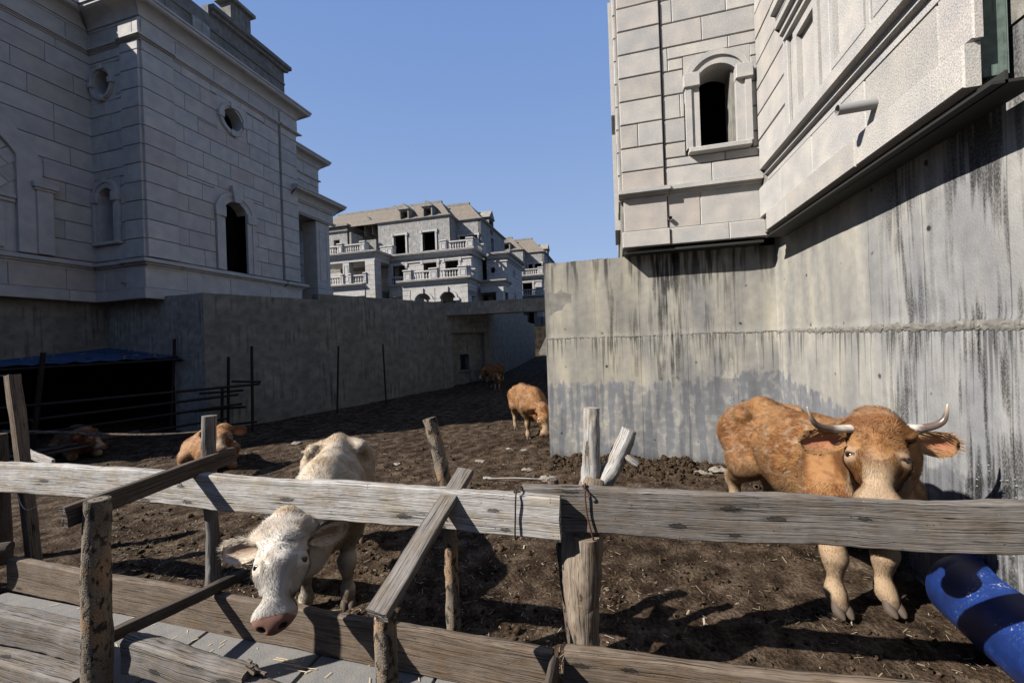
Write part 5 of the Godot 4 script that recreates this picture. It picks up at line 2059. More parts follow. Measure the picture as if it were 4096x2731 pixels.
func coupler(parent: Node, p: Vector3) -> void:
	var mb := MB.new()
	for k in 4:
		var t := TAU * k / 4.0 + rng.randf()
		var d := Vector3(cos(t), 0.35 * sin(t * 2.0), sin(t))
		tube(mb, [p - d * 0.035 + Vector3(0, 0.015 * (k - 1.5), 0), p + Vector3(0.02, 0.01, 0.03), p + d * 0.035], [0.007, 0.007, 0.006], 5, 0.0, 1.0, true)
	put(mb.mesh(), "wire_lashing", M.rust, parent)

func build_shed_and_pipes() -> void:
	var s := thing("cattle_shed", "low lean-to shed with blue sheet roof in the shaded wall corner", "shed", Vector3(-12.1, 0, -6.98))
	# corrugated roof: a corner piece pitched towards the pen
	var A := Vector3(0.0, 1.98, 0.0)
	var B := Vector3(2.25, 1.72, 0.0)
	var Cc := Vector3(-0.05, 1.66, 2.9)
	var m := MB.new()
	var n := 96
	for i in n:
		var t0 := float(i) / n
		var t1 := float(i + 1) / n
		var w0 := 0.012 * sin(t0 * 60.0) + 0.01 * nz.get_noise_1d(t0 * 30.0)
		var w1 := 0.012 * sin(t1 * 60.0) + 0.01 * nz.get_noise_1d(t1 * 30.0)
		var p0 := A.lerp(B, t0) + Vector3.UP * w0
		var p1 := A.lerp(B, t1) + Vector3.UP * w1
		var q0 := Cc.lerp(B, t0) + Vector3.UP * w0 + Vector3(0.05, 0, 0.05) * nz.get_noise_1d(t0 * 25.0)
		var q1 := Cc.lerp(B, t1) + Vector3.UP * w1 + Vector3(0.05, 0, 0.05) * nz.get_noise_1d(t1 * 25.0)
		m.quad(q0, q1, p1, p0)
		m.quad(p0 - Vector3(0, 0.012, 0), p1 - Vector3(0, 0.012, 0), q1 - Vector3(0, 0.012, 0), q0 - Vector3(0, 0.012, 0))
		m.quad(q0 - Vector3(0, 0.012, 0), q1 - Vector3(0, 0.012, 0), q1, q0)
	var ro := put(m.mesh(), "roof_sheet", M.blue_roof, s)
	for k in 26:
		var u := rng.randf_range(0.08, 0.92)
		var w := rng.randf_range(0.1, 0.95)
		var p := A.lerp(B, u).lerp(Cc.lerp(B, u), w) + Vector3.UP * 0.02
		var b := MB.new()
		blob(b, p, rng.randf_range(0.02, 0.045), 0.2)
		put(b.mesh(), "roof_stone", M.bark_grey if k % 2 else M.rock, ro)
	pipe(s, "eaves_pipe", Vector3(-0.4, 1.56, 3.25), Vector3(2.5, 1.66, -0.12 + 0.25), 0.028, M.steel)
	pipe(s, "eaves_pipe", Vector3(-0.2, 1.62, 2.2), Vector3(1.9, 1.68, 0.1), 0.028, M.steel)
	pipe(s, "post", Vector3(2.08, -0.1, 0.12), Vector3(2.27, 2.13, 0.10), 0.030, M.steel)
	pipe(s, "stub_pipe", Vector3(2.2, 1.62, 0.05), Vector3(2.55, 1.63, 0.12), 0.02, M.steel)
	var lath := MB.new()
	timber(lath, Vector3(0.75, 1.50, 2.25), Vector3(1.12, 1.475, 2.05), 0.05, 0.02, Vector3.UP, 0.002, 3.0, 0.004)
	put(lath.mesh(), "lath", M.wood, s)
	# pipe fence in front of the shed
	var f := thing("pipe_fence", "rusty scaffold pipe fence lashed with wire in front of the shed", "fence", Vector3(-9.99, 0, -4.57))
	var O := Vector3(-9.99, 0, -4.57)
	var rails := [[Vector3(-10.9, 0.96, -3.1), Vector3(-7.75, 1.05, -7.16)], [Vector3(-10.7, 0.68, -3.4), Vector3(-8.15, 0.84, -6.98)], [Vector3(-10.7, 0.42, -3.4), Vector3(-8.1, 0.63, -7.02)], [Vector3(-10.6, 0.14, -3.5), Vector3(-8.3, 0.34, -6.85)]]
	for r in rails:
		pipe(f, "rail", r[0] - O, r[1] - O, 0.027, M.steel)
	pipe(f, "post", Vector3(0, -0.15, 0), Vector3(0.40, 1.89, -0.02), 0.036, M.steel)
	pipe(f, "post", Vector3(-8.42, -0.1, -6.93) - O, Vector3(-8.13, 1.68, -6.76) - O, 0.029, M.steel)
	pipe(f, "post", Vector3(-7.88, -0.1, -7.06) - O, Vector3(-7.85, 1.9, -7.08) - O, 0.029, M.steel)
	pipe(f, "post", Vector3(-8.62, 0.1, -6.95) - O, Vector3(-8.6, 1.0, -6.98) - O, 0.030, M.steel)
	pipe(f, "cross_pipe", Vector3(-8.12, 1.15, -6.80) - O, Vector3(-7.70, 1.10, -7.15) - O, 0.025, M.steel)
	pipe(f, "cross_pipe", Vector3(-8.9, 0.90, -6.7) - O, Vector3(-8.15, 0.92, -7.1) - O, 0.025, M.steel)
	pipe(f, "cross_pipe", Vector3(-9.1, 0.52, -6.6) - O, Vector3(-8.1, 0.55, -7.1) - O, 0.025, M.steel)
	pipe(f, "cross_pipe", Vector3(-8.5, 0.18, -6.8) - O, Vector3(-7.9, 0.2, -7.2) - O, 0.025, M.steel)
	for q in [Vector3(0.21, 0.99, -0.01), Vector3(0.15, 0.71, 0), Vector3(0.09, 0.44, 0), Vector3(2.13, 1.10, -2.5), Vector3(1.72, 0.9, -2.35), Vector3(1.68, 0.62, -2.38), Vector3(1.62, 0.2, -2.35)]:
		coupler(f, q)
	# two loose rods against the left wall
	var k := 0
	for q in [[Vector3(-7.44, -0.1, -9.25), Vector3(-7.36, 1.84, -9.3)], [Vector3(-6.78, -0.1, -10.6), Vector3(-6.86, 1.86, -10.65)]]:
		var rod := thing("steel_rod", ["thin upright steel rod by the left wall, nearer the shed", "thin upright steel rod by the left wall, nearer the beam"][k], "rod", q[0], "rods by the left wall")
		pipe(rod, "rod", Vector3.ZERO, q[1] - q[0], 0.025, M.steel)
		k += 1
	# crooked branch lying across the pipes
	var br := thing("branch", "crooked bare branch laid across the pipe fence", "branch", Vector3(-9.7, 0.6, -4.1))
	var bm := MB.new()
	var cp := curve_pts([Vector3(-0.7, 0.25, 0.55), Vector3(-0.1, 0.06, 0.1), Vector3(0.5, -0.03, -0.3), Vector3(1.15, -0.12, -0.62), Vector3(1.9, -0.2, -1.0), Vector3(2.6, -0.22, -1.45)], [0.03, 0.032, 0.03, 0.028, 0.024, 0.015], 8)
	tube(bm, cp[0], cp[1], 9, 0.25, 5.0, true, 3.0)
	put(bm.mesh(), "branch_wood", M.bark_grey, br)
	for q in [[Vector3(-9.9, 0.16, -4.0), Vector3(-8.6, 0.38, -5.35), 0.035], [Vector3(-9.9, 0.08, -3.8), Vector3(-8.9, 0.26, -4.9), 0.03]]:
		var lg := thing("fallen_pole", "split pole lying low behind the %s" % ["pipe fence, upper of two" if k == 2 else "pipe fence, lower of two"], "pole", q[0], "poles behind the pipe fence")
		var lm := MB.new()
		var pp := []
		var rr := []
		for i in 14:
			pp.append((q[1] - q[0]) * (i / 13.0))
			rr.append(q[2])
		tube(lm, pp, rr, 9, 0.2, 4.0, true, k * 3.0)
		put(lm.mesh(), "pole_wood", M.wood_dark, lg)
		k += 1

# ------------------------------------------------------------------ timber fence and trough

func log_mesh(pts: Array, rad: Array, amp: float, sd: float, sides := 18) -> MB:
	var mb := MB.new()
	var cp := curve_pts(pts, rad, 10)
	tube(mb, cp[0], cp[1], sides, amp, 5.0, true, sd)
	return mb

func wire(parent: Node, pts: Array, r: float, m: Material, called := "wire_tie") -> void:
	var mb := MB.new()
	var rr := []
	for p in pts:
		rr.append(r)
	var cp := curve_pts(pts, rr, 5)
	tube(mb, cp[0], cp[1], 6, 0.0, 1.0, true)
	put(mb.mesh(), called, m, parent)

func build_fence() -> void:
	var O := Vector3(-2.57, 0, -1.98)
	var f := thing("cattle_fence", "weathered timber cattle fence of heavy rails on rough posts in the foreground", "fence", O)
	# rails
	var m := MB.new()
	timber(m, Vector3(-5.2, 0.955, -1.83) - O, Vector3(-0.30, 0.948, -1.915) - O, 0.062, 0.205, Vector3.UP, 0.006, 1.0, 0.010, 120)
	var r1 := put(m.mesh(), "rail", M.wood, f)
	r1.set_meta("label", "pale grey heavy top rail")
	m = MB.new()
	timber(m, Vector3(-0.50, 0.958, -1.972) - O, Vector3(2.02, 0.935, -2.215) - O, 0.060, 0.215, Vector3(0, 1, 0), 0.008, 4.0, 0.010, 90)
	var r2 := put(m.mesh(), "rail", M.wood_mid, f)
	r2.set_meta("label", "browner top rail")
	# posts behind the rails
	put(log_mesh([Vector3(-2.56, -0.15, -1.97) - O, Vector3(-2.575, 0.35, -1.985) - O, Vector3(-2.555, 0.62, -1.975) - O, Vector3(-2.575, 1.0, -1.98) - O, Vector3(-2.565, 1.39, -1.985) - O], [0.046, 0.041, 0.036, 0.039, 0.040], 0.16, 2.0).mesh(), "post", M.post_grey, f)
	put(log_mesh([Vector3(-0.925, -0.15, -2.03) - O, Vector3(-0.93, 0.4, -2.03) - O, Vector3(-0.925, 0.75, -2.02) - O, Vector3(-0.95, 1.02, -2.03) - O, Vector3(-0.985, 1.2, -2.03) - O, Vector3(-1.03, 1.39, -2.03) - O], [0.040, 0.037, 0.036, 0.039, 0.038, 0.037], 0.24, 7.0).mesh(), "post", M.bark, f)
	# forked post
	var fk := put(log_mesh([Vector3(-0.22, -0.15, -2.06) - O, Vector3(-0.222, 0.3, -2.06) - O, Vector3(-0.225, 0.55, -2.065) - O, Vector3(-0.215, 0.74, -2.075) - O, Vector3(-0.17, 0.96, -2.13) - O, Vector3(-0.142, 1.085, -2.135) - O], [0.076, 0.074, 0.096, 0.108, 0.080, 0.066], 0.12, 12.0, 24).mesh(), "post", M.log_bare, f)
	fk.set_meta("label", "forked bare post")
	put(log_mesh([Vector3(-0.21, 0.42, -2.05) - O, Vector3(-0.195, 0.62, -2.02) - O, Vector3(-0.188, 0.73, -2.008) - O, Vector3(-0.186, 0.828, -2.0) - O], [0.060, 0.074, 0.070, 0.062], 0.08, 14.0, 20).mesh(), "cut_stub", M.log_bare, fk)
	put(log_mesh([Vector3(-0.19, 0.8, -2.115) - O, Vector3(-0.165, 1.05, -2.125) - O, Vector3(-0.155, 1.25, -2.12) - O, Vector3(-0.146, 1.44, -2.125) - O], [0.066, 0.053, 0.043, 0.041], 0.22, 16.0, 18).mesh(), "limb", M.log_silver, fk)
	put(log_mesh([Vector3(-0.17, 0.90, -2.115) - O, Vector3(-0.118, 1.03, -2.13) - O, Vector3(-0.045, 1.14, -2.14) - O, Vector3(0.0, 1.23, -2.15) - O, Vector3(0.04, 1.325, -2.155) - O], [0.062, 0.049, 0.042, 0.045, 0.038], 0.28, 19.0, 18).mesh(), "limb", M.log_silver, fk)
	put(log_mesh([Vector3(0.0, 1.20, -2.14) - O, Vector3(0.055, 1.165, -2.13) - O, Vector3(0.075, 1.15, -2.125) - O], [0.03, 0.022, 0.016], 0.3, 67.0, 10).mesh(), "limb", M.log_silver, fk)
	# near posts that carry the braces
	put(log_mesh([Vector3(-2.49, -0.2, -1.33) - O, Vector3(-2.475, 0.35, -1.335) - O, Vector3(-2.455, 0.75, -1.33) - O, Vector3(-2.435, 1.115, -1.335) - O], [0.054, 0.056, 0.053, 0.048], 0.14, 23.0, 26).mesh(), "post", M.bark, f)
	put(log_mesh([Vector3(-0.965, -0.2, -1.43) - O, Vector3(-0.955, 0.3, -1.43) - O, Vector3(-0.95, 0.55, -1.42) - O, Vector3(-0.945, 0.715, -1.42) - O], [0.046, 0.044, 0.044, 0.041], 0.2, 29.0, 20).mesh(), "post", M.bark, f)
	put(log_mesh([Vector3(-0.93, 0.42, -1.42) - O, Vector3(-0.885, 0.45, -1.41) - O], [0.03, 0.014], 0.2, 31.0, 10).mesh(), "branch_stub", M.bark, f)
	# braces over the trough
	m = MB.new()
	timber(m, Vector3(-2.51, 1.058, -1.25) - O, Vector3(-2.515, 1.11, -2.10) - O, 0.045, 0.098, Vector3.UP, 0.004, 7.0, 0.007)
	put(m.mesh(), "brace", M.wood_dark, f)
	m = MB.new()
	timber(m, Vector3(-0.95, 0.745, -1.37) - O, Vector3(-0.835, 1.095, -2.05) - O, 0.095, 0.042, Vector3(0, 1, 0.5), 0.004, 9.0, 0.007)
	put(m.mesh(), "brace", M.wood_mid, f)
	m = MB.new()
	timber(m, Vector3(-2.52, 0.395, -1.40) - O, Vector3(-2.45, 0.325, -2.10) - O, 0.05, 0.06, Vector3.UP, 0.005, 11.0, 0.009)
	put(m.mesh(), "brace", M.wood_dark, f)
	# wire ties and nails
	wire(f, [Vector3(-0.51, 1.075, -1.945) - O, Vector3(-0.505, 1.062, -1.872) - O, Vector3(-0.512, 0.95, -1.871) - O, Vector3(-0.516, 0.842, -1.874) - O, Vector3(-0.51, 0.838, -1.95) - O], 0.004, M.wire)
	wire(f, [Vector3(-0.49, 1.062, -1.90) - O, Vector3(-0.515, 1.07, -1.87) - O, Vector3(-0.48, 1.10, -1.87) - O, Vector3(-0.47, 1.085, -1.88) - O], 0.003, M.wire)
	wire(f, [Vector3(-0.185, 1.075, -2.03) - O, Vector3(-0.183, 1.075, -1.962) - O, Vector3(-0.175, 0.95, -1.955) - O, Vector3(-0.150, 0.832, -1.962) - O, Vector3(-0.15, 0.82, -2.0) - O], 0.0045, M.rust)
	wire(f, [Vector3(-0.17, 1.068, -2.0) - O, Vector3(-0.195, 1.085, -1.965) - O, Vector3(-0.16, 1.05, -1.952) - O, Vector3(-0.165, 1.03, -1.955) - O], 0.004, M.rust)
	for q in [Vector3(-2.63, 1.01, -1.846), Vector3(-2.60, 0.90, -1.846), Vector3(-0.92, 0.955, -1.872), Vector3(-0.9, 0.93, -1.872), Vector3(0.25, 0.90, -2.03)]:
		wire(f, [q + Vector3(0, 0, -0.02) - O, q + Vector3(0.002, -0.002, 0.006) - O, q + Vector3(0.004, -0.012, 0.010) - O], 0.003, M.rust, "nail")
	# short stake leaning behind the rail
	var st := thing("stake", "short cut stake leaning behind the brown rail beside the forked post", "stake", Vector3(-0.36, 0, -2.22))
	put(log_mesh([Vector3(0.08, -0.05, 0.02), Vector3(0.02, 0.6, 0.0), Vector3(-0.022, 1.02, 0.0)], [0.036, 0.034, 0.03], 0.12, 41.0, 12).mesh(), "stake_wood", M.bark_grey, st)

	# feed trough
	var t := thing("feed_trough", "long feed trough of old boards with a stone slab floor", "trough", Vector3(-2.5, 0, -1.7))
	var P := Vector3(-2.5, 0, -1.7)
	m = MB.new()
	timber(m, Vector3(-4.5, 0.185, -1.945) - P, Vector3(-0.36, 0.17, -1.915) - P, 0.055, 0.24, Vector3.UP, 0.006, 13.0, 0.012, 100)
	put(m.mesh(), "side_board", M.wood_brown, t)
	m = MB.new()
	timber(m, Vector3(-0.31, 0.165, -1.945) - P, Vector3(2.0, 0.165, -2.11) - P, 0.065, 0.27, Vector3.UP, 0.008, 17.0, 0.02, 60)
	put(m.mesh(), "side_board", M.wood_brown, t)
	m = MB.new()
	timber(m, Vector3(-0.345, 0.155, -1.87) - P, Vector3(-0.345, 0.155, -1.38) - P, 0.045, 0.30, Vector3.UP, 0.004, 19.0, 0.02)
	put(m.mesh(), "end_board", M.wood_dark, t)
	m = MB.new()
	timber(m, Vector3(-4.5, 0.34, -1.40) - P, Vector3(-2.56, 0.34, -1.40) - P, 0.085, 0.165, Vector3.UP, 0.008, 21.0, 0.014, 60)
	put(m.mesh(), "front_board", M.wood_mid, t)
	m = MB.new()
	timber(m, Vector3(-4.5, 0.165, -1.345) - P, Vector3(-2.585, 0.165, -1.345) - P, 0.12, 0.165, Vector3.UP, 0.008, 25.0, 0.014, 60)
	put(m.mesh(), "front_board", M.wood_mid, t)
	m = MB.new()
	timber(m, Vector3(-2.38, 0.34, -1.405) - P, Vector3(-1.62, 0.33, -1.40) - P, 0.085, 0.165, Vector3.UP, 0.012, 27.0, 0.02, 40)
	put(m.mesh(), "front_board", M.wood_mid, t)
	m = MB.new()
	timber(m, Vector3(-1.63, 0.27, -1.385) - P, Vector3(-0.6, 0.26, -1.38) - P, 0.085, 0.16, Vector3.UP, 0.012, 33.0, 0.02, 40)
	put(m.mesh(), "front_board", M.wood_mid, t)
	m = MB.new()
	timber(m, Vector3(-2.38, 0.14, -1.35) - P, Vector3(-0.6, 0.12, -1.34) - P, 0.10, 0.16, Vector3.UP, 0.01, 37.0, 0.02, 40)
	put(m.mesh(), "front_board", M.wood_mid, t)
	# frayed broken end of the short board
	m = MB.new()
	for k in 22:
		var q := Vector3(-1.64 + rng.randf_range(-0.03, 0.02), 0.33 + rng.randf_range(-0.07, 0.09), -1.40 + rng.randf_range(-0.03, 0.045)) - P
		timber(m, q, q + Vector3(rng.randf_range(0.02, 0.09), rng.randf_range(-0.03, 0.01), rng.randf_range(-0.01, 0.02)), 0.014, 0.012, Vector3.UP, 0.003, k * 2.0, 0.003, 4)
	put(m.mesh(), "splinters", M.wood_brown, t)
	var xs := [-4.5, -3.37, -2.53, -1.70, -0.98, -0.375]
	for i in xs.size() - 1:
		var a: float = xs[i] + 0.007
		var b: float = xs[i + 1] - 0.007
		var sm := MB.new()
		var lo := Vector3(a, -0.05, -1.912) - P
		var hi := Vector3(b, 0.062 + rng.randf_range(-0.005, 0.004), -1.447) - P
		sm.box(lo, hi, 0.006)
		var so := put(sm.mesh(), "floor_slab", M.slab, t)
		so.rotation.y = rng.randf_range(-0.006, 0.006)
	# square post and dark timbers at the left edge
	var lp := thing("leaning_post", "tilted square timber post behind the pale rail at the left edge", "post", Vector3(-4.52, 0, -2.08))
	m = MB.new()
	timber(m, Vector3(0.03, -0.1, 0.0), Vector3(-0.235, 1.67, -0.01), 0.075, 0.07, Vector3.BACK, 0.004, 43.0, 0.006, 40)
	put(m.mesh(), "post_wood", M.wood_brown, lp)
	wire(lp, [Vector3(-0.08, 0.72, 0.05), Vector3(-0.02, 0.66, 0.06), Vector3(0.03, 0.62, 0.045), Vector3(0.04, 0.66, -0.04)], 0.004, M.pvc, "twine")
	var dk := thing("end_gate", "dark plank gate end closing the trough at the left edge", "gate", Vector3(-4.62, 0, -1.9))
	for k in 3:
		m = MB.new()
		timber(m, Vector3(-0.28 + 0.15 * k, -0.1, 0.02 * k), Vector3(-0.36 + 0.155 * k, 0.80 - 0.03 * k, 0.02 * k), 0.14, 0.035, Vector3.BACK, 0.005, 47.0 + k, 0.006, 20)
		put(m.mesh(), "board", M.wood_dark, dk)
	put(log_mesh([Vector3(-0.45, 0.44, 0.28), Vector3(-0.05, 0.40, 0.12), Vector3(0.16, 0.385, -0.02)], [0.05, 0.048, 0.045], 0.12, 53.0, 14).mesh(), "bar", M.wood_dark, dk)
	var wl := thing("white_lath", "broken pale board lying behind the rail at the left edge", "board", Vector3(-7.2, 0.45, -3.35))
	m = MB.new()
	timber(m, Vector3(-0.6, 0.16, -0.1), Vector3(0.35, 0.02, 0.02), 0.03, 0.11, Vector3.UP, 0.006, 57.0, 0.006)
	put(m.mesh(), "board_wood", M.wood, wl)
	put(log_mesh([Vector3(-0.3, -0.5, -0.04), Vector3(-0.3, 0.08, -0.04)], [0.03, 0.03], 0.1, 61.0, 9).mesh(), "prop", M.wood_dark, wl)
	var stp := thing("stump_post", "dark sawn stump post cut by the left edge of the photo", "post", Vector3(-5.35, 0, -2.25))
	put(log_mesh([Vector3(0, -0.1, 0), Vector3(0.0, 0.6, 0), Vector3(0.01, 1.14, 0)], [0.07, 0.062, 0.055], 0.1, 59.0, 14).mesh(), "post_wood", M.wood_dark, stp)

func build_barrels() -> void:
	var b := thing("plastic_barrel", "scuffed blue plastic barrel cut open lengthwise, beside the wall at right", "barrel", Vector3(1.965, 0.0, -3.0), "blue plastic barrels")
	drum(b, Vector3(0, 0.235, 0), Vector3(-0.03, 0.0, 1.0), 0.215, 1.05, deg_to_rad(246), deg_to_rad(438))
	var c := thing("plastic_barrel", "dirty blue barrel lying in shade behind the horned cow's legs", "barrel", Vector3(1.77, 0.0, -4.8), "blue plastic barrels")
	drum(c, Vector3(0, 0.22, 0), Vector3(-0.02, 0.0, 1.0), 0.23, 0.85, 0.0, TAU)

func drum(parent: Node, o: Vector3, axis: Vector3, r: float, ln: float, a0: float, a1: float, skin: Material = null) -> void:
	var d := axis.normalized()
	var x := Vector3.UP.cross(d).normalized()
	var y := d.cross(x)
	# profile along the axis (distance, radius), closed end first
	var prof := [[0.0, 0.02], [0.0, 0.55], [0.012, 0.86], [0.0, 0.93], [0.02, 0.985], [0.06, 1.0], [0.075, 0.985], [0.10, 0.985], [0.115, 1.0], [0.30, 1.03], [0.32, 1.055], [0.345, 1.03], [0.55, 1.04], [0.70, 1.03], [0.72, 1.055], [0.745, 1.03], [1.0, 1.0]]
	var pts := PackedVector3Array()
	var uvs := PackedVector2Array()
	var ptsi := PackedVector3Array()
	var n := 49
	for i in prof.size():
		for k in n:
			var a := lerpf(a0, a1, float(k) / (n - 1))
			if prof[i][0] < 0.2 and a1 - a0 < 6.0:
				a = lerpf(a0, a1 + 0.55 * (1.0 - prof[i][0] / 0.2), float(k) / (n - 1))
			var e := x * -cos(a) + y * sin(a)
			var q: float = prof[i][1] * r
			pts.append(o + d * prof[i][0] * ln + e * q)
			ptsi.append(o + d * (prof[i][0] * ln + 0.006) + e * maxf(q - 0.007, 0.001))
			uvs.append(Vector2(a * r, prof[i][0] * ln))
	var m := MB.new()
	m.sheet(pts, uvs, prof.size(), n, false)
	put(m.mesh(), "shell", skin if skin else M.plastic, parent)
	var m2 := MB.new()
	m2.sheet(ptsi, uvs, prof.size(), n, true)
	# cut edges
	if a1 - a0 < 6.0:
		for i in prof.size() - 1:
			for k in [0, n - 1]:
				m2.quad(pts[i * n + k], pts[(i + 1) * n + k], ptsi[(i + 1) * n + k], ptsi[i * n + k])
	put(m2.mesh(), "inside", skin if skin else M.plastic_in, parent)

# ------------------------------------------------------------------ cattle

# A field of tapered, rounded bones joined by a smooth minimum and meshed as surface nets.
class Field:
	var a := PackedVector3Array()
	var ba := PackedVector3Array()
	var il := PackedFloat32Array()
	var ra := PackedFloat32Array()
	var rb := PackedFloat32Array()
	var sx := PackedFloat32Array()
	var dig := []       # hollows: [point, radius, blend]
	var k := 0.05
	var lump := 0.0
	var noise: FastNoiseLite
	func bone(p: Vector3, q: Vector3, r0: float, r1: float, squash := 1.0) -> void:
		a.append(Vector3(p.x / squash, p.y, p.z))
		var d := Vector3((q.x - p.x) / squash, q.y - p.y, q.z - p.z)
		ba.append(d)
		il.append(1.0 / maxf(d.length_squared(), 1e-6))
		ra.append(r0)
		rb.append(r1)
		sx.append(squash)
	func chain(ps: Array, rs: Array, squash := 1.0) -> void:
		for i in ps.size() - 1:
			bone(ps[i], ps[i + 1], rs[i], rs[i + 1], squash)
	func one(i: int, p: Vector3) -> float:
		var s := sx[i]
		var pa := Vector3(p.x / s, p.y, p.z) - a[i]
		var h := clampf(pa.dot(ba[i]) * il[i], 0.0, 1.0)
		return ((pa - ba[i] * h).length() - lerpf(ra[i], rb[i], h)) * minf(s, 1.0)
	func at(p: Vector3, list: PackedInt32Array) -> float:
		var d := 1e3
		for i in list:
			var s := sx[i]
			var pa := Vector3(p.x / s, p.y, p.z) - a[i]
			var h := clampf(pa.dot(ba[i]) * il[i], 0.0, 1.0)
			var e := ((pa - ba[i] * h).length() - lerpf(ra[i], rb[i], h)) * minf(s, 1.0)
			var w := k - absf(d - e)
			d = minf(d, e)
			if w > 0.0:
				d -= w * w * 0.25 / k
		for g in dig:
			var c: Vector3 = g[0]
			var e2: float = g[1] - (p - c).length()
			var kk: float = g[2]
			var w2 := kk - absf(d - e2)
			d = maxf(d, e2)
			if w2 > 0.0:
				d += w2 * w2 * 0.25 / kk
		if lump > 0.0:
			d += lump * noise.get_noise_3d(p.x * 5.0, p.y * 5.0, p.z * 5.0)
		return d
	func net(h: float) -> Dictionary:
		var lo := Vector3(1e3, 1e3, 1e3)
		var hi := -lo
		var all := PackedInt32Array()
		for i in a.size():
			all.append(i)
			for q: Vector3 in [a[i], a[i] + ba[i]]:
				var r := maxf(ra[i], rb[i]) + 0.04
				var c := Vector3(q.x * sx[i], q.y, q.z)
				lo = lo.min(c - Vector3(r * sx[i], r, r))
				hi = hi.max(c + Vector3(r * sx[i], r, r))
		var N := 7
		var bs := h * N
		var nb := Vector3i(int((hi.x - lo.x) / bs) + 1, int((hi.y - lo.y) / bs) + 1, int((hi.z - lo.z) / bs) + 1)
		var W := nb.x * N + 2
		var H := nb.y * N + 2
		var verts := PackedVector3Array()
		var cells := {}
		var keys := PackedInt64Array()
		var flags := PackedByteArray()
		var M1 := N + 1
		var vals := PackedFloat32Array()
		vals.resize(M1 * M1 * M1)
		var reach := bs * 0.9 + lump + k * 0.3
		for bx in nb.x:
			for by in nb.y:
				for bz in nb.z:
					var o := lo + Vector3(bx, by, bz) * bs
					var c := o + Vector3.ONE * bs * 0.5
					var dmin := 1e3
					var ds := PackedFloat32Array()
					ds.resize(all.size())
					for i in all.size():
						var e := one(i, c)
						ds[i] = e
						dmin = minf(dmin, e)
					if dmin > reach + k or dmin < -reach * 2.2 - k:
						continue
					var list := PackedInt32Array()
					for i in all.size():
						if ds[i] < maxf(dmin, -0.02) + 2.0 * reach + k:
							list.append(i)
					var any_in := false
					var any_out := false
					var t := 0
					for x in M1:
						for y in M1:
							for z in M1:
								var v := at(o + Vector3(x, y, z) * h, list)
								vals[t] = v
								t += 1
								if v < 0.0:
									any_in = true
								else:
									any_out = true
					if not (any_in and any_out):
						continue
					for x in N:
						for y in N:
							for z in N:
								var b := (x * M1 + y) * M1 + z
								var v0 := vals[b]
								var v1 := vals[b + M1 * M1]
								var v2 := vals[b + M1]
								var v3 := vals[b + M1 * M1 + M1]
								var v4 := vals[b + 1]
								var v5 := vals[b + M1 * M1 + 1]
								var v6 := vals[b + M1 + 1]
								var v7 := vals[b + M1 * M1 + M1 + 1]
								var m := int(v0 < 0) | int(v1 < 0) << 1 | int(v2 < 0) << 2 | int(v3 < 0) << 3 | int(v4 < 0) << 4 | int(v5 < 0) << 5 | int(v6 < 0) << 6 | int(v7 < 0) << 7
								if m == 0 or m == 255:
									continue
								var s := Vector3()
								var n := 0
								if (v0 < 0) != (v1 < 0):
									s += Vector3(v0 / (v0 - v1), 0, 0)
									n += 1
								if (v2 < 0) != (v3 < 0):
									s += Vector3(v2 / (v2 - v3), 1, 0)
									n += 1
								if (v4 < 0) != (v5 < 0):
									s += Vector3(v4 / (v4 - v5), 0, 1)
									n += 1
								if (v6 < 0) != (v7 < 0):
									s += Vector3(v6 / (v6 - v7), 1, 1)
									n += 1
								if (v0 < 0) != (v2 < 0):
									s += Vector3(0, v0 / (v0 - v2), 0)
									n += 1
								if (v1 < 0) != (v3 < 0):
									s += Vector3(1, v1 / (v1 - v3), 0)
									n += 1
								if (v4 < 0) != (v6 < 0):
									s += Vector3(0, v4 / (v4 - v6), 1)
									n += 1
								if (v5 < 0) != (v7 < 0):
									s += Vector3(1, v5 / (v5 - v7), 1)
									n += 1
								if (v0 < 0) != (v4 < 0):
									s += Vector3(0, 0, v0 / (v0 - v4))
									n += 1
								if (v1 < 0) != (v5 < 0):
									s += Vector3(1, 0, v1 / (v1 - v5))
									n += 1
								if (v2 < 0) != (v6 < 0):
									s += Vector3(0, 1, v2 / (v2 - v6))
									n += 1
								if (v3 < 0) != (v7 < 0):
									s += Vector3(1, 1, v3 / (v3 - v7))
									n += 1
								var gx := bx * N + x
								var gy := by * N + y
								var gz := bz * N + z
								var key := (gz * H + gy) * W + gx
								cells[key] = verts.size()
								keys.append(key)
								flags.append(int(v0 < 0) | int(v1 < 0) << 1 | int(v2 < 0) << 2 | int(v4 < 0) << 3)
								verts.append(o + (Vector3(x, y, z) + s / n) * h)
		var idx := PackedInt32Array()
		var nrm := PackedVector3Array()
		nrm.resize(verts.size())
		var step := [1, W, W * H]
		for ci in keys.size():
			var key := keys[ci]
			var f := flags[ci]
			var in0 := (f & 1) != 0
			for ax in 3:
				var in1 := (f & (2 << ax)) != 0
				if in0 == in1:
					continue
				var s1: int = step[(ax + 1) % 3]
				var s2: int = step[(ax + 2) % 3]
				var A: int = ci
				var B: int = cells.get(key - s1, -1)
				var Cc: int = cells.get(key - s1 - s2, -1)
				var D: int = cells.get(key - s2, -1)
				if B < 0 or Cc < 0 or D < 0:
					continue
				if not in0:
					var sw := B
					B = D
					D = sw
				# outward, counter-clockwise: A D C B flipped to clockwise below
				var nn := (verts[Cc] - verts[A]).cross(verts[D] - verts[B])
				nrm[A] += nn
				nrm[B] += nn
				nrm[Cc] += nn
				nrm[D] += nn
				idx.append_array(PackedInt32Array([A, Cc, B, A, D, Cc]))
		for i in nrm.size():
			nrm[i] = nrm[i].normalized()
		return {"v": verts, "n": nrm, "i": idx}

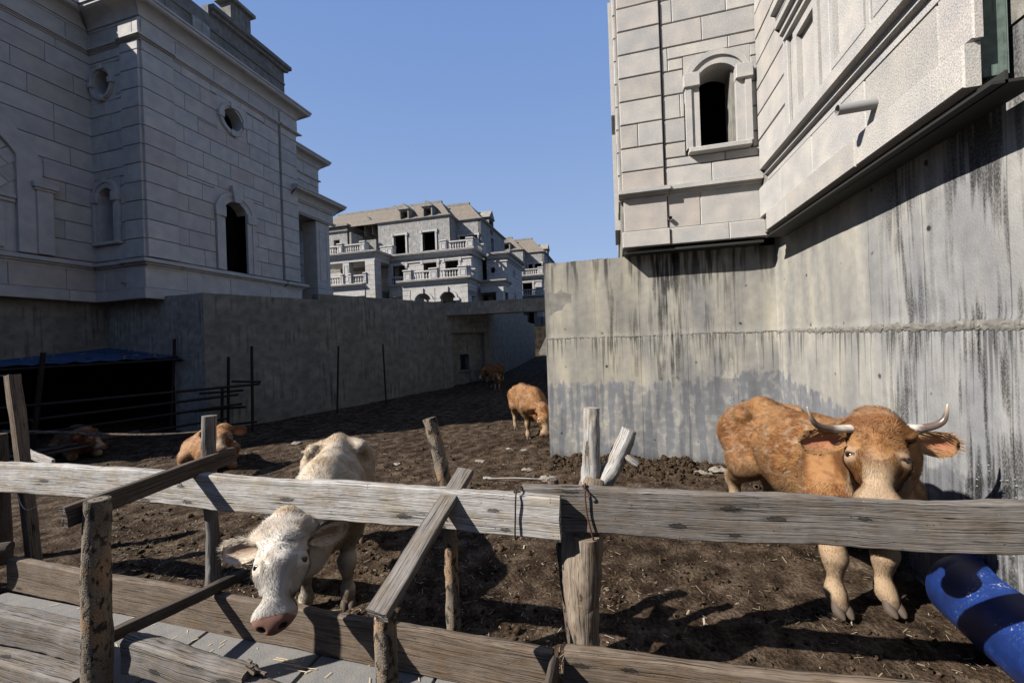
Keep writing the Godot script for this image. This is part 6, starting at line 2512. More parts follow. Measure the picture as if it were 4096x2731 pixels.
# what a cow is like: coat(p, part, head) gives the hide's colour
class Cow:
	var style := ""
	var node: Node3D
	var hf := Transform3D()   # head frame in the cow's own axes: x to its left, y out of the forehead, z poll to nose
	var L := 0.47
	var hi := Transform3D()   # its inverse, scaled to a head of 0.47 m
	var lying := false
	var s := 1.0
	var noise: FastNoiseLite

func coat(c: Cow, p: Vector3) -> Color:
	var q := p / c.s
	var hp := c.hi * p
	var n1 := c.noise.get_noise_3d(p.x * 3.0, p.y * 3.0, p.z * 3.0)
	var n2 := c.noise.get_noise_3d(p.x * 9.0 + 4.0, p.y * 9.0, p.z * 9.0)
	var n3 := c.noise.get_noise_3d(p.x * 22.0 + 9.0, p.y * 34.0, p.z * 22.0)
	var in_head := hp.z > -0.05 and hp.length() < 0.60
	var col := Color()
	if c.style == "white":
		col = Color(0.60, 0.53, 0.43).lerp(Color(0.42, 0.30, 0.18), clampf(0.32 + n1 * 1.2 + n2 * 0.7 + n3 * 0.9, 0.0, 0.85))
		if q.y < 0.45 and not in_head:
			col = col.lerp(Color(0.32, 0.265, 0.205), clampf(0.2 + n2, 0.0, 0.6))
		if in_head:
			col = Color(0.76, 0.715, 0.65).lerp(Color(0.52, 0.40, 0.28), clampf(0.20 + n2 * 0.8 + (0.25 if hp.z < 0.05 else 0.0), 0.0, 0.6))
	else:
		var pale := Color(0.46, 0.335, 0.215)
		var rust := Color(0.215, 0.088, 0.030)
		var tan_ := Color(0.36, 0.185, 0.075)
		if c.style == "red":
			rust = Color(0.16, 0.06, 0.025)
			tan_ = Color(0.25, 0.105, 0.045)
		if c.style == "calf":
			tan_ = Color(0.37, 0.195, 0.085)
		col = tan_.lerp(rust, clampf(0.42 + n1 * 1.8 + n2 * 1.0 + n3 * 1.3, 0.0, 1.0))
		if not in_head:
			# pale tips of the winter coat, paler belly, inner thighs and legs
			col = col.lerp(pale, clampf(n2 * 1.2 - n3 * 0.9 - 0.05, 0.0, 0.62))
			if c.lying:
				col = col.lerp(pale, smoothstep(0.16, 0.05, q.y) * 0.7)
			else:
				col = col.lerp(tan_.lerp(pale, 0.35), smoothstep(0.85, 0.55, q.y) * 0.6)
				col = col.lerp(pale, smoothstep(0.55, 0.34, q.y + n2 * 0.08) * 0.9)
		else:
			var mid := absf(hp.x) < 0.06 + n2 * 0.02
			# pale blaze towards the nose, pale rings round the eyes, darker cheeks
			if mid:
				col = col.lerp(pale * 1.08, smoothstep(0.16, 0.30, hp.z))
			var ed := Vector2(absf(hp.x) - 0.112, hp.z - 0.176).length()
			col = col.lerp(Color(0.52, 0.42, 0.31), smoothstep(0.05, 0.025, ed) * 0.4)
			if absf(absf(hp.x) - 0.112) < 0.022 and absf(hp.z - 0.176 + (absf(hp.x) - 0.112) * 0.45) < 0.0085 and hp.y > 0.0:
				col = Color(0.10, 0.065, 0.045)
			if hp.z > 0.33:
				col = col.lerp(pale, 0.75)
	# muzzle skin, hooves
	if in_head:
		if hp.z > 0.425 + n2 * 0.008 and hp.y > -0.040:
			col = Color(0.27, 0.145, 0.11) if c.style == "white" else Color(0.27, 0.15, 0.105)
		if Vector3(absf(hp.x) - 0.046, hp.y - 0.004, hp.z - 0.468).length() < 0.021:
			col = Color(0.045, 0.028, 0.022)
		if hp.z > 0.38 and hp.y < -0.075 and hp.z < 0.5 and c.style == "white":
			col = Color(0.36, 0.20, 0.17)
	elif q.y < 0.06 and not c.lying:
		col = Color(0.16, 0.115, 0.08)
	elif q.y < 0.15 and not c.lying:
		col = col.lerp(Color(0.20, 0.14, 0.095), clampf(0.4 + n2 * 1.2, 0.0, 0.8) * smoothstep(0.15, 0.08, q.y))
	col = Color(col.r * 0.56, col.g * 0.56, col.b * 0.56)
	return col

# which way the hair lies
func lie(c: Cow, p: Vector3, n: Vector3) -> Vector3:
	var hp := c.hi * p
	var d := Vector3(0, -0.45, -1.0)
	if hp.z > -0.03 and hp.length() < 0.58:
		var w := Vector3(hp.x, 0.0, hp.z - 0.155)
		d = c.hf.basis * Vector3(hp.x * 3.0, 0.0, 1.0)
		if hp.z < 0.155:
			d = c.hf.basis * Vector3(hp.x * 5.0, 0.3, -0.8)
		if absf(hp.x) < 0.1 and w.length() < 0.06:
			d = c.hf.basis * Vector3(w.x, 0.0, w.z + 0.001)
	elif p.y < 0.55 * c.s and not c.lying:
		d = Vector3(0, -1, -0.15)
	d += Vector3(c.noise.get_noise_3d(p.x * 7.0, p.y * 7.0, p.z * 7.0), c.noise.get_noise_3d(p.x * 7.0 + 30.0, p.y * 7.0, p.z * 7.0), c.noise.get_noise_3d(p.x * 7.0, p.y * 7.0 + 30.0, p.z * 7.0)) * 1.3
	d -= n * d.dot(n)
	return d.normalized() if d.length_squared() > 1e-8 else Vector3.DOWN

func fur(c: Cow, mb: MB, nets: Array, count: int, scale_ := 1.0) -> void:
	var r := RandomNumberGenerator.new()
	r.seed = 1000 + count
	for g in nets:
		var v: PackedVector3Array = g.v
		var nn: PackedVector3Array = g.n
		var ix: PackedInt32Array = g.i
		var area := 0.0
		var cum := PackedFloat32Array()
		for t in ix.size() / 3:
			area += (v[ix[t * 3 + 1]] - v[ix[t * 3]]).cross(v[ix[t * 3 + 2]] - v[ix[t * 3]]).length() * 0.5
			cum.append(area)
		var n := int(count * g.get("share", 1.0))
		var acc := 0.0
		var ti := 0
		for k in n:
			acc = area * (k + r.randf()) / n
			while ti < cum.size() - 1 and cum[ti] < acc:
				ti += 1
			var a := r.randf()
			var b := r.randf()
			if a + b > 1.0:
				a = 1.0 - a
				b = 1.0 - b
			var i0 := ix[ti * 3]
			var i1 := ix[ti * 3 + 1]
			var i2 := ix[ti * 3 + 2]
			var p := v[i0] + (v[i1] - v[i0]) * a + (v[i2] - v[i0]) * b
			var nm := (nn[i0] + nn[i1] + nn[i2]).normalized()
			var hp := c.hi * p
			var ln := 0.034
			var lift := 0.34
			var in_head := hp.z > -0.05 and hp.length() < 0.60
			if in_head:
				if hp.z > 0.42:
					continue
				ln = 0.020 if hp.z < 0.30 else 0.011
				if hp.z < 0.09 and hp.y > -0.02:
					ln = 0.040 if c.style == "white" else 0.024
					lift = 0.55
				if absf(absf(hp.x) - 0.115) < 0.028 and absf(hp.z - 0.176) < 0.030 and hp.y > 0.0:
					continue
			elif not c.lying and p.y < 0.45 * c.s:
				ln = 0.015
				lift = 0.22
				if p.y < 0.08 * c.s:
					continue
			ln *= scale_ * r.randf_range(0.7, 1.25)
			var d := lie(c, p, nm)
			var side := nm.cross(d).normalized()
			d = (d + side * r.randf_range(-0.35, 0.35)).normalized()
			var e := (d * (1.0 - lift) + nm * lift).normalized()
			var w := 0.0017 * scale_
			var col := coat(c, p) * (r.randf_range(0.85, 1.15) if in_head else r.randf_range(0.70, 1.30) if p.y > 0.45 * c.s else r.randf_range(0.78, 1.22))
			col.a = 1.0
			mb.tint = col
			var mid := p + e * ln * 0.55
			var tip := p + e * ln * 0.9 + d * ln * 0.25
			var fn := (nm + d * 0.2).normalized()
			var s0 := mb.vert(p - side * w - nm * 0.002, fn, Vector2())
			mb.vert(p + side * w - nm * 0.002, fn, Vector2())
			mb.vert(mid + side * w * 0.8, fn, Vector2())
			mb.vert(mid - side * w * 0.8, fn, Vector2())
			mb.vert(tip, fn, Vector2())
			mb.idx.append_array(PackedInt32Array([s0, s0 + 1, s0 + 2, s0, s0 + 2, s0 + 3, s0 + 3, s0 + 2, s0 + 4]))
	mb.tint = Color(1, 1, 1)

# an ear as a cupped leaf with thickness; base, tip in the cow's axes, face = where the hollow looks
func ear(mb: MB, c: Cow, base: Vector3, tip: Vector3, face: Vector3, width: float) -> Dictionary:
	var d := tip - base
	var ln := d.length()
	d /= ln
	var f := (face - d * face.dot(d)).normalized()
	var s := d.cross(f)
	var rows := 14
	var cols := 11
	var out := {"v": PackedVector3Array(), "n": PackedVector3Array(), "i": PackedInt32Array()}
	for sidei in 2:
		var pts := PackedVector3Array()
		var uvs := PackedVector2Array()
		for r in rows:
			var t := r / float(rows - 1)
			var w := width * (0.42 + 0.75 * sin(pow(t, 0.8) * PI * 0.62)) * sqrt(maxf(0.0, 1.0 - pow(t, 5.0)))
			for k in cols:
				var u := k / float(cols - 1) * 2.0 - 1.0
				var cup := (1.0 - u * u) * w * lerpf(0.75, 0.28, t)
				var off := -cup if sidei == 0 else -cup - 0.010 * (1.0 - absf(u) * 0.8) * (1.0 - t * 0.6)
				pts.append(base + d * (t * ln) + s * (u * w) + f * (off - 0.02 * t * t))
				uvs.append(Vector2(u, t))
		for r in rows:
			for k in cols:
				pass
		var m := MB.new()
		m.sheet(pts, uvs, rows, cols, sidei == 0)
		var want := f if sidei == 0 else -f
		if m.n[rows / 2 * cols + cols / 2].dot(want) < 0:
			m = MB.new()
			m.sheet(pts, uvs, rows, cols, sidei != 0)
		for i in m.v.size():
			var t := uvs[i].y
			var u := absf(uvs[i].x)
			var cc := coat(c, base) if c.style != "white" else Color(0.52, 0.44, 0.34)
			if sidei == 0:
				var skin := Color(0.33, 0.14, 0.08) if c.style != "white" else Color(0.24, 0.165, 0.12)
				m.col[i] = cc.lerp(skin, smoothstep(0.85, 0.45, u) * smoothstep(1.0, 0.75, t))
			else:
				m.col[i] = cc
		append(mb, m, Transform3D())
		if sidei == 1:
			out.v = m.v
			out.n = m.n
			out.i = m.idx
		else:
			# hair grows from the rim inwards too
			var b0: int = out.v.size()
			var _b := b0
	return out

func ear_hair(mb: MB, c: Cow, base: Vector3, tip: Vector3, face: Vector3, width: float, n: int, col0: Color, col1: Color) -> void:
	var d := tip - base
	var ln := d.length()
	d /= ln
	var f := (face - d * face.dot(d)).normalized()
	var s := d.cross(f)
	for k in n:
		var t := rng.randf()
		var w := width * (0.42 + 0.75 * sin(pow(t, 0.8) * PI * 0.62)) * sqrt(maxf(0.0, 1.0 - pow(t, 5.0)))
		var u := (1.0 if rng.randf() < 0.5 else -1.0) * rng.randf_range(0.35, 1.0)
		var cup := (1.0 - u * u) * w * lerpf(0.75, 0.28, t)
		var p := base + d * (t * ln) + s * (u * w) + f * (-cup - 0.02 * t * t)
		var dirv := (d * 0.8 + s * signf(u) * rng.randf_range(-0.5, 0.75) + f * rng.randf_range(0.0, 0.5)).normalized()
		var hl := rng.randf_range(0.02, 0.045) * c.s
		mb.tint = col0.lerp(col1, rng.randf())
		var sd := dirv.cross(f).normalized() * 0.0017
		blade(mb, p, sd, p + dirv * hl, f)
	mb.tint = Color(1, 1, 1)

func blade(mb: MB, p: Vector3, sd: Vector3, tip: Vector3, n: Vector3) -> void:
	var i := mb.vert(p - sd, n, Vector2())
	mb.vert(p + sd, n, Vector2())
	mb.vert(tip, n, Vector2())
	if (sd * 2.0).cross(tip - p + sd).dot(n) > 0.0:
		mb.idx.append_array(PackedInt32Array([i, i + 2, i + 1]))
	else:
		mb.idx.append_array(PackedInt32Array([i, i + 1, i + 2]))

# poll and nose in world space; opt: lying, horns, ears as world points, h (cell), hairs
func cow(called: String, label: String, style: String, pos: Vector3, dir: Vector3, size: float, poll: Vector3, nose: Vector3, opt: Dictionary) -> Cow:
	var c := Cow.new()
	c.style = style
	c.s = size
	c.lying = opt.get("lying", false)
	c.noise = FastNoiseLite.new()
	c.noise.seed = opt.get("seed", 3)
	c.noise.frequency = 1.0
	c.noise.fractal_octaves = 2
	c.node = thing(called, label, "cow", pos, "cattle in the pen and lane")
	c.node.rotation.y = atan2(dir.x, dir.z)
	var inv: Transform3D = c.node.transform.affine_inverse()
	var P: Vector3 = inv * poll
	var Q: Vector3 = inv * nose
	var fz := (Q - P).normalized()
	c.L = (Q - P).length()
	var up_w: Vector3 = inv.basis * (opt.get("head_up", Vector3.UP) as Vector3)
	var lx := up_w.cross(fz).normalized()
	var uy := fz.cross(lx)
	c.hf = Transform3D(Basis(lx, uy, fz), P)
	c.hi = Transform3D(Basis.from_scale(Vector3.ONE * (0.47 / c.L)), Vector3.ZERO) * c.hf.affine_inverse()
	var s := size
	var F := Field.new()
	F.k = 0.075 * s
	F.noise = c.noise
	F.lump = 0.006
	var V := func(x: float, y: float, z: float) -> Vector3: return Vector3(x, y, z) * s
	var thin: float = opt.get("thin", 0.0)
	if c.lying:
		F.chain([V.call(0, 0.33, 0.32), V.call(0, 0.33, -0.36)], [0.27 * s, 0.30 * s], 1.08)
		F.chain([V.call(0, 0.52, 0.30), V.call(0, 0.55, -0.1), V.call(0, 0.52, -0.55)], [0.13 * s, 0.10 * s, 0.13 * s])
		F.bone(V.call(0, 0.36, -0.55), V.call(0, 0.40, -0.70), 0.22 * s, 0.12 * s, 1.15)
		for q in [-1.0, 1.0]:
			F.chain([V.call(q * 0.18, 0.30, 0.34), V.call(q * 0.22, 0.16, 0.40), V.call(q * 0.20, 0.08, 0.66), V.call(q * 0.16, 0.055, 0.45), V.call(q * 0.14, 0.05, 0.36)], [0.12 * s, 0.09 * s, 0.062 * s, 0.046 * s, 0.05 * s])
			F.chain([V.call(q * 0.2, 0.32, -0.48), V.call(q * 0.36, 0.22, -0.14), V.call(q * 0.38, 0.07, -0.50), V.call(q * 0.40, 0.055, -0.22), V.call(q * 0.42, 0.05, -0.10)], [0.20 * s, 0.13 * s, 0.058 * s, 0.045 * s, 0.05 * s])
		F.chain([V.call(0, 0.42, 0.40), (V.call(0, 0.46, 0.55) as Vector3).lerp(P, 0.5), P - fz * 0.02], [0.22 * s, 0.17 * s, 0.125 * s])
		F.bone(V.call(0, 0.30, 0.45), c.hf * Vector3(0, -0.08, 0.08), 0.19 * s, 0.09 * s)
	else:
		# barrel, back, belly
		F.chain([V.call(0, 0.82, 0.36), V.call(0, 0.79, 0.0), V.call(0, 0.82, -0.40)], [(0.285 - thin * 0.02) * s, (0.325 - thin * 0.025) * s, (0.29 - thin * 0.04) * s], 0.86)
		F.chain([V.call(0, 1.03, 0.40), V.call(0, 1.02, 0.1), V.call(0, 1.03, -0.25), V.call(0, 1.08, -0.52), V.call(0, 1.03, -0.76)], [0.125 * s, 0.085 * s, 0.075 * s, 0.075 * s, 0.065 * s])
		F.bone(V.call(0, 0.88, -0.52), V.call(0, 0.86, -0.70), 0.23 * s, 0.15 * s, 0.98)
		F.bone(V.call(0, 0.70, 0.50), V.call(0, 0.60, 0.42), 0.19 * s, 0.15 * s, 0.9)
		for q in [-1.0, 1.0]:
			F.bone(V.call(q * (0.20 + thin * 0.02), 1.05, -0.43), V.call(q * 0.15, 1.05, -0.5), 0.058 * s, 0.06 * s)
			F.bone(V.call(q * 0.11, 0.98, -0.78), V.call(q * 0.13, 0.9, -0.72), 0.06 * s, 0.09 * s)
			# fore leg
			F.chain([V.call(q * 0.17, 0.92, 0.38), V.call(q * 0.19, 0.74, 0.42), V.call(q * 0.175, 0.60, 0.36)], [0.10 * s, 0.125 * s, 0.10 * s])
			F.chain([V.call(q * 0.17, 0.60, 0.36), V.call(q * 0.155, 0.37, 0.40), V.call(q * 0.15, 0.335, 0.405), V.call(q * 0.15, 0.26, 0.395), V.call(q * 0.15, 0.145, 0.395), V.call(q * 0.152, 0.10, 0.41), V.call(q * 0.155, 0.045, 0.445)], [0.066 * s, 0.043 * s, 0.045 * s, 0.027 * s, 0.029 * s, 0.034 * s, 0.032 * s])
			# hind leg: stifle high and forward, hock low and back
			F.chain([V.call(q * 0.16, 0.88, -0.56), V.call(q * 0.19, 0.66, -0.44), V.call(q * 0.17, 0.54, -0.58), V.call(q * 0.155, 0.43, -0.72), V.call(q * 0.15, 0.26, -0.70), V.call(q * 0.15, 0.13, -0.68), V.call(q * 0.152, 0.045, -0.63)], [0.18 * s, 0.13 * s, 0.075 * s, 0.052 * s, 0.036 * s, 0.041 * s, 0.036 * s])
		# neck
		var mid: Vector3 = (V.call(0, 0.95, 0.55) as Vector3).lerp(P, 0.5) + Vector3(0, opt.get("neck_drop", 0.0), 0)
		F.chain([V.call(0, 0.95, 0.42), mid, P - fz * 0.03], [0.20 * s, 0.165 * s, 0.115 * s], 0.92)
		F.chain([V.call(0, 0.72, 0.52), mid + Vector3(0, -0.10 * s, 0), c.hf * Vector3(0, -0.085, 0.07)], [0.18 * s, 0.13 * s, 0.085 * s], 0.8)
	var h: float = opt.get("h", 0.016)
	# the head has a finer grid of its own
	var G := Field.new()
	var g := c.L / 0.47
	G.k = 0.035 * g
	G.noise = c.noise
	G.lump = 0.003
	var X := func(x: float, y: float, z: float) -> Vector3: return c.hf * (Vector3(x, y, z) * g)
	G.bone(X.call(0, -0.005, 0.02), X.call(0, 0.0, 0.165), 0.112 * g, 0.110 * g)
	G.bone(X.call(-0.055, 0.030, 0.015), X.call(0.055, 0.030, 0.015), 0.066 * g, 0.066 * g)
	G.bone(X.call(0, 0.015, 0.16), X.call(0, 0.012, 0.35), 0.086 * g, 0.058 * g)
	G.bone(X.call(-0.036, -0.012, 0.405), X.call(0.036, -0.012, 0.405), 0.066 * g, 0.066 * g)
	G.bone(X.call(0, -0.03, 0.38), X.call(0, -0.02, 0.44), 0.06 * g, 0.05 * g)
	var jaw: float = opt.get("jaw", 0.0)
	G.chain([X.call(0, -0.085, 0.06), X.call(0, -0.085 - jaw * 0.4, 0.24), X.call(0, -0.078 - jaw, 0.385)], [0.085 * g, 0.064 * g, 0.042 * g])
	G.bone(X.call(0, -0.10, -0.05), X.call(0, -0.02, -0.06), 0.10 * g, 0.10 * g)
	for q in [-1.0, 1.0]:
		G.bone(X.call(q * 0.080, 0.036, 0.115), X.call(q * 0.098, 0.030, 0.148), 0.040 * g, 0.030 * g)
		G.bone(X.call(q * 0.085, 0.010, 0.165), X.call(q * 0.098, 0.006, 0.18), 0.042 * g, 0.034 * g)
		G.bone(X.call(q * 0.062, -0.05, 0.12), X.call(q * 0.05, -0.045, 0.26), 0.062 * g, 0.045 * g)
		G.bone(X.call(q * 0.10, -0.022, 0.19), X.call(q * 0.085, -0.02, 0.215), 0.030 * g, 0.028 * g)
		G.bone(X.call(q * 0.09, 0.02, 0.0), X.call(q * 0.13, 0.02, 0.01), 0.05 * g, 0.03 * g)
		for e in [-0.022, -0.011, 0.0, 0.011, 0.022]:
			G.dig.append([X.call(q * (0.112 + e * 0.75), 0.0505 - e * 0.85 - absf(e) * 0.1, 0.176 - e * 0.35), (0.0078 - absf(e) * 0.1) * g, 0.004 * g])
		G.dig.append([X.call(q * 0.046, 0.004, 0.468), 0.017 * g, 0.012 * g])
	# the mouth
	if jaw > 0.0:
		for q in [-0.04, -0.02, 0.0, 0.02, 0.04]:
			G.dig.append([X.call(q, -0.078 - jaw * 0.35, 0.44), 0.016 * g + jaw * 0.3, 0.01 * g])
	else:
		for q in [-0.06, -0.04, -0.02, 0.0, 0.02, 0.04, 0.06]:
			G.dig.append([X.call(q, -0.068, 0.455 - absf(q) * 0.7), 0.010 * g, 0.008 * g])
	var th := Thread.new()
	th.start(F.net.bind(h))
	var nh := G.net(opt.get("hh", 0.0065) * g)
	var nb: Dictionary = th.wait_to_finish()
	var mb := MB.new()
	for nn in [nb, nh]:
		var base := mb.v.size()
		var vv: PackedVector3Array = nn.v
		mb.v.append_array(vv)
		mb.n.append_array(nn.n)
		for p in vv:
			mb.uv.append(Vector2(p.x, p.y))
			var cc := coat(c, p)
			cc.a = 1.0
			mb.col.append(cc)
		for i in nn.i:
			mb.idx.append(i + base)
	# ears
	var nets := []
	nb["share"] = opt.get("body_share", 0.72)
	nh["share"] = opt.get("head_share", 0.24)
	nets.append(nb)
	nets.append(nh)
	var ears: Array = opt.get("ears", [])
	if ears.is_empty():
		for q in [-1.0, 1.0]:
			ears.append([X.call(q * 0.10, 0.015, 0.01), X.call(q * 0.30, -0.03, 0.02), c.hf.basis * Vector3(0, 0.4, 0.9)])
	else:
		var conv := []
		for e in ears:
			conv.append([inv * (e[0] as Vector3), inv * (e[1] as Vector3), inv.basis * (e[2] as Vector3)])
		ears = conv
	for e in ears:
		var en := ear(mb, c, e[0], e[1], e[2], 0.067 * g)
		en["share"] = 0.02
		nets.append(en)
	var body := put(mb.mesh(), "body", M.hide, c.node)
	var _b := body
	# hair
	var hairs: int = opt.get("hairs", 20000)
	if hairs > 0:
		var fb := MB.new()
		fur(c, fb, nets, hairs, opt.get("hair", 1.0))
		for e in ears:
			if style == "white":
				ear_hair(fb, c, e[0], e[1], e[2], 0.067 * g, 420, Color(0.46, 0.38, 0.28), Color(0.66, 0.60, 0.51))
			else:
				ear_hair(fb, c, e[0], e[1], e[2], 0.067 * g, 300, Color(0.27, 0.14, 0.06), Color(0.44, 0.29, 0.16))
		# forelock
		for k in int(hairs * opt.get("tuft", 0.02)):
			var sp := Vector3(rng.randf_range(-0.075, 0.075), 0.085 + rng.randf_range(-0.03, 0.02), rng.randf_range(-0.03, 0.06))
			var p: Vector3 = c.hf * (sp * g)
			var dl: Vector3 = c.hf.basis * (Vector3(sp.x * 3.0 + rng.randf_range(-0.5, 0.5), 0.5 + rng.randf_range(-0.2, 0.3), rng.randf_range(-0.7, 0.6)).normalized())
			var hl := rng.randf_range(0.03, 0.06) * g
			var sd := dl.cross(c.hf.basis.y).normalized() * 0.0018
			var cc := coat(c, p) * rng.randf_range(0.75, 1.25)
			cc.a = 1.0
			fb.tint = cc
			blade(fb, p, sd, p + dl * hl, c.hf.basis.y)
		var fo := put(fb.mesh(), "fur", M.fur, c.node)
		fo.set_meta("kind", "stuff")
	# eyes with heavy lids
	for q in [-1.0, 1.0]:
		var em := MB.new()
		var ec: Vector3 = X.call(q * 0.104, 0.026, 0.174)
		sphere(em, ec, 0.0275 * g)
		var eo := put(em.mesh(), "eye", M.eye, c.node)
		var _e := eo
	# cleft hooves
	if not c.lying:
		for q in [-1.0, 1.0]:
			for zz in [0.435, -0.64]:
				for e in [-1.0, 1.0]:
					var hm := MB.new()
					var b0: Vector3 = V.call(q * 0.154 + e * 0.025, 0.075, zz - 0.005)
					var b1: Vector3 = V.call(q * 0.154 + e * 0.028, 0.035, zz + 0.02)
					var b2: Vector3 = V.call(q * 0.154 + e * 0.024, 0.010, zz + 0.065)
					tube(hm, [b0, b0.lerp(b1, 0.6), b1, b1.lerp(b2, 0.6), b2], [0.024 * s, 0.028 * s, 0.031 * s, 0.024 * s, 0.007 * s], 10, 0.08, 20.0, true, q)
					put(hm.mesh(), "hoof", M.hoof, c.node)
	# tail
	if not c.lying:
		var tm := MB.new()
		var cp := curve_pts([V.call(0, 1.04, -0.80), V.call(0.02, 0.95, -0.90), V.call(0.03, 0.70, -0.91), V.call(0.02, 0.45, -0.88)], [0.04 * s, 0.032 * s, 0.022 * s, 0.03 * s], 6)
		tm.tint = coat(c, V.call(0, 0.9, -0.7))
		tube(tm, cp[0], cp[1], 8, 0.1, 6.0, true)
		put(tm.mesh(), "tail", M.hide, c.node)
	for hn in opt.get("horns", []):
		var hmb := MB.new()
		var pts := []
		for p: Vector3 in hn:
			pts.append(inv * p)
		var cp2 := curve_pts(pts, [0.023, 0.021, 0.015, 0.003], 10)
		var st := hmb.v.size()
		tube(hmb, cp2[0], cp2[1], 14, 0.05, 12.0, true, 2.0)
		var a0: Vector3 = cp2[0][0]
		var total := a0.distance_to(cp2[0][-1])
		for i in range(st, hmb.v.size()):
			var t := clampf(hmb.v[i].distance_to(a0) / total, 0, 1)
			var nn2 := c.noise.get_noise_3d(hmb.v[i].x * 30.0, hmb.v[i].y * 30.0, hmb.v[i].z * 30.0)
			var cc := Color(0.62, 0.58, 0.52).lerp(Color(0.12, 0.085, 0.07), smoothstep(0.24, 0.44, t + nn2 * 0.12))
			cc = cc.lerp(Color(0.58, 0.48, 0.36), smoothstep(0.80, 0.98, t))
			hmb.col[i] = cc * (1.0 + nn2 * 0.4)
		put(hmb.mesh(), "horn", M.horn, c.node)
	return c

func sphere(mb: MB, c: Vector3, r: float) -> void:
	var pts := PackedVector3Array()
	var uvs := PackedVector2Array()
	for i in 11:
		for j in 17:
			var th := PI * i / 10.0
			var ph := TAU * (j % 16) / 16.0
			pts.append(c + Vector3(sin(th) * cos(ph), cos(th), sin(th) * sin(ph)) * r)
			uvs.append(Vector2(j, i))
	mb.sheet(pts, uvs, 11, 17, true)

func build_cattle() -> void:
	M.hide = mat(Color(1, 1, 1), 0.85)
	M.hide.vertex_color_use_as_albedo = true
	M.fur = mat(Color(1, 1, 1), 0.62)
	M.fur.vertex_color_use_as_albedo = true
	M.fur.cull_mode = BaseMaterial3D.CULL_DISABLED
	M.horn = mat(lin(1.1, 1.1, 1.1), 0.3)
	M.horn.vertex_color_use_as_albedo = true
	M.horn.metallic_specular = 0.5
	M.eye = mat(lin(0.012, 0.008, 0.006), 0.08)
	M.eye.metallic_specular = 0.5
	M.hoof = mat(lin(0.10, 0.075, 0.058), 0.7)
	# horned tan cow behind the right rail
	var d := Vector3(0.249, 0, 0.968)
	cow("cow", "horned tan cow looking over the brown rail, standing beside the tall wall", "brown", Vector3(1.34, 0.0, -3.45), d, 1.05, Vector3(1.33, 1.235, -2.60), Vector3(1.195, 0.90, -2.335),
		{"h": 0.0175, "hh": 0.008, "hairs": 100000, "seed": 3, "tuft": 0.012, "thin": 1.0, "hair": 0.78,
		"ears": [[Vector3(1.165, 1.205, -2.53), Vector3(0.945, 1.19, -2.50), Vector3(-0.15, -0.15, 1)], [Vector3(1.475, 1.20, -2.59), Vector3(1.70, 1.165, -2.59), Vector3(-0.3, -0.1, 1)]],
		"horns": [[Vector3(1.20, 1.262, -2.57), Vector3(1.09, 1.27, -2.52), Vector3(1.0, 1.305, -2.475), Vector3(0.95, 1.40, -2.44)], [Vector3(1.44, 1.262, -2.61), Vector3(1.54, 1.27, -2.59), Vector3(1.61, 1.31, -2.575), Vector3(1.63, 1.40, -2.57)]]})
	# white cow with its head under the rail
	var d2 := Vector3(0.526, 0, 0.85)
	cow("cow", "cream white cow pushing its head under the pale rail over the trough", "white", Vector3(-2.19, 0.0, -2.63), d2, 0.88, Vector3(-1.785, 0.795, -1.783), Vector3(-1.605, 0.50, -1.505),
		{"h": 0.0175, "hh": 0.008, "hairs": 95000, "seed": 9, "jaw": 0.022, "hair": 0.9, "neck_drop": -0.16, "thin": 1.0, "tuft": 0.03,
		"ears": [[Vector3(-1.87, 0.755, -1.70), Vector3(-2.07, 0.735, -1.63), Vector3(0.2, 0.1, 1)], [Vector3(-1.655, 0.765, -1.81), Vector3(-1.56, 0.74, -1.985), Vector3(0.9, -0.3, 0.5)]]})
	# lying young cow behind the fence post
	cow("cow", "tan young cow lying in the pen behind the grey fence post", "calf", Vector3(-6.33, 0.0, -4.92), Vector3(0.86, 0, 0.45), 0.80, Vector3(-5.78, 0.60, -4.68), Vector3(-5.51, 0.375, -4.40),
		{"h": 0.026, "hh": 0.011, "hairs": 26000, "lying": true, "seed": 21, "hair": 0.95, "head_share": 0.3, "tuft": 0.02})
	# cow grazing half hidden by the tall wall's end
	cow("cow", "orange tan cow grazing half hidden behind the end of the tall wall", "brown", Vector3(-1.70, 0.02, -7.42), Vector3(0.50, 0, 0.866), 0.80, Vector3(-1.28, 0.60, -6.72), Vector3(-1.20, 0.22, -6.52),
		{"h": 0.026, "hh": 0.012, "hairs": 26000, "seed": 33, "hair": 1.2, "neck_drop": -0.12})
	# two in the shade of the lane
	cow("cow", "small pale-faced calf standing in the shade far down the lane", "calf", Vector3(-4.2, 0.13, -13.35), Vector3(0.5, 0, 0.8), 0.50, Vector3(-4.0, 0.68, -12.96), Vector3(-3.90, 0.54, -12.80),
		{"h": 0.03, "hh": 0.013, "hairs": 3000, "seed": 41, "hair": 1.5})
	cow("cow", "dark red cow standing behind the small calf in the lane's shade", "red", Vector3(-4.72, 0.22, -14.75), Vector3(-0.4, 0, 0.9), 0.66, Vector3(-4.95, 0.72, -14.1), Vector3(-5.0, 0.45, -13.95),
		{"h": 0.036, "hh": 0.018, "hairs": 3000, "seed": 47, "hair": 1.5})
	# one lying in the dark behind the pipe fence
	cow("cow", "red and white cow lying in deep shade behind the pipe fence", "red", Vector3(-9.62, 0.0, -5.05), Vector3(0.9, 0, 0.35), 0.78, Vector3(-9.05, 0.46, -4.85), Vector3(-8.85, 0.18, -4.95),
		{"h": 0.034, "hh": 0.016, "hairs": 6000, "lying": true, "seed": 53, "hair": 1.4})

# ------------------------------------------------------------------ soil litter

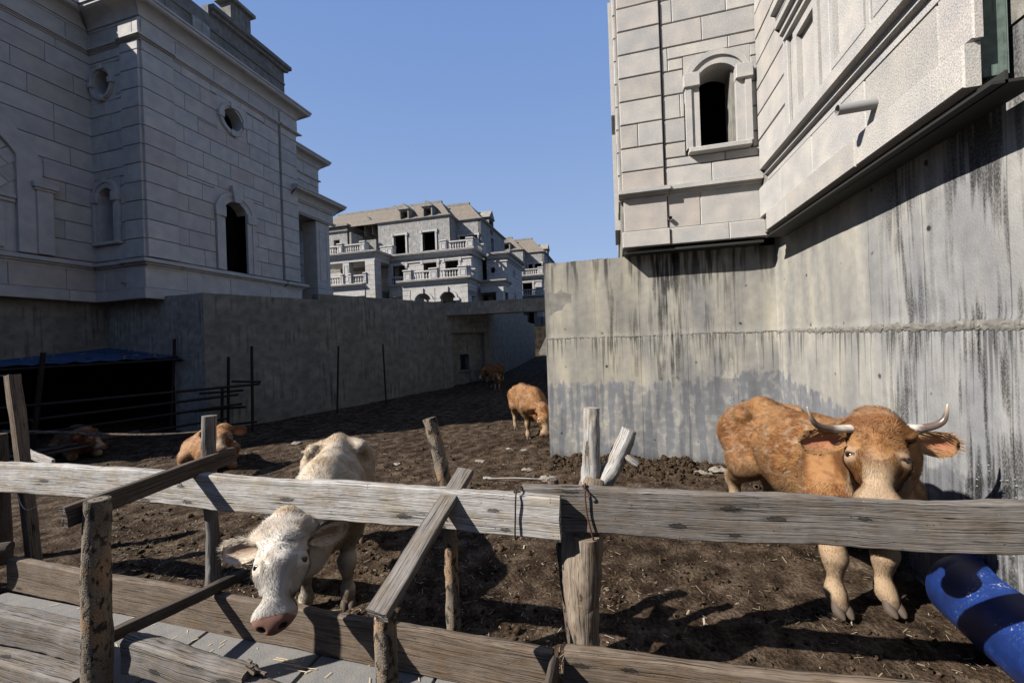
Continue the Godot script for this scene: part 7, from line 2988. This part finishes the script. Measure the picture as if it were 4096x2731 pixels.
func rock_mesh(sd: int, sub := 6) -> ArrayMesh:
	var pts := PackedVector3Array()
	var uvs := PackedVector2Array()
	for i in sub + 1:
		for j in sub * 2 + 1:
			var th := PI * i / sub
			var ph := TAU * (j % (sub * 2)) / (sub * 2)
			var d := Vector3(sin(th) * cos(ph), cos(th), sin(th) * sin(ph))
			var k := 1.0 + 0.55 * nz.get_noise_3d(d.x * 1.1 + sd * 7.0, d.y * 1.1, d.z * 1.1) + 0.35 * nz.get_noise_3d(d.x * 3.1 + sd, d.y * 3.1, d.z * 3.1 + 5.0)
			pts.append(Vector3(d.x * k, d.y * k * 0.7, d.z * k))
			uvs.append(Vector2(j, i))
	var m := MB.new()
	m.sheet(pts, uvs, sub + 1, sub * 2 + 1, true)
	return m.mesh()

func scatter(called: String, mesh: Mesh, m: Material, xfs: Array, cols: Array = []) -> MultiMeshInstance3D:
	var mm := MultiMesh.new()
	mm.transform_format = MultiMesh.TRANSFORM_3D
	mm.use_colors = not cols.is_empty()
	mm.mesh = mesh
	mm.instance_count = xfs.size()
	for i in xfs.size():
		mm.set_instance_transform(i, xfs[i])
		if not cols.is_empty():
			mm.set_instance_color(i, cols[i])
	var o := MultiMeshInstance3D.new()
	o.multimesh = mm
	o.material_override = m
	o.name = numbered(called)
	o.set_meta("kind", "stuff")
	add_child(o)
	return o

# a place in the pen, thicker near the fence
func pen_spot() -> Vector3:
	for tries in 40:
		var z := -1.98 - 11.0 * pow(rng.randf(), 2.0)
		var x := rng.randf_range(-9.0, 1.98)
		if z < -5.95 and x > -1.1:
			continue
		# left wall
		if z < -7.0 and x < -9.0 + (-7.0 - z) * 0.445:
			continue
		# inside the picture
		if x < -0.25 + z * 1.75:
			continue
		return Vector3(x, ground_y(x, z), z)
	return Vector3(0, 0.0, -3.0)

func build_litter() -> void:
	# clods
	for k in 4:
		var xf := []
		for i in 2600:
			var p := pen_spot()
			var clump := nz.get_noise_2d(p.x * 1.7 + 40.0, p.z * 1.7)
			if (clump < -0.05 and rng.randf() < 0.8) or (p.z < -6.5 and p.x < -2.5 and rng.randf() < 0.5):
				continue
			var r := 0.005 + 0.017 * pow(rng.randf(), 3.0)
			if rng.randf() < 0.03:
				r += rng.randf() * 0.02
			if p.z < -5.2 and p.x > -1.4 and rng.randf() < 0.5:
				r *= 1.8
			var b := Basis.from_euler(Vector3(rng.randf() * TAU, rng.randf() * TAU, rng.randf() * TAU)).scaled(Vector3(r, r, r))
			xf.append(Transform3D(b, p + Vector3(0, r * 0.25, 0)))
		var o := scatter("soil_clods", rock_mesh(k, 4), M.clod, xf)
		tag(o, "loose brown clods of soil and dung strewn over the pen", "soil")
	# heaps along the wall foot
	var hx := []
	for i in 420:
		var x := rng.randf_range(-1.0, 1.1)
		var z := -5.93 + 0.45 * absf(rng.randfn(0.0, 0.6))
		var r := rng.randf_range(0.012, 0.045)
		var b := Basis.from_euler(Vector3(rng.randf() * TAU, rng.randf() * TAU, rng.randf() * TAU)).scaled(Vector3(r, r, r))
		hx.append(Transform3D(b, Vector3(x, ground_y(x, z) + r * 0.2, z)))
	tag(scatter("dung_heap", rock_mesh(7, 5), M.clod, hx), "low ridge of dung clods along the foot of the tall wall", "dung")
	# straw and maize husk
	var sm := MB.new()
	sm.quad(Vector3(-0.5, 0, 0.5), Vector3(0.5, 0, 0.5), Vector3(0.5, 0.2, 0.0), Vector3(-0.5, 0.2, 0.0))
	sm.quad(Vector3(-0.5, 0.2, 0.0), Vector3(0.5, 0.2, 0.0), Vector3(0.5, 0, -0.5), Vector3(-0.5, 0, -0.5))
	var sx := []
	var sc := []
	for i in 17000:
		var p := pen_spot()
		var dens := nz.get_noise_2d(p.x * 0.8 + 3.0, p.z * 0.8 + 9.0)
		var left := smoothstep(0.5, -2.0, p.x)
		if rng.randf() > 0.35 + 0.5 * left + dens * 0.8:
			continue
		if p.z < -6.0 and rng.randf() < 0.7:
			continue
		var ln := 0.012 + 0.05 * pow(rng.randf(), 2.0)
		var w := 0.0022 + 0.0035 * rng.randf()
		if rng.randf() < 0.06:
			w *= 2.2
			ln *= 1.2
		var b := Basis(Vector3.UP, rng.randf() * TAU) * Basis(Vector3.BACK, rng.randfn(0.0, 0.16)) * Basis(Vector3.RIGHT, rng.randfn(0.0, 0.25))
		sx.append(Transform3D(b.scaled_local(Vector3(ln, w, w)), p + Vector3(0, 0.007, 0)))
		var t := rng.randf()
		sc.append(Color(0.27, 0.215, 0.135).lerp(Color(0.10, 0.078, 0.056), t) if rng.randf() < 0.85 else Color(0.36, 0.32, 0.25))
	M.straw = mat(lin(1.3, 1.3, 1.3), 0.8)
	M.straw.vertex_color_use_as_albedo = true
	tag(scatter("straw_litter", sm.mesh(), M.straw, sx, sc), "bits of straw and husk trodden into the soil", "straw")
	# a few straws on the trough slabs
	var tx := []
	var tc := []
	for i in 70:
		var x := rng.randf_range(-4.2, -0.5)
		var z := rng.randf_range(-1.9, -1.48)
		var ln := rng.randf_range(0.01, 0.05)
		if i < 5:
			x = -1.95 + rng.randf() * 0.25
			z = -1.83 + rng.randf() * 0.06
			ln = 0.14
		var b := Basis(Vector3.UP, rng.randf() * TAU if i >= 5 else rng.randfn(0.2, 0.2))
		tx.append(Transform3D(b.scaled_local(Vector3(ln, 0.003, 0.005)), Vector3(x, 0.066, z)))
		tc.append(Color(0.55, 0.45, 0.28))
	tag(scatter("trough_straw", sm.mesh(), M.straw, tx, tc), "few straws left on the trough floor", "straw")
	# stones one can point at
	var stones_at := [
		[-0.93, -5.02, 0.09, "flat tan stone lying nearest the tall wall's end"], [-1.30, -5.42, 0.06, "pale angular stone, left of the flat tan one"], [-1.75, -5.05, 0.05, "grey stone in the open middle of the pen"],
		[-2.10, -5.75, 0.07, "whitish stone among chips in the middle of the pen"], [-1.55, -6.35, 0.05, "small white stone left of the grazing cow's feet"], [-1.85, -6.5, 0.05, "second white stone left of the grazing cow's feet"],
		[-4.35, -6.1, 0.07, "pale crumbled stone right of the white cow's back"], [-4.9, -7.4, 0.06, "stone at the edge of the shade in the pen"], [-5.3, -5.75, 0.06, "grey stone behind the lying young cow"],
		[-6.0, -6.3, 0.08, "grey stone near the foot of the left wall"], [-5.55, -6.9, 0.06, "brown stone near the foot of the left wall"], [1.0, -5.62, 0.09, "tan rubble stone against the wall behind the horned cow"],
		[1.2, -5.7, 0.10, "dark flat rubble stone behind the horned cow"], [-0.55, -3.9, 0.035, "small pale stone behind the stake"], [-3.3, -5.4, 0.05, "low white stone between cow and wall"], [-2.6, -4.3, 0.03, "tiny pale stone right of the white cow"]]
	for q in stones_at:
		var t := thing("stone", q[3], "stone", Vector3(q[0], ground_y(q[0], q[1]), q[1]), "stones lying in the pen")
		var o := put(rock_mesh(rng.randi() % 90, 8), "rock", M.rock, t)
		var r: float = q[2]
		o.transform = Transform3D(Basis(Vector3.UP, rng.randf() * TAU).scaled(Vector3(r * 1.2, r * 0.55, r * 0.8)), Vector3(0, r * 0.15, 0))
	var bd := thing("thin_stick", "thin bare stick lying on the soil before the tall wall", "stick", Vector3(-1.35, 0.02, -4.95))
	put(log_mesh([Vector3(-0.35, 0.01, 0.02), Vector3(0.0, 0.03, 0.0), Vector3(0.4, 0.015, -0.06)], [0.009, 0.01, 0.006], 0.1, 3.0, 7).mesh(), "stick_wood", M.wood, bd)
